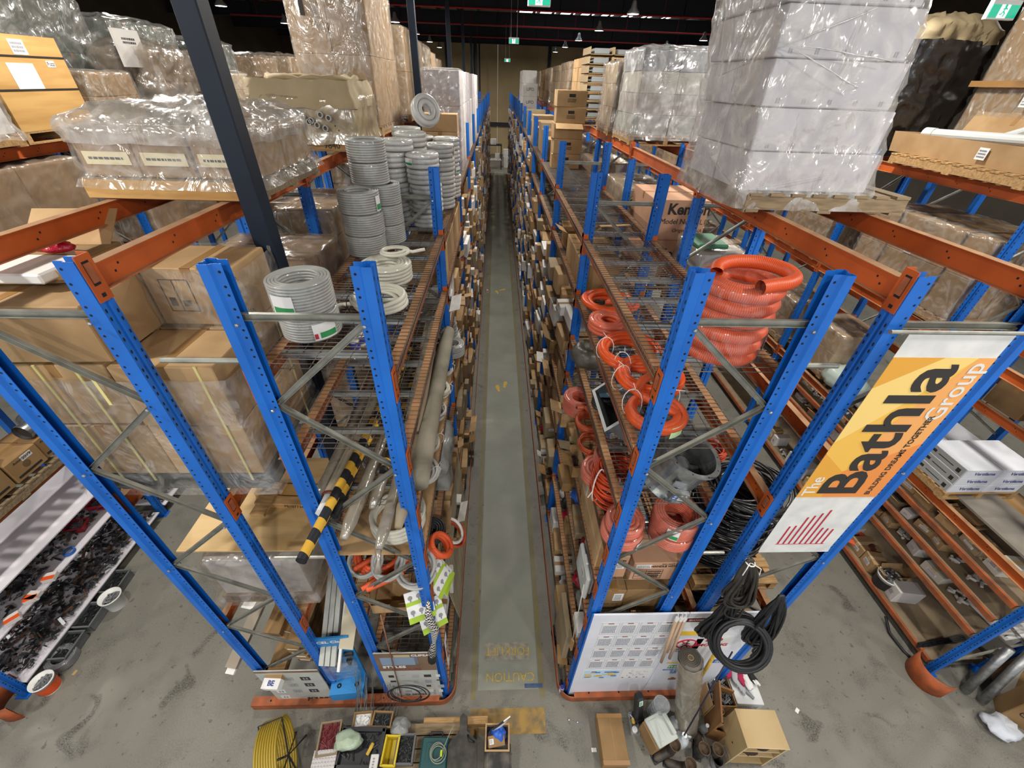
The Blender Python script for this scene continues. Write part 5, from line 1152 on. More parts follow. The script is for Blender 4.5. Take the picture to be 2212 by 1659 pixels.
for k in range(14): a, b = rs.uniform(.16, .36), rs.uniform(.62, .82); f.box(a, a + rs.uniform(.01, .06), -.0032, -.0022, b, b + .004); f.box(a, a + .004, -.0032, -.0022, b, b + rs.uniform(.01, .04))
f.obj('plan_line', INKG, o); f = MB()
for k in range(4): f.box(.11 + .09 * k, .135 + .09 * k, -.0032, -.0022, .585, .605)
f.obj('plan_symbol', HDR, o)
f = MB()
for x, z in ((-.47, 2.27), (-.47, .9), (-.47, .03), (.47, 2.27), (.3, .2), (0, .4)): f.lathe([(.008, -.001), (.001, -.004)], (x, 0, z), 8, M=Matrix.Rotation(PI / 2, 4, 'X'), caps=False)
f.obj('screw', INKG, t)
t = thing('notice_board', 'white notice board with safety signs, right of the printed sheets', 'board', (2.41, 1.862, .10)); t0x = 2.41; tz = .10
f = MB(); f.rbox(-.425, .425, 0, .018, 0, 2.24, .003); f.obj('panel', BRD, t)
def sg(u, v): p = P(u, v, Y=1.86); return p.x - t0x, p.z - tz
x, z = sg(1481, 1392); o = panel('prohibition_sign', PAPER, t, x - .16, x + .17, z - .2, z + .14, -.001, .0015)
f = MB(); f.tube([(x + .11 * math.cos(2 * PI * k / 28), -.004, z + .02 + .11 * math.sin(2 * PI * k / 28)) for k in range(28)], .010, 5, True); f.tube([(x - .078, -.005, z + .098), (x + .078, -.005, z - .058)], .010, 5); f.obj('red_ring', RED, o)
f = MB(); f.lathe([(.016, .0), (.001, .002)], (x + .005, -.003, z + .085), 10, M=Matrix.Rotation(PI / 2, 4, 'X'))
for a, b, r in (((0, .06), (0, .0), .012), ((0, .0), (-.04, -.06), .008), ((0, .0), (.035, -.065), .008), ((0, .05), (-.045, .01), .006), ((0, .05), (.04, .015), .006)): f.tube([(x + a[0], -.003, z + a[1]), (x + b[0], -.003, z + b[1])], r, 5)
f.obj('walking_figure', INK, o); text('NO PEDESTRIAN', t, (x, -.004, z - .13), .042, INK, FRONT); text('ACCESS', t, (x, -.004, z - .175), .042, INK, FRONT)
x, z = sg(1535, 1388); o = panel('prohibition_sign', PAPER, t, x - .18, x + .22, z - .16, z + .16, -.001, .0015); text('NO', o, (x + .02, -.004, z + .07), .12, RED, FRONT, bold=.003); text('SMOKING', o, (x + .02, -.004, z - .06), .085, RED, FRONT, bold=.003)
x, z = sg(1476, 1421); o = poly('warning_triangle', mat('sign_yellow', '#e0b830', .6), t, [(x - .07, z - .06), (x + .07, z - .06), (x, z + .06)], -.003); poly('symbol', INK, o, [(x - .03, z - .04), (x + .03, z - .04), (x + .015, z - .005), (x - .01, z)], -.0045)
x, z = sg(1470, 1430); text('FORKLIFT IN USE', t, (x + .06, -.004, z - .02), .058, mat('sign_yellow', '#e0b830'), FRONT, bold=.002)
x, z = sg(1466, 1440); o = panel('green_sign', GREEN, t, x - .13, x + .25, z - .045, z + .045, -.001, .0015); text('THINK TIDY', o, (x + .06, -.004, z), .072, WHITE, FRONT, bold=.002)
for k, s in enumerate(('GOOD HOUSEKEEPING', 'IS ESSENTIAL', 'FOR SAFETY')): text(s, t, (x + .06, -.004, z - .09 - .052 * k), .045, BLUEP, FRONT, bold=.001)
x, z = sg(1505, 1343); o = panel('danger_sign', PAPER, t, x - .14, x + .14, z - .13, z + .10, -.001, .0015); panel('sign_band', INK, o, x - .12, x + .12, z + .0, z + .08, -.003, .001); panel('sign_band', RED, o, x - .1, x + .1, z + .02, z + .06, -.0042, .001); text('DANGER', o, (x, -.0055, z + .04), .045, PAPER, FRONT)
x, z = sg(1497, 1368); panel('yellow_sign', mat('sign_yellow', '#e0b830'), t, x - .15, x + .1, z - .05, z + .05, -.001, .0015)
x, z = sg(1560, 1428); o = panel('blue_sign', BLUEP, t, x - .12, min(x + .16, .42), z - .05, z + .05, -.001, .0015); bars(o, (x + .01, -.003, z), .2, .07, 2, PAPER, 'y', 3)
x, z = sg(1450, 1468); 
f = MB()
for k in range(2): f.box(x - .05 + .2 * k, x + .05 + .2 * k, -.003, -.001, z, z + .05); f.box(x - .02 + .2 * k, x + .02 + .2 * k, -.003, -.001, z + .05, z + .08)
f.obj('truck_print', mat('brown_print', '#8a6038', .7), t)
# wooden sticks hanging from white cable ties
for i, ((u0, v0), (u1, v1)) in enumerate((((1462, 1338), (1428, 1430)), ((1471, 1338), (1441, 1408)), ((1479, 1338), (1446, 1422)))):
    a = P(u0, v0, Y=1.80); b = P(u1, v1, Y=1.77); t = thing('wooden_stick', 'pale wooden stick hanging by a white tie before the notice boards, %s of three' % ['left', 'middle', 'right'][i], 'stick', b)
    f = MB(); f.tube([a - b, Vector((0, 0, 0))], .016, 10); f.obj('stick', mat('pale_stick', '#b89c80', .7), t, True)
    f = MB(); f.tube([a - b + Vector((0, 0, -.02)), a - b + Vector((0, 0, .03))], .019, 10); f.tube([a - b + Vector((0, 0, .03)), a - b + Vector((.01, .03, .09))], .004, 5); f.obj('tie', TIEW, t)
# hanging black hose bundles
def bundle(lab, u0, v0, u1, v1, Yc, wd, n, r, seed, m=BLACK, tilt=0, tie=True, yaw=0, fat=.06):
    a = P(u0, v0, Y=Yc); b = P(u1, v1, Y=Yc - .02); L = (a - b).length; t = thing('hose_bundle', lab, 'hose', a); rs = random.Random(seed)
    d = (b - a).normalized(); sx = Vector((math.cos(yaw), math.sin(yaw), 0)); f = MB()
    for k in range(n):
        w_ = wd * (.55 + .55 * rs.random()); l = L * (.86 + .16 * rs.random()); oy = rs.uniform(-fat, fat); ph = rs.uniform(-.4, .4); pts = []
        for q in range(26):
            an = 2 * PI * q / 26; s = (1 - math.cos(an)) / 2; lat = math.sin(an) * w_ * (s ** .6) + .02 * math.sin(3 * an + ph * 5)
            pts.append(d * (l * s) + sx * lat + Vector((0, oy * s + .012 * math.cos(2 * an + ph), 0)))
        f.tube(pts, r, 6, True)
    f.obj('hose', m, t, True)
    if tie:
        f = MB(); f.tube([d * .02 + Vector((.035 * math.cos(2 * PI * k / 10), .035 * math.sin(2 * PI * k / 10), 0)) for k in range(10)], .006, 5, True)
        for s in (-1, 1): f.tube([d * .02, d * .06 + Vector((.06 * s, -.05, .03)), d * .12 + Vector((.07 * s, -.05, .0))], .004, 4)
        f.obj('string_tie', TIEW, t)
    return t
BR2 = mat('brown_black_hose', '#25221f', .5, var='#37332d', vs=8)
bundle('uppermost brown black hose bundle tied with white string, below the banner', 1622, 1212, 1588, 1305, 1.72, .16, 20, .013, 1, BR2)
bundle('thin grey black hose bundle under the uppermost one', 1600, 1265, 1578, 1325, 1.74, .10, 9, .009, 2, BR2, tie=False)
bundle('left hanging black hose bundle before the safety signs', 1590, 1290, 1520, 1376, 1.73, .13, 20, .013, 3, BLACK, tie=False)
bundle('right hanging black hose bundle beside the front upright', 1690, 1290, 1625, 1392, 1.66, .17, 22, .013, 4, BLACK, tie=False)
bundle('thin black hose tail hanging behind the right bundle', 1650, 1370, 1630, 1425, 1.70, .05, 5, .010, 7, BLACK, tie=False)
c = P(1590, 1375, Y=1.64); loose('round black hose coil hanging in front of the safety signs', c + Vector((0, 0.0, -.0)), 11, .25, .0175, BLACK, 91, .17, None, rot=(.95, -.1, -.15), jit=.10, ring_end=False, name='hose_bundle', cat='hose')
f = MB(); a, b = P(1582, 1408, Y=1.66), P(1478, 1588, Y=1.25); f.tube([a, a.lerp(b, .5), b], .008, 8); o = f.obj('stick', mat('dark_violet_rod', '#231c33', .5), None, True); tag(o, 'thin dark rod with a pale tip leaning past the grey carpet roll', 'stick'); f = MB(); f.tube([b, b + (b - a).normalized() * .05], .009, 8); f.obj('tip', mat('pale_blue_tip', '#b5cde0', .5), o)
f = MB(); a, b = P(1552, 1400, Y=1.76), P(1535, 1440, Y=1.74); f.tube([a, b - Vector((0, 0, .5))], .02, 10); tag(f.obj('pole', YEL, None, True), 'yellow pole leaning at the safety board behind the carpet roll', 'pole')
# carpet roll
t = thing('carpet_roll', 'tall grey carpet roll in film leaning at the right rack end', 'roll', (2.46, 1.48, 0)); t.rotation_euler = (-.13, -.20, 0)
f = MB(); pts = []
for k in range(70): a = k * .42; r = .03 + .08 * k / 70; pts.append((r * math.cos(a), r * math.sin(a)))
f.lathe([(.112, .01), (.116, .4), (.112, 1.2), (.116, 1.70), (.108, 1.72)], n=26); f.obj('roll', mat('grey_carpet', '#6e6860', .9, var='#5f5a52', vs=6), t, True)
f = MB(); f.tube([(x, y, 1.722) for x, y in pts], .005, 4); f.obj('spiral_edge', mat('carpet_edge', '#4a453f', .9), t); f = MB(); f.lathe([(.03, 1.68), (.03, 1.73), (.025, 1.73), (.025, 1.68)], n=16); f.obj('core', CARD, t)
wrap(-.114, .114, -.114, .114, .02, 1.68, .02, 4, top=False, rad=.09).obj('film', SLV, t, True)
# floor carton
t = thing('carton', 'long brown carton with clear tape lying on the floor by the right guard rail', 'carton', (1.46, 1.37, 0), -.02)
f = MB(); f.rbox(-.155, .155, -.24, .24, 0, .20, .006); f.obj('box', CARDB, t); f = MB(); f.box(-.004, .004, -.24, .24, .2, .2015); f.box(-.157, .157, -.243, -.20, .12, .202); f.box(-.157, .157, .20, .243, .12, .202); f.obj('tape', TAPE, t)
# white display box (scale-like device) on a carton, jugs, tubs
p = P(1430, 1572, Z=.34); t = thing('sample_stand', 'pale grey moulded sample stand on a carton before the orange rail', 'stand', (p.x, p.y, 0), .35)
f = MB(); f.rbox(-.17, .13, -.14, .14, 0, .30, .006); f.obj('carton_base', CARDB, t); PG = mat('pale_grey_moulding', '#b7bdb6', .45)
f = MB(); f.rbox(-.15, .13, -.15, .15, .30, .345, .01); f.rbox(.07, .12, -.11, .11, .345, .40, .008); f.rbox(-.14, .05, .12, .145, .345, .36, .004); f.rbox(-.12, -.02, -.11, .11, .345, .35, .003); f.obj('moulding', PG, t)
p = P(1392, 1520, Z=.5); t = thing('black_holder', 'black upright plastic holder with a green and white label by the orange rail', 'holder', (p.x + .02, p.y - .02, 0), .2); t.rotation_euler = (-.12, -.14, .25)
f = MB(); f.rbox(-.05, .05, -.05, .05, 0, .68, .02); f.rbox(-.062, .062, -.06, .06, .0, .1, .01); f.obj('body', BLACKP, t); sticker(t, (0, -.05, .58), .05, .13, 'y', mat('mint_label', '#cfe2d4', .6), rows=3, pm=GREEN)
for i, (u, v, z, s) in enumerate(((1447, 1565, .12, 1), (1459, 1598, .10, 1.1))):
    p = P(u, v, Z=z); t = thing('plastic_jug', 'milky plastic jug beside the sample stand, %s one' % ['rear', 'front'][i], 'jug', (p.x + .06, p.y, 0)); f = MB(); f.lathe([(.07 * s, 0), (.078 * s, .02), (.078 * s, .17), (.06 * s, .22), (.025 * s, .25), (.025 * s, .28)], n=18); f.obj('body', mat('milky_plastic', '#c4ccd0', .3), t, True); f = MB(); f.lathe([(.028 * s, .27), (.028 * s, .30)], n=12); f.obj('cap', WHITE, t); f = MB(); f.tube([(.05 * s, 0, .24), (.09 * s, 0, .22), (.09 * s, 0, .14), (.075 * s, 0, .1)], .012, 6); f.obj('handle', mat('milky_plastic', '#c4ccd0'), t, True)
p = P(1428, 1515, Z=.45)
for k in range(5):
    t = thing('clear_tub', 'clear plastic tub in the stack leaning at the orange rail, %s' % nm[k].replace('fifth up', 'topmost'), 'tub', (p.x, p.y - .03, .03 + .085 * k), .1, 'clear tubs by the orange rail'); f = MB(); f.lathe([(.08, 0), (.095, .08), (.10, .085), (.09, .08), (.077, .004)], n=18, caps=False); f.obj('tub', GLASSY, t, True); f = MB(); f.lathe([(.077, .003), (.001, .003)], n=18, caps=False); f.obj('base', GLASSY, t)
p = P(1371, 1560, Z=.1); t = thing('clear_case', 'small clear plastic case with a yellow tag on the floor', 'case', (p.x, p.y, 0), -.08); f = MB(); f.box(-.05, .05, -.11, .11, 0, .004); f.box(-.05, -.046, -.11, .11, 0, .07); f.box(.046, .05, -.11, .11, 0, .07); f.box(-.05, .05, .106, .11, 0, .07); f.obj('case', GLASSY, t); f = MB(); f.rbox(-.02, .02, -.0, .06, .02, .05, .006); f.obj('tag', YEL, t); f = MB(); f.lathe([(.035, .0), (.035, .05), (.02, .055)], (0, -.06, .005), 12); f.obj('spool', WHITE, t); f = MB(); f.tube([(-.03, .09, .05), (.0, .05, .05), (.03, .03, .05)], .005, 5); f.obj('hook', WHITE, t)
def boot(lab, p, rz, m, hgt=.32, tip=0, s=1.0):
    t = thing('rubber_boot', lab, 'boot', p, rz); t.rotation_euler = (tip, 0, rz); f = MB()
    secs = [(0, .10, .045, .06, .0), (0, .02, .05, .07, .0), (0, -.03, .055, .06, .0)]
    f.tube([(0, .20, .045), (0, .17, .05), (0, .10, .055), (0, .03, .065), (0, -.02, .10), (0, -.03, .16), (0, -.03, .24), (0, -.03, hgt)], .05, 14, caps=False, rr=[.012, .04, .048, .055, .062, .055, .058, .066]); f.v = [(x * s, y * s, max(.004, z) * s) for x, y, z in f.v]; f.obj('boot', m, t, True)
    f = MB(); f.lathe([(.066, hgt - .01), (.069, hgt), (.062, hgt), (.055, hgt - .06), (.001, hgt - .08)], (0, -.03, 0), 14, caps=False); f.v = [(x * s, y * s, z * s) for x, y, z in f.v]; f.obj('opening', mat('boot_inside', '#5b4a38', .9), t)
    f = MB(); f.rbox(-.05, .05, -.09, .21, 0, .018, .008); f.v = [(x * s, y * s, z * s) for x, y, z in f.v]; f.obj('sole', BLACKP, t); return t
BT1 = mat('dark_brown_boot', '#2c2622', .55, var='#4a4037', vs=9)
boot('dark rubber boot with its toe to the left, before the sample stand', P(1450, 1640, Z=0) + Vector((-.04, .06, 0)), 1.9, BT1, tip=0)
boot('dark rubber boot lying forward with a brown opening, at the bottom edge', P(1465, 1655, Z=0) + Vector((.02, -.03, 0)), 1.2, BT1)
boot('dark rubber boot standing beside the carpet roll', P(1505, 1625, Z=0), -.4, BT1); boot('dark rubber boot behind the plastic bag near the cabinet', P(1525, 1640, Z=0) + Vector((.04, .05, 0)), .7, BT1)
p = P(1520, 1575, Z=.1); t = thing('plastic_bottle', 'small clear bottle between the carpet roll and the wooden cabinet', 'bottle', (p.x, p.y, 0)); f = MB(); f.lathe([(.04, 0), (.045, .01), (.045, .16), (.02, .21), (.018, .24), (.001, .241)], n=16); f.obj('body', GLASSY, t, True); f = MB(); f.lathe([(.02, .235), (.02, .26)], n=10); f.obj('cap', WHITE, t)
t = thing('wrapped_pot', 'dark pot in a clear crumpled bag at the bottom edge by the cabinet', 'pot', P(1540, 1650, Z=.0)); f = MB(); f.lathe([(.05, 0), (.06, .2), (.055, .2), (.045, .02)], n=14, caps=False); f.obj('pot', BLACKP, t, True); wrap(-.085, .085, -.085, .085, .0, .28, .05, 9, step=.03, top=False, rad=.04).obj('bag', FILMW, t, True)
# mdf cabinet
MDF = mat('mdf', '#b29a70', .75, var='#a58c62', vs=2); MDFE = mat('mdf_edge', '#d0b98e', .7)
t = thing('open_cabinet', 'raw chipboard cabinet with open shelves and dark rags at the bottom right', 'cabinet', (3.06, 1.30, 0), -.06)
for nm_, a in (('side_panel', (-.23, -.212, -.17, .17, 0, .74)), ('side_panel', (.212, .23, -.17, .17, 0, .74)), ('top', (-.235, .235, -.175, .175, .74, .758)), ('back_panel', (-.21, .21, .155, .17, 0, .74)), ('shelf', (-.21, .21, -.165, .155, .55, .566)), ('shelf', (-.21, .21, -.165, .155, .36, .376)), ('shelf', (-.21, .21, -.165, .155, .04, .056))): f = MB(); f.box(*a); f.obj(nm_, MDF, t)
f = MB(); f.box(-.235, .235, -.178, -.175, .74, .758); f.box(-.23, -.212, -.173, -.17, 0, .74); f.box(.212, .23, -.173, -.17, 0, .74); f.box(-.21, .21, -.168, -.165, .55, .566); f.box(-.21, .21, -.168, -.165, .36, .376); f.obj('edge_band', MDFE, t)
blob('rag', 'dark purple rag hanging out of the chipboard cabinet', 'rag', (3.04, 1.20, .567), (.11, .07, .06), mat('purple_rag', '#33242e', .9), 5, .6)
blob('rag', 'dark brown rag on the lower shelf of the chipboard cabinet', 'rag', (2.98, 1.22, .377), (.12, .08, .05), mat('brown_rag', '#3b2a22', .9), 6, .6)
# boxes behind the cabinet
t = thing('open_carton', 'brown carton full of grey metal clips beside the white box', 'carton', (2.90, 1.79, 0), -.05)
f = MB(); f.box(-.15, .15, -.19, .19, 0, .02); f.box(-.15, .15, -.19, -.184, 0, .42); f.box(-.15, .15, .184, .19, 0, .42); f.box(-.15, -.144, -.19, .19, 0, .42); f.box(.144, .15, -.19, .19, 0, .42); f.obj('box', CARD, t)
f = MB(); rs = random.Random(4)
for k in range(46): 
    M = Matrix.Translation((rs.uniform(-.11, .11), rs.uniform(-.15, .15), .34 + rs.uniform(-.03, .05))) @ Matrix.Rotation(rs.uniform(0, 3), 4, 'Z') @ Matrix.Rotation(rs.uniform(-.5, .5), 4, 'X'); l = rs.uniform(.03, .06); f.box(-l, l, -.014, .014, -.002, .002, M=M); f.box(-l, l, -.014, -.010, .0, .022, M=M); f.box(-l, l, .010, .014, .0, .022, M=M)
o = f.obj('metal_clips', mat('dull_clip', '#8d9092', .4, .6), t); o['kind'] = 'stuff'
f = MB(); f.box(-.06, .06, -.18, -.186, .3, .34); f.obj('print', INK, t)
t = thing('carton', 'glossy white box under a heap of gloves, beside the open clip carton', 'carton', (3.24, 1.80, 0), -.06); f = MB(); f.rbox(-.17, .17, -.19, .19, 0, .42, .006); f.obj('box', mat('white_box', '#d0d2d3', .5), t); bars(t, (0, -.19, .3), .25, .1, 2, INKG, 'y', 3)
f = MB(); f.tube([(-.1, .08, .423), (-.03, -.02, .425), (.06, -.13, .424)], .03, 8, rr=[.02, .035, .02]); f.obj('gloss_print', INKG, t)
GL = [mat('crimson_cloth', '#a01c48', .8), mat('grey_cloth', '#a5a7a9', .8), mat('black_cloth', '#1c1b1c', .85), mat('white_cloth', '#d7d6d4', .8)]
for i, (x, y, m, l, rz) in enumerate(((3.10, 1.93, 0, .1, .5), (3.16, 1.90, 1, .15, 1.2), (3.22, 1.92, 0, .14, 1.3), (3.30, 1.92, 2, .15, 1.0), (3.36, 1.90, 2, .12, 2.0), (3.27, 1.84, 3, .14, 1.8), (3.18, 1.82, 1, .13, 1.5), (3.38, 1.84, 3, .08, 2.2))):
    o = blob('glove', 'crumpled %s glove on the white box, %s from the left' % (['crimson', 'grey', 'black', 'white'][m], ['first', 'second', 'third', 'fourth', 'fifth', 'sixth', 'seventh', 'eighth'][i]), 'glove', (x, y, .43 + .012 * (i % 3)), (l * .8, l * .35, .022), GL[m], 20 + i, .5, group='gloves on the white box'); o.rotation_euler = (0, 0, rz)
t = thing('ply_bin', 'brown fibreboard bin with cardboard cores left of the cabinet', 'bin', (2.78, 1.60, 0), -.35); f = MB(); f.box(-.02, 0, -.22, .22, 0, .62); f.box(0, .2, .2, .22, 0, .5); f.box(0, .2, -.22, -.2, 0, .3); f.obj('panel', mat('brown_board', '#8a6238', .75, var='#75512c', vs=3), t); f = MB()
for k in range(3): f.lathe([(.04, .1), (.04, .34), (.034, .34), (.034, .1)], (.08, -.1 + .1 * k, 0), 14, caps=False)
f.obj('card_core', CARD, t)
# ---- left rack end boards
t = thing('display_board', 'product board lettered STYLES and CLIPSAL leaning at the near left upright', 'board', (-.995, 1.865, .01))
f = MB(); f.box(-.335, .33, 0, .012, 0, 1.49); f.obj('panel', mat('board_grey_white', '#b8bab4', .45, var='#abada7', vs=4), t)
panel('brown_header', mat('board_brown', '#7d6450', .5, var='#6a5140', vs=3), t, -.335, .33, 1.0, 1.49, -.001, .001)
panel('photo_print', mat('photo_blue', '#7f93ab', .5), t, -.28, .10, 1.17, 1.38, -.0022, .001); panel('photo_print', mat('photo_cream', '#b9a985', .5), t, -.12, .06, 1.39, 1.45, -.0022, .001); panel('photo_print', mat('photo_frame', '#6a6f78', .5), t, .10, .14, 1.2, 1.4, -.0022, .001)
text('STYLES', t, (-.15, -.003, 1.115), .085, PAPER, FRONT, bold=.002); text('COLOURS', t, (-.02, -.003, 1.04), .075, HDR, FRONT); text('CLIPSAL', t, (.19, -.003, 1.43), .065, PAPER, FRONT, bold=.002)
rs = random.Random(12)
for k in range(22):
    x = -.26 + .14 * (k % 5); z = .86 - .17 * (k // 5)
    if k in (6, 12): continue
    panel('product_print', [INKG, mat('print_mid', '#9da0a0', .6), mat('print_dark', '#33302e', .5), mat('print_pale', '#cfd0cc', .6)][rs.choice((0, 1, 1, 2, 3))], t, x, x + .05 + .05 * rs.random(), z - .09 * rs.random() - .02, z, -.001, .0012)
text('ID SERIES', t, (.0, -.003, .2), .07, INK, FRONT); f = MB()
for k in range(6): f.lathe([(.022, .0005), (.001, .001)], (.17 + .07 * (k % 2), 0, .32 - .06 * (k // 2)), 10, M=Matrix.Rotation(PI / 2, 4, 'X') , caps=False)
f.obj('knob_print', INKG, t)
t = thing('display_board', 'product board lettered SOUND leaning low at the far left of the rack end', 'board', (-2.39, 1.865, .08))
f = MB(); f.box(-.37, .35, 0, .012, 0, .99); f.obj('panel', mat('board_grey_white', '#b8bab4'), t); panel('dark_header', mat('board_brown', '#7d6450'), t, -.37, .35, .94, .99, -.001, .001)
for k in range(10):
    x = -.3 + .2 * (k % 3); z = .8 - .2 * (k // 3); o = panel('product_print', [PAPER, mat('print_dark', '#33302e'), mat('print_mid', '#9da0a0')][(k * 2) % 3 if k else 1], t, x, x + .11, z - .1, z, -.001, .0012); panel('switch_print', INKG if k else PAPER, o, x + .03, x + .05, z - .075, z - .025, -.0025, .001); panel('switch_print', INKG if k else PAPER, o, x + .065, x + .085, z - .075, z - .025, -.0025, .001)
text('SOUND', t, (.16, -.003, .08), .085, INK, FRONT, bold=.004)
CB = mat('cel_blue', '#2f86c4', .4, var='#2877b0', vs=3)
t = thing('display_stand', 'blue display stand lettered CEL Classic with sample fittings on it', 'stand', (-1.80, 1.97, .35), .06)
f = MB(); f.box(-.20, .20, 0, .02, .0, 1.30); f.box(-.20, .20, -.18, 0, .02, .04); f.box(-.20, .20, -.19, -.17, .02, .20); f.box(-.20, -.19, -.18, 0, .02, .22); f.box(.19, .20, -.18, 0, .02, .22); f.obj('body', CB, t)
text('CEL Classic', t, (0.02, -.002, 1.21), .075, PAPER, FRONT, bold=.002); f = MB()
for x in (-.1, .11): f.lathe([(.03, .0), (.001, .001)], (x, -.1, .222), 14, caps=False)
f.box(-.2, .2, -.19, .0, .20, .221); f.obj('top_shelf', CB, t); f = MB()
for x in (-.1, .11): f.lathe([(.028, .2225), (.001, .2228)], (x, -.1, 0), 14, caps=False)
f.obj('hole', HOLE, t); f = MB(); f.rbox(-.14, .03, -.03, 0, .92, 1.0, .006); f.rbox(.08, .18, -.03, 0, .86, .94, .006); f.rbox(-.17, -.13, -.05, 0, .7, .86, .006); f.rbox(-.06, .0, -.06, 0, .66, .84, .006); f.rbox(.1, .14, -.07, 0, .72, .84, .006); f.obj('sample_fitting', mat('sample_black', '#2d2e31', .35), t); wrap(-.17, .18, -.09, -.05, .45, .9, .03, 5, top=False, rad=.015).obj('clear_bag', FILM, t, True)
# loose cable loops in front of the board
for i, (cx, cz, r, sd) in enumerate(((-1.02, .52, .26, 1), (-1.10, .46, .22, 2))):
    t = loose('thin black cable loop hanging before the product board, %s one' % ['larger', 'smaller'][i], (cx, 1.80, cz), 2, r, .006, BLACKP, 100 + i, .03, None, rot=(PI / 2, 0, 0), squash=1.25, jit=.12, nn=5, ring_end=False, name='cable_loop', cat='cable')
f = MB(); rs = random.Random(9)
for k in range(16): a = rs.uniform(-1.62, -1.42); f.tube([(a, 1.86 + rs.uniform(-.03, .03), .95 + rs.uniform(-.15, .15)), (a - .05, 1.78, .5), (a - .13 + rs.uniform(-.04, .04), 1.62 + rs.uniform(-.05, .05), .01)], .004, 4)
o = f.obj('thin_rods', ZINC); tag(o, 'sheaf of thin bent metal rods leaning over the left front rail', 'rod', kind='stuff')
f = MB()
for k in range(9): a = -1.33 + .02 * k + .05 * (k % 2); f.tube([(a, 1.84, .7 - .03 * k), (a - .03, 1.75, .3), (a - .1, 1.66, .02)], .003, 4)
o = f.obj('thin_rods', ZINC); tag(o, 'thinner sheaf of wire rods left of the product board', 'rod', kind='stuff')
f = MB(); f.tube([P(822, 1328, Y=1.86), P(850, 1440, Y=1.85), P(868, 1505, Y=1.84)], .007, 6); tag(f.obj('copper_tube', mat('copper_tube', '#9a6a52', .4, .6), None, True), 'thin copper tube leaning along the second left upright', 'tube')
t = thing('checked_rag', 'black and white checked rag hanging at the near left upright', 'rag', P(925, 1300, Y=1.84)); f = MB(); CK = nodes('checked_cloth')
m, nt, b, N, L = CK; ck = N.new('ShaderNodeTexChecker'); tc = N.new('ShaderNodeTexCoord'); ck.inputs['Scale'].default_value = 45; ck.inputs[1].default_value = hexc('#1b1b1c'); ck.inputs[2].default_value = hexc('#cfcdc8'); L.new(tc.outputs['Object'], ck.inputs[0]); L.new(ck.outputs[0], b.inputs['Base Color'])
f.tube([(0, 0, 0), (-.02, -.02, -.25), (.02, -.03, -.5), (-.01, -.03, -.8), (-.05, -.04, -1.05)], .035, 8, rr=[.015, .04, .045, .02, .05]); f.obj('cloth', m, t, True); f = MB(); f.tube([(-.05, -.04, -1.03), (-.06, -.05, -1.2)], .035, 8, rr=[.04, .05]); f.obj('black_end', BLACK, t, True)
# ---- long cartons and channels sticking out of the left pallet rack
def beamlet(lab, a, b, wd, ht, m, cat='carton', name='long_carton', roll=0):
    A, B = Vector(a), Vector(b); d = (B - A).normalized(); x = d.cross(Vector((0, 0, 1))).normalized(); z = x.cross(d); L = (B - A).length
    f = MB(); M = Matrix(((x.x, d.x, z.x, A.x), (x.y, d.y, z.y, A.y), (x.z, d.z, z.z, A.z), (0, 0, 0, 1))); f.box(-wd / 2, wd / 2, 0, L, -ht / 2, ht / 2); o = f.obj(name, m); o.matrix_world = M; tag(o, lab, cat); return o
fl = [(-2.55, 1.72, .92), (-2.42, 4.4, 1.35)]
o = beamlet('long brown carton with a white end lettered BE, sticking out over the left rail', (-2.56, 1.74, .90), (-2.40, 4.3, 1.30), .19, .11, CARDB); f = MB(); f.box(-.096, .096, -.002, .10, -.056, .057); f.obj('white_end', PAPER, o); text('BE', o, (0, .05, .0585), .07, mat('label_navy', '#3a4680', .6), (0, 0, 0), bold=.003)
f = MB(); f.tube([(.097, .55, -.05), (.097, .55, .058), (-.097, .58, .058)], .004, 5); f.obj('string', TIEW, o)
beamlet('crushed brown long carton with a torn end, left of the one lettered BE', (-2.70, 2.25, 1.08), (-2.50, 4.5, 1.4), .2, .13, CARDB)
for k in range(4): 
    o = beamlet('long brown carton with a white slot end by the left frame, %s of four' % ['top', 'second', 'third', 'bottom'][k], (-2.30 + .02 * k, 2.0, 1.30 - .10 * k), (-2.12 + .02 * k, 4.4, 1.50 - .10 * k), .17, .085, CARDB); f = MB(); f.box(-.06, .06, -.003, 0, -.01, .012); f.obj('slot_label', PAPER, o)
beamlet('grey paper wrapped plank sticking out at the far left of the rack end', (-2.98, 1.88, 1.15), (-2.66, 3.6, 1.75), .13, .05, mat('grey_paper_wrap', '#8f8475', .8), 'plank', 'wrapped_plank'); beamlet('white plastic bar end below the grey wrapped plank', (-3.0, 1.84, 1.09), (-2.68, 3.6, 1.69), .10, .03, WHITE, 'bar', 'plastic_bar')
beamlet('white metal sheet strip lying behind the grey wrapped plank', (-2.84, 2.3, 1.65), (-2.5, 4.0, 1.75), .14, .012, WHITE, 'strip', 'metal_strip')
PGR = mat('pale_trunking', '#aeb0a8', .5)
for k in range(3): beamlet('pale grey trunking length slanting down past the second left upright, %s' % ['left', 'middle', 'right'][k], (-1.92 + .062 * k, 1.84, 1.30 - .01 * k), (-1.86 + .06 * k, 2.9, 2.35 + .02 * k), .052, .045, PGR, 'trunking', 'trunking')
beamlet('white angle strip right of the pale trunking lengths', (-1.74, 1.80, 1.22), (-1.66, 2.85, 2.3), .03, .03, WHITE, 'strip', 'angle_strip'); beamlet('pale yellowish board strip behind the white angle strip', (-1.62, 1.9, 1.55), (-1.52, 2.9, 2.4), .16, .012, mat('pale_board', '#b5ab92', .7), 'strip', 'board_strip')
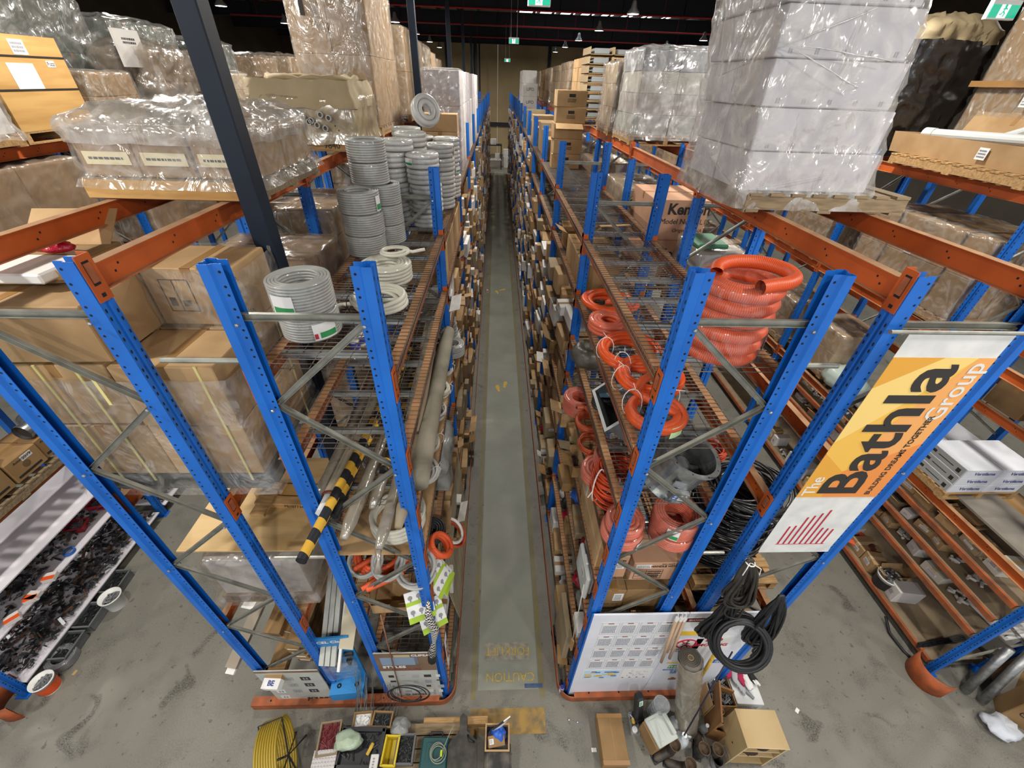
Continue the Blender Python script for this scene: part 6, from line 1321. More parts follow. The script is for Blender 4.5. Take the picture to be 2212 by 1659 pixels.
# ---- pile on the floor in front, bottom left
YC = mat('yellow_conduit', '#a8902f', .45, var='#a88c2c', vs=3)
t = thing('conduit_reel', 'upright reel of yellow conduit with a black frame at the bottom left', 'reel', (-2.42, 1.22, .0), .35); t.scale = (1, .84, .84)
f = MB()
for i in range(9):
    for j in range(2):
        r = .46 - .022 * j; x = -.10 + .0245 * i; f.tube([(x + .004 * math.sin(3 * a), r * math.cos(a), .50 + r * math.sin(a)) for a in [2 * PI * k / 48 for k in range(48)]], .0125, 6, True)
f.obj('conduit', YC, t, True); f = MB()
for k in range(4):
    a = PI / 4 + PI / 2 * k; 
    for x in (-.12, .12): f.tube([(x, 0, .5), (x, .49 * math.cos(a), .5 + .49 * math.sin(a))], .008, 6)
    f.tube([(-.12, .49 * math.cos(a), .5 + .49 * math.sin(a)), (.12, .49 * math.cos(a), .5 + .49 * math.sin(a))], .008, 6)
f.tube([(-.2, -.3, .012), (-.12, 0, .5), (-.2, .3, .012)], .011, 6); f.tube([(.2, -.3, .012), (.12, 0, .5), (.2, .3, .012)], .011, 6); f.tube([(-.12, 0, .5), (.12, 0, .5)], .014, 8); f.obj('stand', BLACKP, t)
CR_ = mat('grey_crate', '#5d5f60', .6); 
def tub(lab, c, d, m, rz=0, name='plastic_tub', wall=.008, fill=None, fm=None, cat='tub', n=60, seed=1):
    t = thing(name, lab, cat, c, rz); a, b, h = d[0] / 2, d[1] / 2, d[2]; f = MB(); f.box(-a, a, -b, b, 0, wall); f.box(-a, a, -b, -b + wall, 0, h); f.box(-a, a, b - wall, b, 0, h); f.box(-a, -a + wall, -b, b, 0, h); f.box(a - wall, a, -b, b, 0, h); e = .012
    f.box(-a - e, a + e, -b - e, -b, h - .012, h); f.box(-a - e, a + e, b, b + e, h - .012, h); f.box(-a - e, -a, -b, b, h - .012, h); f.box(a, a + e, -b, b, h - .012, h); f.obj('body', m, t)
    if fill:
        f = MB(); rs = random.Random(seed); f.box(-a + wall, a - wall, -b + wall, b - wall, h * .3, h * fill[0])
        for k in range(n):
            M = Matrix.Translation((rs.uniform(-a + .03, a - .03), rs.uniform(-b + .03, b - .03), h * fill[0] + rs.uniform(0, .015))) @ Matrix.Rotation(rs.uniform(0, 3.1), 4, 'Z') @ Matrix.Rotation(rs.uniform(-.4, .4), 4, 'X'); l = rs.uniform(.3, 1) * fill[1]; f.box(-l, l, -fill[2], fill[2], -fill[2], fill[2], M=M)
        o = f.obj('contents', fm, t); o['kind'] = 'stuff'
    return t
DKM = mat('dark_hardware', '#2b2c2e', .45, .4); MIX = mat('steel_hardware', '#7f8184', .35, .7)
tub('black open tool tray full of small black parts, bottom left pile', (-1.55, 1.33, .17), (.50, .36, .14), BLACKP, -.03, 'tool_tray', .03, (.55, .05, .006), DKM)
t = thing('pallet', 'low timber pallet under the floor pile at the bottom left', 'pallet', (-1.25, 1.40, 0)); pallet(t, -.78, .92, -.3, .18, 0, WOODD)
tub('red wired bundle in a grey carton left of the tool tray', (-1.93, 1.42, .14), (.22, .30, .2), CARDD, .1, 'open_carton', .005, (.8, .08, .004), mat('dark_red_wire', '#6b1a20', .5), 'carton')
tub('small brown carton with white parts behind the tool tray', (-1.60, 1.60, .0), (.2, .14, .28), CARDB, .05, 'open_carton', .005, (.85, .03, .012), PAPER, 'carton', 14); tub('small brown carton of springs behind the tool tray', (-1.36, 1.60, .0), (.22, .14, .28), CARDB, -.05, 'open_carton', .005, (.85, .03, .006), DKM, 'carton', 40)
blob('plastic_bag', 'pale green plastic bag lying on the black tool tray', 'bag', P(755, 1600, Z=.33) - Vector((0, 0, .02)), (.16, .10, .06), mat('pale_green_bag', '#a9b8a0', .3, var='#95a68c', vs=7, bs=.7, bscale=14), 8, .35)
blob('plastic_bag', 'clear grey plastic bag of screws behind the grey tub', 'bag', P(868, 1575, Z=.15), (.12, .10, .10), mat('grey_clear_bag', '#8d8e8a', .25, var='#6f706c', vs=9, bs=.8, bscale=14), 9, .3)
tub('yellow open plastic tub between tool tray and dark tub', P(847, 1628, Z=.15) , (.15, .26, .15), mat('yellow_tub', '#cdb21e', .45), -.05)
tub('grey plastic tub full of dark screws beside the yellow tub', P(878, 1625, Z=.12), (.20, .26, .16), CR_, -.02, fill=(.8, .02, .004), fm=DKM, n=150)
t = thing('egg_tray', 'white bubble tray of small parts at the bottom left pile', 'tray', P(700, 1645, Z=.30), .05); f = MB(); f.box(-.13, .13, -.10, .10, 0, .02)
for k in range(48): f.lathe([(.013, .02), (.010, .028), (.001, .032)], (-.115 + .033 * (k % 8), -.085 + .034 * (k // 8), 0), 8, caps=False)
f.obj('tray', mat('bubble_white', '#c9c4c2', .4), t)
o = tag(link('carton', cmesh(.09, .16, .03, CARDW, None), None, P(808, 1650, Z=.32)), 'small white printed carton on the black tool tray', 'carton'); bars(o, (0, 0, .03), .03, .1, 4, INKG, 'z', 6)
f = MB(); f.rbox(-.02, .02, -.06, .06, 0, .02, .008); o = f.obj('knife', YEL); o.location = P(800, 1618, Z=.27); o.rotation_euler = (0, 0, -.4); tag(o, 'yellow handled knife on the black tool tray', 'knife')
def tool_case(lab, c, d, m, rz, hm):
    t = thing('tool_case', lab, 'case', c, rz); a, b, h = d[0] / 2, d[1] / 2, d[2]; f = MB(); f.rbox(-a, a, -b, b, 0, h * .48, .02); f.rbox(-a, a, -b, b, h * .5, h, .02); f.obj('shell', m, t); f = MB(); f.tube([(-.07, b, h * .5), (-.07, b + .045, h * .5), (.07, b + .045, h * .5), (.07, b, h * .5)], .013, 8); f.obj('handle', hm, t, True); f = MB(); f.rbox(-a * .75, -a * .55, b - .0, b + .01, h * .3, h * .7, .003); f.rbox(a * .55, a * .75, b, b + .01, h * .3, h * .7, .003); f.obj('latch', hm, t); f = MB(); f.rbox(-a * .6, a * .6, -b * .5, b * .6, h, h + .006, .003); f.obj('raised_panel', m, t); return t
tool_case('teal green tool case with grey cord on top', P(940, 1632, Z=.12) - Vector((0, 0, .12)) + Vector((0, 0, .14)), (.32, .30, .12), mat('teal_case', '#1c4a4c', .5, var='#264f50', vs=5), -.03, BLACKP)
t = loose('pale grey power cord coiled on the teal tool case', P(945, 1625, Z=.29), 3, .08, .005, mat('grey_cord', '#8d8f7e', .5), 110, .03, jit=.25, nn=6, ring_end=False, name='power_cord', cat='cord', tail=((.14, .2, .0), (.18, .25, .0))); f = MB(); f.rbox(-.012, .012, -.03, .03, .0, .03, .006); o = f.obj('plug', mat('lime_plug', '#b7cf2c', .4), t, loc=(.05, -.02, .04))
t = thing('tool_case', 'dirty black drill case shaped like a guitar body', 'case', P(1000, 1625, Z=.1) - Vector((0, 0, .1)) + Vector((0, 0, .14)), .03); f = MB(); pr = [(-.17, -.18), (.17, -.18), (.17, .06), (.10, .12), (.05, .16), (.05, .30), (.0, .34), (-.04, .30), (-.04, .16), (-.12, .10), (-.17, .04)]; f.prism(pr, 0, .13); f.obj('shell', mat('dirty_black_case', '#26251f', .6, var='#46423a', vs=8), t); f = MB(); f.tube([(.06, .12, .13), (.09, .06, .16), (.14, .05, .13)], .012, 6); f.obj('handle', BLACKP, t, True)
t = thing('tool_case', 'scuffed black and grey suitcase tool case at the aisle mouth', 'case', P(1075, 1645, Z=.1) - Vector((0, 0, .1)), .02); f = MB(); f.rbox(-.16, .16, -.16, .16, 0, .22, .03); f.obj('shell', mat('scuffed_case', '#2a2a2b', .6, var='#6e685c', vs=6), t); f = MB(); f.tube([(-.05, .13, .22), (-.05, .13, .235), (.07, .13, .235), (.07, .13, .22)], .010, 6); f.rbox(-.07, .09, .10, .15, .219, .224, .003); f.obj('handle', BLACKP, t, True)
tub('small open carton of cleaning things at the aisle mouth', P(1074, 1600, Z=.1) - Vector((.0, .0, .1)), (.27, .24, .26), CARD, -.02, 'open_carton', .005, (.7, .05, .02), mat('navy_contents', '#20264a', .5), 'carton', 16)
p = P(1083, 1578, Z=.3); t = thing('squeegee', 'blue and white squeegee standing in the small open carton', 'squeegee', (p.x, p.y, .24), .5); f = MB(); f.add([(-.12, 0, .30), (.12, 0, .34), (.03, 0, .22), (-.02, 0, .21), (-.12, .015, .30), (.12, .015, .34), (.03, .015, .22), (-.02, .015, .21)], [(0, 1, 2, 3), (7, 6, 5, 4), (0, 4, 5, 1), (1, 5, 6, 2), (2, 6, 7, 3), (3, 7, 4, 0)]); f.obj('head', WHITE, t); f = MB(); f.box(-.12, .12, -.002, .017, .31, .325); o = f.obj('blade', BLACKP, t); f = MB(); f.tube([(0, .007, .22), (-.02, -.01, .0)], .018, 8); f.obj('handle', mat('squeegee_blue', '#2b5fc0', .4), t, True)
blob('plastic_bag', 'blue plastic bag in the small open carton', 'bag', (p.x - .03, p.y - .02, .20), (.08, .08, .08), mat('blue_bag', '#2f62c4', .35, bs=.6, bscale=20), 14, .4)
o = tag(link('carton', cmesh(.2, .11, .02, CARDB, None), None, P(1072, 1600, Z=.29), (.3, .1, .15)), 'flat brown carton with a white label on the cleaning things', 'carton'); sticker(o, (-.06, 0, .02), .05, .05, 'z', rows=3)
t = thing('timber_beam', 'pale timber beam on the floor behind the tool cases', 'timber', (-.42, 1.60, 0)); f = MB(); f.box(-.45, .35, -.04, .04, 0, .13); f.obj('beam', WOOD, t)
# bits on the floor
for i, (u, v) in enumerate(((1228, 1555), (1247, 1560))): 
    p = P(u, v, Z=0); f = MB(); f.tube([(0, 0, .004), (.1, -.03, .004)], .003, 4); f.lathe([(.015, 0), (.012, .012), (.001, .014)], n=8); o = f.obj('anchor_bolt', ZINC); o.location = p; tag(o, 'small bolt with a washer on the floor by the right rail corner, %s one' % ['left', 'right'][i], 'bolt')
for i, (u, v, l) in enumerate(((1283, 1620, 'white scrap on the floor left of the long carton'), (1722, 1535, 'white scrap on the floor right of the cabinet'), (162, 1453, 'small card scrap on the open floor at left'))): f = MB(); f.box(-.03, .03, -.02, .02, 0, .004); o = f.obj('scrap', PAPER if i < 2 else CARD); o.location = P(u, v, Z=.0); o.rotation_euler = (0, 0, i * .7); tag(o, l, 'scrap')
# ================================================================ GOODS THAT FILL THE SHELVES
ORD_ = ['first', 'second', 'third', 'fourth', 'fifth', 'sixth', 'seventh', 'eighth', 'ninth', 'tenth', 'eleventh', 'twelfth', 'thirteenth', 'fourteenth', 'fifteenth', 'sixteenth', 'seventeenth', 'eighteenth']
CARDS = [CARD, CARDB, CARD, CARDD, CARDB, CARDW]
CNAME = {CARD.name: 'brown', CARDB.name: 'dark brown', CARDD.name: 'dusty', CARDW.name: 'white', CARDP.name: 'pinkish'}
OPEN = {}
def open_carton(lab, loc, d, m, rz, group=None):
    """open carton with its four flaps"""
    k = m.name
    if k not in OPEN:
        t = thing('open_carton', 'x', 'carton', (0, 0, -50)); f = MB(); w_ = .012
        f.box(-.5, .5, -.5, .5, 0, .01); f.box(-.5, .5, -.5, -.5 + w_, 0, 1); f.box(-.5, .5, .5 - w_, .5, 0, 1); f.box(-.5, -.5 + w_, -.5, .5, 0, 1); f.box(.5 - w_, .5, -.5, .5, 0, 1); f.box(-.48, .48, -.48, .48, .01, .66, 1); f.obj('box', [m, mat('carton_filling', '#6d6458', .8, var='#39342f', vs=9, rnd=.3)], t)
        for (lc, rx, ry, sx, sy) in (((-.5, 0, 1), 0, -2.0, .4, .98), ((.5, 0, 1), 0, 2.3, .4, .98), ((0, -.5, 1), 2.2, 0, .98, .4), ((0, .5, 1), -2.3, 0, .98, .4)):
            f = MB(); a, b = sx / 2, sy / 2
            f.box(-a, a, -b, b, 0, .010)
            o = f.obj('flap', m, t, loc=lc)
            if ry: f2 = Matrix.Rotation(ry if lc[0] > 0 else ry, 4, 'Y'); o.data.transform(Matrix.Translation((0, 0, a))@Matrix.Rotation(PI / 2, 4, 'Y')); o.rotation_euler = (0, .9 if lc[0] > 0 else -.9, 0)
            else: o.data.transform(Matrix.Translation((0, 0, b)) @ Matrix.Rotation(PI / 2, 4, 'X')); o.rotation_euler = (.8 if lc[1] < 0 else -.8, 0, 0)
        OPEN[k] = t
    return dup(OPEN[k], loc, rz, lab, (d[0], d[1], d[2]), group)
BOT = {}
def shelf_item(rs, side, x_edge, y, z, clear, where, group, wmax, stuff=None):
    """one random thing at the shelf edge; returns its length along the aisle"""
    s = -1 if side == 'left' else 1      # goods lie away from the aisle
    r = rs.random(); wdt = rs.uniform(.14, wmax); h = rs.uniform(.10, min(clear * .85, .42)); dp = rs.uniform(.22, .48); xo = rs.uniform(-.11, .03); m = rs.choice(CARDS)
    x = x_edge + s * (dp / 2 + xo)
    rz = rs.uniform(-.08, .08)
    if stuff is not None:
        stuff.cbox((x, y + wdt / 2, z + h / 2), (dp, wdt * .96, h), rs.randrange(4), rz)
        if rs.random() < .35: stuff.cbox((x, y + wdt / 2, z + h + .05), (dp * .7, wdt * .7, .1), rs.randrange(6), rz * 2)
        return wdt + rs.uniform(0, .06)
    if r < .58:
        o = link('carton', cmesh(round(dp, 2), round(wdt * .96, 2), round(h, 2), m, rs.choice((TAPE, TAPE, None)), rs.choice('xy')), None, (x, y + wdt / 2, z), (0, 0, rz)); tag(o, '%s %s carton %s' % ('small' if h < .22 else 'tall' if h > .32 else 'mid sized', CNAME[m.name], where), 'carton', group)
        if rs.random() < .45: sticker(o, (0, -wdt * .48, h * .55), min(.1, dp * .4), min(.06, h * .3), 'y', rows=2)
    elif r < .80:
        open_carton('open %s carton %s' % (CNAME[m.name], where), (x, y + wdt / 2, z), (dp, wdt * .9, h * .8), m, rz, group)
    elif r < .88:
        c = rs.choice((('clear grey', mat('grey_clear_bag', '#8d8e8a')), ('white', mat('white_bag', '#cfd0ce', .4, bs=.6, bscale=16)), ('black', BLKF), ('blue', mat('blue_bag', '#2f62c4')), ('red', RB)))
        blob('plastic_bag', '%s plastic bag %s' % (c[0], where), 'bag', (x_edge + s * .14, y + .12, z), (.12, .12, .07 + .05 * rs.random()), c[1], rs.randrange(99), .4, 14, group); wdt = .25
    elif r < .95:
        c = rs.choice((('white', WHITE), ('grey', GREYC), ('dark', DKM), ('red', RED)))
        if 'b' not in BOT:
            f = MB(); f.lathe([(.045, 0), (.05, .01), (.05, .15), (.03, .19), (.018, .2), (.018, .24)], n=14); BOT['b'] = f
        t = thing('canister', '%s canister %s' % (c[0], where), 'canister', (x_edge + s * .08, y + .06, z), 0, group); f = MB(); f.v = list(BOT['b'].v); f.f = list(BOT['b'].f); f.m = list(BOT['b'].m); f.obj('body', c[1], t, True); f = MB(); f.lathe([(.021, .22), (.021, .255)], n=10); f.obj('cap', BLACKP, t); wdt = .13
    else:
        c = rs.choice((('cardboard', CSL), ('grey', GREYC), ('white', WHITE))); L = rs.uniform(.5, .9)
        f = MB(); f.tube([(x_edge + s * .1, y, z + .05), (x_edge + s * .16, y + L, z + .05)], .05, 12); tag(f.obj('tube', c[1]), '%s tube lying %s' % (c[0], where), 'tube', group); wdt = L + .02
    return wdt + rs.uniform(0, .05)
LVN = ['top', 'second', 'third', 'fourth', 'fifth', 'sixth', 'seventh', 'bottom']
def fill(side, seed, bays, skip, stuff=False):
    rs = random.Random(seed); L = LL if side == 'left' else LR; xe = XLA - .03 if side == 'left' else XRA + .03
    for k in bays:
        st = MB() if stuff else None
        for li in range(1, 8):
            if (k, li) in skip: continue
            z = LV[li] + DK + .001; clear = (LV[li - 1] - LV[li]) - .17; y = Y0 + k * L + .17 if not isinstance(skip.get((k, li, 'y')), float) else skip[(k, li, 'y')]; n = 0; yend = Y0 + (k + 1) * L - .12
            while y < yend - .15:
                if rs.random() < .07: y += rs.uniform(.1, .3); continue
                where = 'on %s shelf of %s aisle rack, bay %s, %s along' % (LVN[li], side, ['one', 'two', 'three', 'four', 'five', 'six'][k] if k < 6 else 'x', ORD_[min(n, 17)])
                w_ = shelf_item(rs, side, xe, y, z, clear, where, 'goods on the %s aisle rack' % side, min(.62 if k else .45, yend - y), st); y += w_; n += 1
        if stuff:
            o = st.obj('shelf_goods', [CARD, CARDB, CARDD, CARDW, mat('grey_goods', '#7b7c7c', .6), mat('dark_goods', '#2f2d2b', .6)]); tag(o, 'mixed cartons and small goods on the %s aisle rack, bay %s from the front' % (side, ORD_[k]), 'shelf goods', kind='stuff')
skL = {(0, i): 1 for i in range(1, 6)}; skL.update({(0, 6, 'y'): 2.3, (0, 7, 'y'): 4.0, (0, 5, 'y'): 2.7, (0, 7): 1}); skL.pop((0, 5)); skL.update({(1, 1): 1, (1, 3): 1}); skL.update({(0, 3): 1, (1, 3, 'y'): 5.8}); skL.pop((1, 3))
fill('left', 5, (0, 1), skL)
skR = {(0, 1): 1, (0, 2): 1, (0, 3): 1, (1, 1): 1, (0, 2, 'y'): 4.2, (0, 4, 'y'): 3.0, (0, 5, 'y'): 2.3, (2, 1): 1}
fill('right', 6, (0, 1), skR)
fill('left', 7, range(2, 14), {(k, i): 1 for k in () for i in ()}, True); fill('right', 8, range(2, 14), {(2, 1): 1, (3, 1): 1}, True)
# flush brown cartons on the left second shelf, second bay
for k in range(6): tag(link('carton', cmesh(.5, .42, .40, [CARD, CARDB][k % 2], TAPE, 'y'), None, (-.87, 5.0 + .43 * k, z2)), 'brown carton flush in the row on the left second shelf, %s from the front frame' % ORD_[k], 'carton', 'carton row on the left second shelf')
for k in range(3): tag(link('carton', cmesh(.5, .40, .33, CARDB, TAPE, 'y'), None, (1.27, 4.85 + .42 * k, z2)), 'brown carton set back on the right second shelf, %s in its row' % ORD_[k], 'carton', 'carton row on the right second shelf')
t = open_carton('open brown carton of white parts by the second right upright, second shelf', (1.25, 6.4, z2), (.4, .34, .24), CARDB, .1)
# ---- lower goods between the near right uprights
o = tag(link('carton', cmesh(.50, .42, .30, CARDP, TAPEL, 'x'), None, (1.55, 2.21, z5)), 'pinkish carton printed HANDLE WITH CARE between the near right uprights', 'carton'); sticker(o, (-.15, -.21, .24), .15, .06, 'y', rows=2); text('HANDLE WITH CARE', o, (.10, -.2125, .24), .038, INK, FRONT, bold=.001); text('DO NOT DROP', o, (.12, -.2125, .275), .03, INK, FRONT)
f = MB()
for z in (.03, .07, .11, .15, .18): f.box(-.22, .05, -.2125, -.21, z, z + .003)
for x in (-.22, -.11, .047): f.box(x, x + .003, -.2125, -.21, .03, .183)
f.obj('print_table', INK, o); bars(o, (-.03, -.21, .105), .12, .13, 4, INK, 'y', 4)
o = tag(link('carton', cmesh(.22, .42, .36, CARDP, None), None, (1.15, 2.24, z5)), 'narrow pinkish carton left of the HANDLE WITH CARE carton', 'carton'); sticker(o, (.04, -.21, .2), .08, .09, 'y', rows=3); bars(o, (.0, -.21, .29), .16, .04, 1, INK, 'y', 2)
o = tag(link('carton', cmesh(.24, .45, .46, CARDB, TAPE, 'y'), None, (1.22, 2.24, z6)), 'brown carton with upside down lettering and a white note, behind the near right upright', 'carton'); M = Matrix(((-1, 0, 0, -.0), (0, 0, -1, -.2265), (0, -1, 0, .10), (0, 0, 0, 1))); text('Panasonic', o, None, .055, INK, M=M, bold=.001); M = Matrix(((-1, 0, 0, -.0), (0, 0, -1, -.2265), (0, -1, 0, .19), (0, 0, 0, 1))); text('VL-SV13A2', o, None, .034, INK, M=M); sticker(o, (.05, -.225, .33), .10, .14, 'y', rows=4)
o = tag(link('carton', cmesh(.52, .5, .44, CARDB, TAPE, 'x'), None, (1.61, 2.28, z6)), 'wide brown carton beside the upside down lettered carton', 'carton')
t = thing('carton', 'big flat brown carton on edge facing the aisle at the near right upright', 'carton', (1.045, 2.55, z5)); f = MB(); f.rbox(-.055, .055, -.42, .42, 0, .52, .006); f.obj('box', CARD, t); f = MB(); f.box(-.0565, -.055, -.42, .42, .24, .25); f.box(-.02, .02, -.42, .42, .52, .5215); f.obj('tape', TAPEL, t); sticker(t, (-.056, .25, .35), .07, .13, '-x')
for k, (y, z, h) in enumerate(((3.20, z5, .26), (3.62, z5, .34), (3.20, z5 + .262, .22))): tag(link('carton', cmesh(.30, .34, h, CARD, TAPE, 'y'), None, (1.16, y, z), (0, 0, .06 * k)), 'tan carton behind the big flat carton, %s' % ['lower front one', 'rear one', 'upper front one'][k], 'carton')
for k in range(2):
    t = thing('plastic_case', 'white plastic case standing on edge below the big flat carton, %s' % ['inner', 'outer'][k], 'case', (1.05 - .06 * k, 2.42 - .05 * k, z6)); f = MB(); f.rbox(-.026, .026, -.22, .22, 0, .42, .02); f.obj('shell', mat('cool_white_plastic', '#c3c6c4', .4), t); sticker(t, (-.0265, -.05, .28), .1, .07, '-x', rows=2); f = MB(); f.rbox(-.02, .02, -.06, .06, .42, .45, .008); f.obj('handle', mat('cool_white_plastic', '#c3c6c4'), t)
f = MB(); f.box(.95, .97, 2.35, 3.1, .16, .22); o = f.obj('spirit_level', mat('dirty_yellow', '#a8912c', .6, var='#80702a', vs=6)); tag(o, 'dirty yellow level standing on the floor along the right guard rail', 'level')
t = thing('spray_can', 'violet and pale blue spray can standing inside the right guard corner', 'can', P(1212, 1497, Z=0) + Vector((0, .02, 0))); f = MB(); f.lathe([(.032, 0), (.033, .01), (.033, .13), (.02, .15)], n=14); f.obj('can', mat('pale_blue_can', '#8fa2d8', .3), t, True); f = MB(); f.lathe([(.0335, .06), (.0335, .11)], n=14, caps=False); f.obj('label', PAPER, t); f = MB(); f.lathe([(.022, .145), (.022, .19), (.015, .2)], n=12); f.obj('cap', mat('violet_cap', '#3c2f92', .4), t)
f = MB(); a, b = P(1262, 1262, X=.93), P(1235, 1392, X=.93); f.tube([a, a.lerp(b, .5) + Vector((0, 0, -.02)), b], .006, 6); o = f.obj('cord', CREAM, None, True); tag(o, 'cream pull cord with a wooden handle hanging at the near right upright', 'cord'); f = MB(); f.cbox(b, (.02, .05, .25), 0, .2); f.obj('wood_handle', WOOD, o)
t = loose('black and yellow cable coil on the floor behind the right guard rail', (1.0, 2.62, .02), 4, .13, .016, BLACK, 120, .06, jit=.15); f = MB(); f.tube([(-.02, -.13, .08), (-.05, -.2, .06), (-.04, -.34, .03)], .012, 6); f.tube([(-.05, -.2, .06), (.0, -.22, .06)], .012, 6); f.obj('yellow_lead', YEL, t, True)
o = tag(link('carton', cmesh(.07, .55, 1.05, CARDD, None), None, (.945, 2.45, .01)), 'long flat brown carton standing between rail and right rack', 'carton')
# ---- left rack by the aisle: board panel, paper strip, floor strips
t = thing('board_sheet', 'tall pale veneer sheet leaning along the aisle side of the left rack', 'sheet', (-.51, 3.55, .02)); t.rotation_euler = (0, -.05, 0); f = MB(); f.add([(-.008, -.7, 0), (-.008, 1.0, 0), (-.008, 1.1, 1.9), (-.008, -1.05, 1.9), (.008, -.7, 0), (.008, 1.0, 0), (.008, 1.1, 1.9), (.008, -1.05, 1.9)], [(0, 1, 2, 3), (7, 6, 5, 4), (0, 4, 5, 1), (1, 5, 6, 2), (2, 6, 7, 3), (3, 7, 4, 0)]); f.obj('sheet', mat('veneer', '#b5a98c', .6, var='#9c8f72', vs=3, sc=(1, 6, .5)), t)
t = thing('paper_notice', 'white hand lettered paper strip hanging at the left rack end by the aisle', 'notice', (-.555, 2.02, 1.15)); f = MB(); f.box(0, .002, -.06, .06, -.36, .36); f.obj('paper', PAPER, t); M = Matrix(((0, 0, 1, .003), (0, 1, 0, .02), (-1, 0, 0, 0), (0, 0, 0, 1))); text('CABLES STAND', t, None, .075, INK, M=M); M = Matrix(((0, 0, 1, .003), (0, 1, 0, -.03), (-1, 0, 0, 0), (0, 0, 0, 1))); text('AND STRAPS', t, None, .05, RED, M=M)
for k in range(3): beamlet('dusty grey channel standing on the floor inside the left guard rail, %s' % ['inner', 'middle', 'outer'][k], (-.60 + .03 * k, 2.05 + .1 * k, .03), (-.60 + .03 * k, 4.5, .05 + .02 * k), .03, .04, GALV, 'channel', 'steel_channel')
o = tag(link('carton', cmesh(.08, .3, .04, mat('red_box', '#b8b0ac', .6), None), None, tuple(P(1053, 630, Z=0)), (0, 0, .05)), 'small flat white and red box lying on the left edge of the aisle floor', 'carton'); f = MB(); f.box(-.03, .03, -.12, .0, .04, .0415); f.obj('red_print', RED, o)
t = thing('packed_mattress', 'milky wrapped foam bundle bulging out of the left fifth shelf', 'bundle', (-.72, 3.45, z5)); wrap(-.2, .16, -.35, .35, .0, .42, .06, 77, bulge=.05).obj('wrap', mat('grey_clear_bag', '#8d8e8a'), t, True); f = MB(); f.rbox(-.19, .12, -.3, .3, .01, .36, .05); f.obj('foam', mat('foam', '#c2b79a', .8), t)
loose('white and rust hose coil hanging out over the left seventh shelf', (-.56, 2.9, z6 + .05), 5, .17, .016, mat('rust_orange_hose', '#b8502c'), 130, .10, jit=.08, rot=(0, .7, 0)); loose('white hose coil lying on the rust coated one at the left rack', (-.53, 2.9, z6 + .16), 2, .17, .014, WHITE, 131, .04, jit=.05, rot=(0, .7, 0))
packed('black cable coil with a lime tag at the aisle edge of the left fifth shelf', (-.66, 2.52, z5), .15, .10, .012, 4, BLACKP, None)
# ---- black hoses on pallets, right pallet rack
def hosepile(lab, c, R, h, n, r, m, seed, hole=.45):
    t = thing('hose_pile', lab, 'hose', c); rs = random.Random(seed); f = MB()
    for k in range(n):
        q = R * (hole + (1 - hole) * rs.random() ** .6); z = r + h * rs.random(); cx, cy = rs.uniform(-.05, .05), rs.uniform(-.05, .05); ph = rs.uniform(0, 6); am = rs.uniform(.01, .05)
        f.tube([(cx + q * math.cos(a) * (1 + am * math.sin(2 * a + ph)), cy + q * math.sin(a), max(r, z + am * .8 * math.sin(3 * a + ph))) for a in [2 * PI * i / 34 for i in range(34)]], r, 6, True)
    f.obj('hose', m, t, True); return t
SHB = mat('shiny_black_hose', '#121214', .28, spec=.7)
for z, lb in ((2.125, 'upper timber pallet under the black hose pile'), (1.40, 'lower timber pallet with flat black hoses, under the upper one')):
    t = thing('pallet', lb, 'pallet', (2.62, 2.75, z)); pallet(t, -.43, .5, -.55, .5, 0, WOOD if z > 2 else WOODD)
text('9001', t, (.2, -.552, .07), .08, INK, FRONT)
hosepile('big pile of shiny black hoses on the upper pallet in the right rack', (2.62, 2.74, 2.265), .42, 1.05, 75, .014, SHB, 1)
hosepile('flat black hose coil on the lower pallet in the right rack', (2.62, 2.72, 1.54), .40, .20, 26, .012, SHB, 2)
loose('thin orange cable coil on top of the black hose pile', (2.30, 3.0, 3.38), 16, .13, .008, ORD, 140, .22, jit=.22, nn=6)
o = tag(link('carton', cmesh(.9, 1.0, .9, CARDB, TAPE), None, (2.6, 2.75, .25)), 'large brown carton on the floor pallet under the black hoses', 'carton'); t = thing('pallet', 'floor pallet under the large carton in the right rack', 'pallet', (2.6, 2.75, .0)); pallet(t, -.48, .48, -.5, .5, 0, WOODD); o.location.z = .142
tag(link('carton', cmesh(.9, 1.0, .35, CARDB, TAPE), None, (2.6, 2.75, 1.044)), 'low brown carton between the floor carton and the lower hose pallet', 'carton')
# ---- outer right rack: shelves of fittings
SB = mat('shelf_board', '#8e7c62', .8, var='#766650', vs=3)
OL = [(.20, 6.2), (1.07, 6.2), (1.45, 6.2), (1.80, 6.2), (2.14, 6.2)]
t0 = thing('shelf_unit', 'low shelves with worn orange edges set in the outer right rack', 'shelf', (6.6, 2.0, 0))
for li, (z, x) in enumerate(OL[:4]):
    for k in range(3):
        f = MB(); f.box(-.42, .42, .12 + 2.69 * k, 2.65 + 2.69 * k, z - .02, z); f.obj('shelf_board', SB, t0); f = MB(); f.box(-.45, -.41, .12 + 2.69 * k, 2.65 + 2.69 * k, z - .07, z + .004); f.obj('shelf_edge', RUST, t0)
rs = random.Random(44); ON = ['lowest', 'second', 'third', 'fourth', 'top']
WC2 = [CARDW, CARDW, CARD, CARDD, mat('pale_box', '#c4c1b4', .7)]; W2N = ['white', 'white', 'brown', 'dusty', 'pale']
skipO = {(0, 0)}
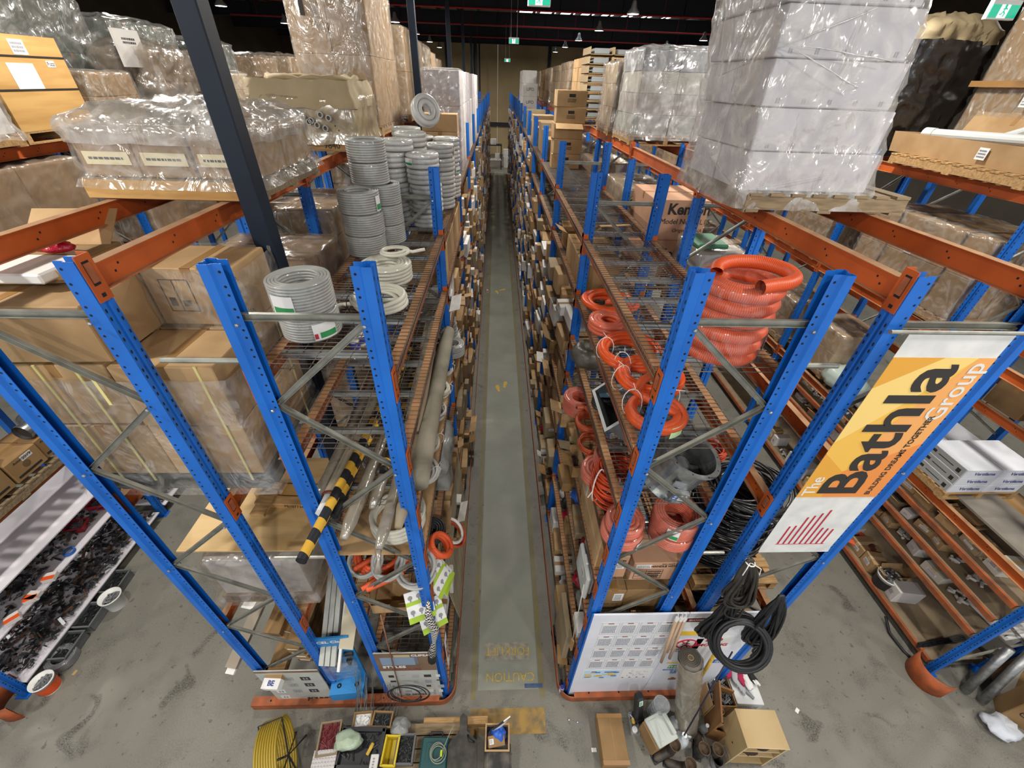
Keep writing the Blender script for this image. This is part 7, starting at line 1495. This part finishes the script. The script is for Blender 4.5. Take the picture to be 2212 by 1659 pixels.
for li, (z, x) in enumerate(OL[:4]):
    y = 2.45 if li else 2.9; n = 0; clear = (OL[li + 1][0] - z) - .10
    while y < 6.6:
        wd = rs.uniform(.14, .30); h = min(rs.uniform(.10, .2) if li else rs.uniform(.18, .36), clear); dp = rs.uniform(.22, .4); i = rs.randrange(5); r = rs.random(); where = 'on the %s shelf of the outer right rack, %s from the front' % (ON[li], ORD_[min(n, 17)])
        if r < .62: o = tag(link('carton', cmesh(round(dp, 2), round(wd, 2), round(h, 2), WC2[i], TAPEL if i > 1 else None), None, (x + dp / 2 + rs.uniform(.02, .1), y + wd / 2, z + .002), (0, 0, rs.uniform(-.25, .25))), '%s carton %s' % (W2N[i], where), 'carton', 'cartons on the outer right shelves'); sticker(o, (-dp / 2, 0, h * .5), wd * .5, h * .35, '-x', rows=3)
        elif r < .85: open_carton('open %s carton of parts %s' % (W2N[2 + i % 2], where.replace('on the ', 'on ', 1).replace('from the front', 'from front')), (x + dp / 2 + .05, y + wd / 2, z + .002), (dp, wd, h * .8), [CARD, CARDD][i % 2], rs.uniform(-.2, .2), 'cartons on the outer right shelves')
        else:
            f = MB()
            for q in range(9): c = Vector((x + rs.uniform(.08, .25), y + rs.uniform(.03, .2), z + .045 + .02 * (q % 2))); d = Vector((rs.uniform(-1, 1), rs.uniform(-1, 1), rs.uniform(-.3, .3))).normalized() * .04; f.tube([c - d, c + d], rs.uniform(.014, .026), 8)
            tag(f.obj('fittings', mat('white_fitting', '#b9b7b0', .5)), 'loose white pipe fittings %s' % where.replace('on the ', 'on ', 1), 'fittings', kind='stuff')
        y += wd + rs.uniform(.02, .10); n += 1
t = thing('bucket', 'white bucket heaped with steel fittings on the lowest outer right shelf', 'bucket', (6.30, 3.2, .202)); f = MB(); f.lathe([(.13, 0), (.155, .24), (.165, .24), (.165, .26), (.148, .26), (.122, .01), (.001, .01)], n=24, caps=False); f.obj('body', WHITE, t, True); f = MB(); f.lathe([(.135, .01), (.151, .20)], n=24, caps=False); f.v = [(a * 1.006, b * 1.006, c) for a, b, c in f.v]; f.obj('label_band', BLACKP, t); f = MB(); rs2 = random.Random(3)
for q in range(50): c = Vector((rs2.uniform(-.1, .1), rs2.uniform(-.1, .1), .24 + .05 * rs2.random())); d = Vector((rs2.uniform(-1, 1), rs2.uniform(-1, 1), rs2.uniform(-.5, .5))).normalized() * .03; f.tube([c - d, c + d], rs2.uniform(.008, .018), 6)
o = f.obj('steel_fittings', MIX, t); o['kind'] = 'stuff'
loose('orange ribbed hose heap in the open carton on the lowest outer right shelf', (6.35, 4.0, .24), 5, .17, .022, ORF, 150, .12, jit=.3)
blob('plastic_bag', 'clear bag of red parts on the lowest outer right shelf', 'bag', (6.42, 3.72, .21), (.16, .14, .10), mat('red_clear_bag', '#6e3a36', .25, bs=.8, bscale=14), 31, .35)
f = MB()
for k in range(12): f.tube([(6.1 + .02 * k, 2.28 + .015 * (k % 4), .22 + .012 * (k % 3)), (6.9, 2.35 + .02 * (k % 4), .24)], .012, 6)
tag(f.obj('rubber_strips', BLACK), 'flat black rubber strips at the near end of the lowest outer right shelf', 'strip')
f = MB(); f.tube([(6.08, 2.75, .1), (6.02, 2.55, .03), (6.05, 2.3, .012), (6.12, 2.15, .01)], .02, 8); tag(f.obj('black_hose', BLACK, None, True), 'black hose drooping to the floor at the outer right rack', 'hose')
# boards and things on the beams at 2.14
f = MB(); f.box(6.4, 7.0, 2.3, 5.6, 0, .03); o = f.obj('board', mat('dusty_board', '#8f887c', .85, var='#77716a', vs=2)); o.location.z = 2.145; tag(o, 'long dusty grey board lying over the outer right rack beams', 'board')
for k, (x, y, s_, h) in enumerate(((6.3, 2.55, .24, .2), (6.3, 2.95, .26, .18), (6.28, 3.2, .16, .1))): pass
t = thing('pallet', 'timber pallet under the white lettered cartons, outer right rack', 'pallet', (6.62, 4.0, 2.146)); pallet(t, -.5, .55, -.62, .62, 0, WOOD)
VW = mat('cool_white_carton', '#cfd2d8', .6, var='#c0c3ca', vs=2); GRS = mat('grey_carton_side', '#9b9c9a', .65)
for i in range(2):
    for j in range(2):
        for k in range(3 if j == 0 else 2):
            f = MB(); f.rbox(-.245, .245, -.28, .28, 0, .145, .004); x, y, z = 6.38 + .50 * i, 3.67 + .60 * j, 2.286 + .147 * k
            o = f.obj('carton', VW); o.location = (x, y, z); tag(o, 'flat white carton lettered in blue, %s pile, %s column, %s' % (['front', 'rear'][j], ['aisle side', 'inner'][i], nm[k]), 'carton', 'white lettered cartons')
            text('Vertilama', o, (.03, -.282, .075), .075, mat('label_navy', '#3a4680'), FRONT, bold=.001)
            if i == 0: 
                f = MB(); f.box(-.2465, -.245, -.26, .26, .01, .135); f.obj('grey_end', GRS, o); f = MB(); f.box(-.248, -.246, -.12, .10, .06, .07); f.box(-.248, -.246, -.22, -.17, .03, .09); f.box(-.248, -.246, .14, .2, .05, .09); f.obj('bar_print', INK, o)
blob('plastic_bag', 'milky plastic bag of parts on the outer right rack behind the banner', 'bag', (6.45, 5.9, 2.15), (.35, .4, .22), mat('milky_green_bag', '#b4c2b8', .3, bs=.7, bscale=8), 41, .25)
load('wrapped brown cartons on a pallet seen between the right uprights', 6.25, 7.1, 6.2, 7.2, 2.15, 2, 2, [.4, .38], CARD, FILM, .03, WOOD, 200)
for i in range(4): load('brown cartons on a pallet low in the outer right rack, bay %s' % ['three', 'four', 'five', 'six'][i], 6.2, 7.1, 7.6 + 2.69 * i, 9.2 + 2.69 * i, 2.15, 2, 2, [.4, .4], [CARDB, CARD][i % 2], FILM, .03, WOOD, 210 + i)
for i, (x, y, d) in enumerate(((7.5, 4.6, (.5, .5, .4)), (7.9, 4.9, (.6, .6, .5)))): pass
for i in range(3): tag(link('carton', cmesh(.6, .5, .42, CARDB, TAPE), None, (7.75, 3.2 + .6 * i, 2.9)), 'brown printed carton in the far right rack beyond the white lettered cartons, %s' % ORD_[i], 'carton'); 
for i in range(5): tag(link('carton', cmesh(.62, .55, .5, [CARDB, CARD][i % 2], TAPE, 'y'), None, (6.45, 2.75 + .0, 4.02 + .0 * i) if 0 else (7.8, 2.4 + .62 * i, 4.05 if i % 2 else 1.22)), 'brown carton stored in the far right rack, %s' % ORD_[i], 'carton')
# ---- bottom right corner
t = thing('corner_guard', 'orange curved corner guard at the foot of the outer right rack', 'guard', (6.12, 1.98, 0)); f = MB(); n = 14
for k in range(n + 1): a = PI * .55 + PI * .95 * k / n; f.v += [(.24 * math.cos(a), .24 * math.sin(a), 0), (.24 * math.cos(a), .24 * math.sin(a), .34), (.228 * math.cos(a), .228 * math.sin(a), .34), (.228 * math.cos(a), .228 * math.sin(a), 0)]
f.f = [(4 * k + j, 4 * k + (j + 1) % 4, 4 * k + 4 + (j + 1) % 4, 4 * k + 4 + j) for k in range(n) for j in range(4)]; f.m = [0] * len(f.f); f.obj('guard', mat('guard_orange', '#b4582a', .6, var='#7a4426', vs=6), t, True)
t = thing('corner_guard', 'orange curved corner guard at the foot of the outer left rack', 'guard', (-6.02, 1.98, 0)); link('guard', bpy.data.objects['guard'].data if 'guard' in bpy.data.objects else f.mesh('guard', RUST), t, (0, 0, 0), (0, 0, .6))
t = thing('carton', 'big brown carton lettered BOSCH standing at the bottom right corner', 'carton', (7.02, 1.45, 0), -.62)
f = MB(); f.rbox(-.30, .5, -.12, .12, 0, .62, .008); f.obj('box', CARDB, t)
M = Matrix(((1, 0, 0, .16), (0, 0, -1, -.1225), (0, 1, 0, .28), (0, 0, 0, 1))); text('BOSCH', t, None, .15, INK, M=M, bold=.003); f = MB(); f.tube([(-.17 + .05 * math.cos(2 * PI * k / 20), -.122, .28 + .05 * math.sin(2 * PI * k / 20)) for k in range(20)], .006, 5, True); f.box(-.2, -.14, -.123, -.121, .275, .285); f.box(-.175, -.165, -.123, -.121, .25, .31); f.obj('round_emblem', INK, t)
t = thing('open_carton', 'tall brown carton behind the BOSCH carton, bottom right corner', 'carton', (7.35, 1.75, 0), -.62); f = MB(); f.rbox(-.35, .45, -.14, .14, 0, .78, .008); f.obj('box', CARD, t); text('VENTRAEN', t, (.1, -.1425, .60), .10, INK, FRONT, bold=.002)
SIL = mat('silver_duct', '#a3a4a2', .35, .75, var='#86878a', vs=18)
for i, (a, b, lb) in enumerate((((6.50, 1.80, .04), (6.62, 1.98, .95), 'left'), ((6.62, 1.68, .04), (6.80, 1.92, 1.0), 'middle'), ((6.80, 1.92, 1.0), (7.5, 1.95, 1.05), 'horizontal'))): f = MB(); f.tube([a, Vector(a).lerp(Vector(b), .5), b], .05, 12); tag(f.obj('silver_tube', SIL, None, True), 'silver foil tube of the wrapped frame at the bottom right corner, %s one' % lb, 'tube')
f = MB(); f.add([(6.68, 1.72, .03), (7.3, 1.75, .03), (7.4, 1.97, .98), (6.82, 1.94, .98)], [(0, 1, 2, 3)]); f.add([(6.68, 1.74, .03), (7.3, 1.77, .03), (7.4, 1.99, .98), (6.82, 1.96, .98)], [(0, 1, 2, 3)]); tag(f.obj('wrapped_sheet', mat('milky_sheet', '#aaa8a2', .4, bs=.5, bscale=8)), 'milky wrapped sheet between the silver tubes at the bottom right', 'sheet')
blob('plastic_bag', 'white plastic bag lying on the floor at the bottom right', 'bag', P(2155, 1572, Z=0), (.20, .16, .07), mat('white_carrier_bag', '#cdd2da', .4, bs=.8, bscale=11), 51, .4)
f = MB(); f.box(-.28, .28, -.25, .25, 0, .03); f.box(-.28, .28, -.25, -.22, .03, .06); f.box(-.28, .28, .22, .25, .03, .06); o = f.obj('white_panel', WHITE); o.location = (6.75, 2.3, 1.08); o.rotation_euler = (0, 0, .1); tag(o, 'white framed panel lying at the near end of the outer right shelves', 'panel')
# ---- outer left rack: white shelf boards with dark hardware
WBRD = mat('white_melamine', '#d6d2d8', .45, var='#c8c4ca', vs=2)
t0 = thing('shelf_unit', 'low white shelf boards full of bolts set in the outer left rack', 'shelf', (-6.5, 2.0, 0))
for z in (1.42, .95, .20):
    for k in range(2):
        f = MB(); f.box(-.45, .48, .1 + 2.74 * k, 2.68 + 2.74 * k, z - .018, z); f.obj('shelf_board', WBRD, t0)
for k in range(3): f = MB(); f.box(-.4, -.38, .2 + 2.3 * k, .24 + 2.3 * k, 0, 1.4); f.obj('prop', WOODD, t0)
def heap(lab, x0, x1, y0, y1, z, n, mats, rs, sz=.03):
    f = MB()
    for q in range(n):
        c = Vector((rs.uniform(x0, x1), rs.uniform(y0, y1), z + .012 + .05 * rs.random() ** 2 + sz * .7)); M = Matrix.Translation(c) @ Matrix.Rotation(rs.uniform(0, 3.1), 4, 'Z') @ Matrix.Rotation(rs.uniform(-.5, .5), 4, 'Y'); l = sz * rs.uniform(.4, 1.5); k = rs.randrange(len(mats))
        if q % 3 == 0: f.tube([M @ Vector((-l, 0, 0)), M @ Vector((l, 0, 0))], sz * rs.uniform(.15, .3), 6, mi=k)
        elif q % 3 == 1: f.box(-l, l, -sz * .4, sz * .4, -.008, .008, k, M)
        else: f.lathe([(sz * .5, -.006), (sz * .5, .006), (sz * .25, .006), (sz * .25, -.006)], n=8, mi=k, M=M, caps=False)
    return tag(f.obj('hardware', mats), lab, 'hardware', kind='stuff')
rs = random.Random(77); HW = [DKM, MIX, mat('rusty_hardware', '#5a4030', .7), DKM, mat('dark_hardware_b', '#3a3a3c', .5)]
heap('rows of dark bolts and brackets on the lowest white shelf, outer left rack', -6.9, -6.06, 2.2, 4.6, .202, 900, HW, rs, .045); heap('dark chains and fixings on the middle white shelf, outer left rack', -6.9, -6.15, 2.15, 4.6, .952, 520, HW, rs, .045); heap('dark fixings on the white shelves of the next bay, outer left rack', -6.9, -6.1, 4.9, 7.3, .202, 500, HW, rs, .05); heap('dark fixings on the middle white shelf of the next bay, outer left rack', -6.9, -6.1, 4.9, 7.3, .952, 400, HW, rs, .05)
OB = mat('orange_white_box', '#d2cbc6', .6)
for i, (u, v, nmx) in enumerate(((180, 1285, 'left'), (108, 1246, 'upper'), (70, 1290, 'lower'), (40, 1335, 'nearest'))): 
    p = P(u, v, Z=1.0); o = tag(link('carton', cmesh(.14, .12, .07, OB, None), None, (max(min(p.x, -6.05), -6.4), p.y, .954), (0, 0, .3 * i)), 'small white box with orange lid on the middle white shelf, %s one' % nmx, 'carton'); f = MB(); f.box(-.07, .07, -.06, .0, .07, .0712); f.obj('orange_print', ORS, o)
for i, (x, y, lab, col, r) in enumerate(((-6.12, 3.45, 'blue tape roll at the edge of the middle white shelf', BLUEP, .07), (-6.45, 3.0, 'black ring on the middle white shelf', BLACKP, .11))): f = MB(); f.lathe([(r, 0), (r, .04), (r * .8, .04), (r * .8, 0)], n=22, caps=False); o = f.obj('ring', col); o.location = (x, y, .956 if i else .956); tag(o, lab, 'roll')
for i, (x, y, m, lb) in enumerate(((-6.3, 4.25, RED, 'red'), (-6.3, 3.85, RED, 'wine red'), (-6.3, 4.6, mat('maroon_bin', '#7a1f28', .5), 'maroon'))): tub('%s plastic bin on the middle white shelf of the outer left rack' % lb, (x, y, .954), (.22, .18, .10), m if i != 1 else mat('wine_bin', '#8a1b26', .5), .2, 'plastic_bin', fill=(.6, .03, .006), fm=MIX, n=30)
for i, (y, m, lb) in enumerate(((2.55, CR_, 'front'), (2.95, mat('smoky_bin', '#6c6e70', .3), 'middle'), (3.45, CR_, 'rear'))): tub('grey plastic bin on the floor before the outer left rack, %s one' % lb, (-5.93, y, .0), (.24, .34, .16), m, .05, 'plastic_bin', fill=(.6, .04, .008), fm=DKM, n=60)
def bucket(lab, p, r, h, m, fillm, band=None):
    t = thing('bucket', lab, 'bucket', p); f = MB(); f.lathe([(r * .82, 0), (r, h), (r * 1.06, h), (r * 1.06, h + .015), (r * .95, h + .015), (r * .78, .01), (.001, .01)], n=26, caps=False); f.obj('body', m, t, True)
    if band: f = MB(); f.lathe([(r * .86, h * .1), (r * .985, h * .85)], n=26, caps=False); f.v = [(a * 1.008, b * 1.008, c) for a, b, c in f.v]; f.obj('label_band', band, t)
    f = MB(); f.lathe([(r * .9, h * .7), (.001, h * .72)], n=20, caps=False); rs = random.Random(int(p[1] * 100))
    for q in range(26): c = Vector((rs.uniform(-.6, .6) * r, rs.uniform(-.6, .6) * r, h * .74)); d = Vector((rs.uniform(-1, 1), rs.uniform(-1, 1), .1)).normalized() * .035; f.tube([c - d, c + d], .009, 5)
    o = f.obj('contents', fillm, t); o['kind'] = 'stuff'; f = MB(); f.tube([(r * 1.05 * math.cos(PI * k / 10), r * 1.05 * math.sin(PI * k / 10), h - .02 - .06 * math.sin(PI * k / 10)) for k in range(11)], .003, 5); f.obj('handle', ZINC, t); return t
bucket('white bucket of bolts standing on the floor, farther one at left', (-5.74, 3.16, 0), .135, .24, WHITE, MIX); bucket('white bucket with an orange label and bolts on the floor, nearest at left', (-5.82, 2.10, 0), .12, .22, WHITE, MIX, ORS)
packed('clear wrapped coil lying on the floor by the nearest left bucket', (-5.92, 2.42, 0), .17, .12, .010, 4, mat('smoky_bin', '#6c6e70'), FILM)
for i, (y, m, lb) in enumerate(((4.55, YEL, 'yellow'), (4.68, mat('dark_tin', '#2a3a34', .4), 'dark green'), (4.42, RED, 'red and white'), (4.60, YEL, 'low yellow'))):
    t = thing('paint_tin', '%s paint tin at the far end of the outer left white shelves' % lb, 'tin', (-6.12 - .12 * (i % 2), y + (.1 if i == 3 else 0), .956)); h = .14 if i != 3 else .07; f = MB(); f.lathe([(.07, 0), (.07, h)], n=18); f.obj('body', m, t, True); f = MB(); f.lathe([(.072, h - .01), (.072, h), (.062, h), (.06, h - .008), (.001, h - .006)], n=18, caps=False); f.obj('lid', ZINC, t); f = MB(); f.lathe([(.0705, .03), (.0705, h * .7)], n=18, caps=False); f.obj('label', PAPER if i == 2 else YEL, t)
for i, (x, y, z, d) in enumerate(((-6.30, 3.35, 2.30, (.5, .42, .34)), (-6.30, 3.80, 2.30, (.5, .42, .30)), (-6.30, 3.35, 2.645, (.5, .42, .34)), (-6.32, 2.9, 2.30, (.5, .42, .34)), (-6.30, 4.2, 2.30, (.46, .36, .30)), (-6.32, 2.9, 2.645, (.5, .42, .34)))):
    o = tag(link('carton', cmesh(*d, CARDB, TAPE, 'y'), None, (x, y, z)), 'brown carton with black bar print on the outer left first level, %s' % ['front lower one', 'noted middle one', 'front upper one', 'nearest lower one', 'far one', 'nearest upper one'][i], 'carton', 'black bar cartons'); a = d[0] / 2
    f = MB(); f.box(a, a + .002, -d[1] * .4, d[1] * .35, .04, .07); f.obj('black_bar', INK, o); text('AutomaticAir', o, (a + .002, 0, d[2] * .82), .045, INK, SIDEL); f = MB(); f.lathe([(.05, 0), (.03, .001), (.001, .002)], (a, .0, d[2] * .5), 14, M=Matrix.Rotation(PI / 2, 4, 'Y'), caps=False); f.obj('fan_print', mat('fan_print', '#6b5236', .8), o)
    if i == 1: q = sticker(o, (a, .05, .24), .14, .07, 'x', rows=0); text('2019', q, (a + .003, .05, .24), .06, INK, SIDEL)
t = thing('pallet', 'timber pallet under the black bar cartons, outer left rack', 'pallet', (-6.5, 3.5, 2.205)); pallet(t, -.48, .48, -.9, .95, -.05, WOODD); t.location.z = 2.256 - .10; 
t = thing('duct_elbow', 'galvanised duct elbow lying on the black bar cartons, outer left rack', 'duct', (-6.18, 4.2, 2.603)); f = MB(); f.tube([Vector((0, -.12, .11)), Vector((0, .0, .11)), Vector((-.06, .1, .11)), Vector((-.2, .16, .11))], .105, 18, caps=False); f.tube([Vector((0, -.13, .11)), Vector((0, -.09, .11))], .112, 18, caps=False); f.obj('elbow', ZINC, t, True); f = MB(); f.lathe([(.10, 0), (.001, .001)], (0, -.09, .11), 18, M=Matrix.Rotation(PI / 2, 4, 'X'), caps=False); f.obj('mouth', mat('dark_recess', '#2c241c'), t)
load('brown wrapped cartons under the crate in the outer left rack', -6.95, -6.0, 4.9, 6.3, 2.21, 2, 2, [.5, .4], CARDB, FILMD, .04, WOODD, 230)
t = thing('open_carton', 'open brown carton at the left edge under the orange beams', 'carton', (-6.35, 3.0, 4.01)); f = MB(); f.box(-.3, .3, -.3, .3, 0, .5); f.obj('box', CARD, t)
load('brown cartons at the left edge on the outer left second level', -6.95, -6.05, 3.45, 4.5, 4.0, 1, 2, [.55, .4], CARD, None, .02, WOOD, 231)
for k in list(OPEN.values()):
    for c in kids(k): bpy.data.objects.remove(c)
    bpy.data.objects.remove(k)
# far end of the aisle: desk, white machine and boxes before the back wall
t = thing('work_desk', 'dark framed desk with white boxes beyond the end of the centre aisle', 'desk', (-.15, 42.5, 0)); f = MB()
for x in (-.55, .55):
    for y in (-.4, .4): f.box(x - .04, x + .04, y - .04, y + .04, 0, 1.9)
f.obj('leg', BLACKP, t); f = MB(); f.box(-.6, .6, -.45, .45, .75, .8); f.obj('worktop', WHITE, t); f = MB(); f.box(-.6, .6, -.45, .45, 1.9, 1.98); f.obj('top_beam', BLACKP, t)
for i, (x, y, z, d) in enumerate(((-.3, 42.3, 1.98, (.5, .4, .45)), (.05, 42.3, .8, (.4, .4, .5)), (1.0, 43.5, 0, (.7, .6, .9)), (.9, 43.5, .9, (.6, .5, .6)))): tag(link('carton', cmesh(*d, CARDW, None), None, (x, y, z)), 'white box at the far end of the centre aisle, %s' % ['on the desk frame', 'on the desk top', 'large one on the floor', 'on the large one'][i], 'carton')
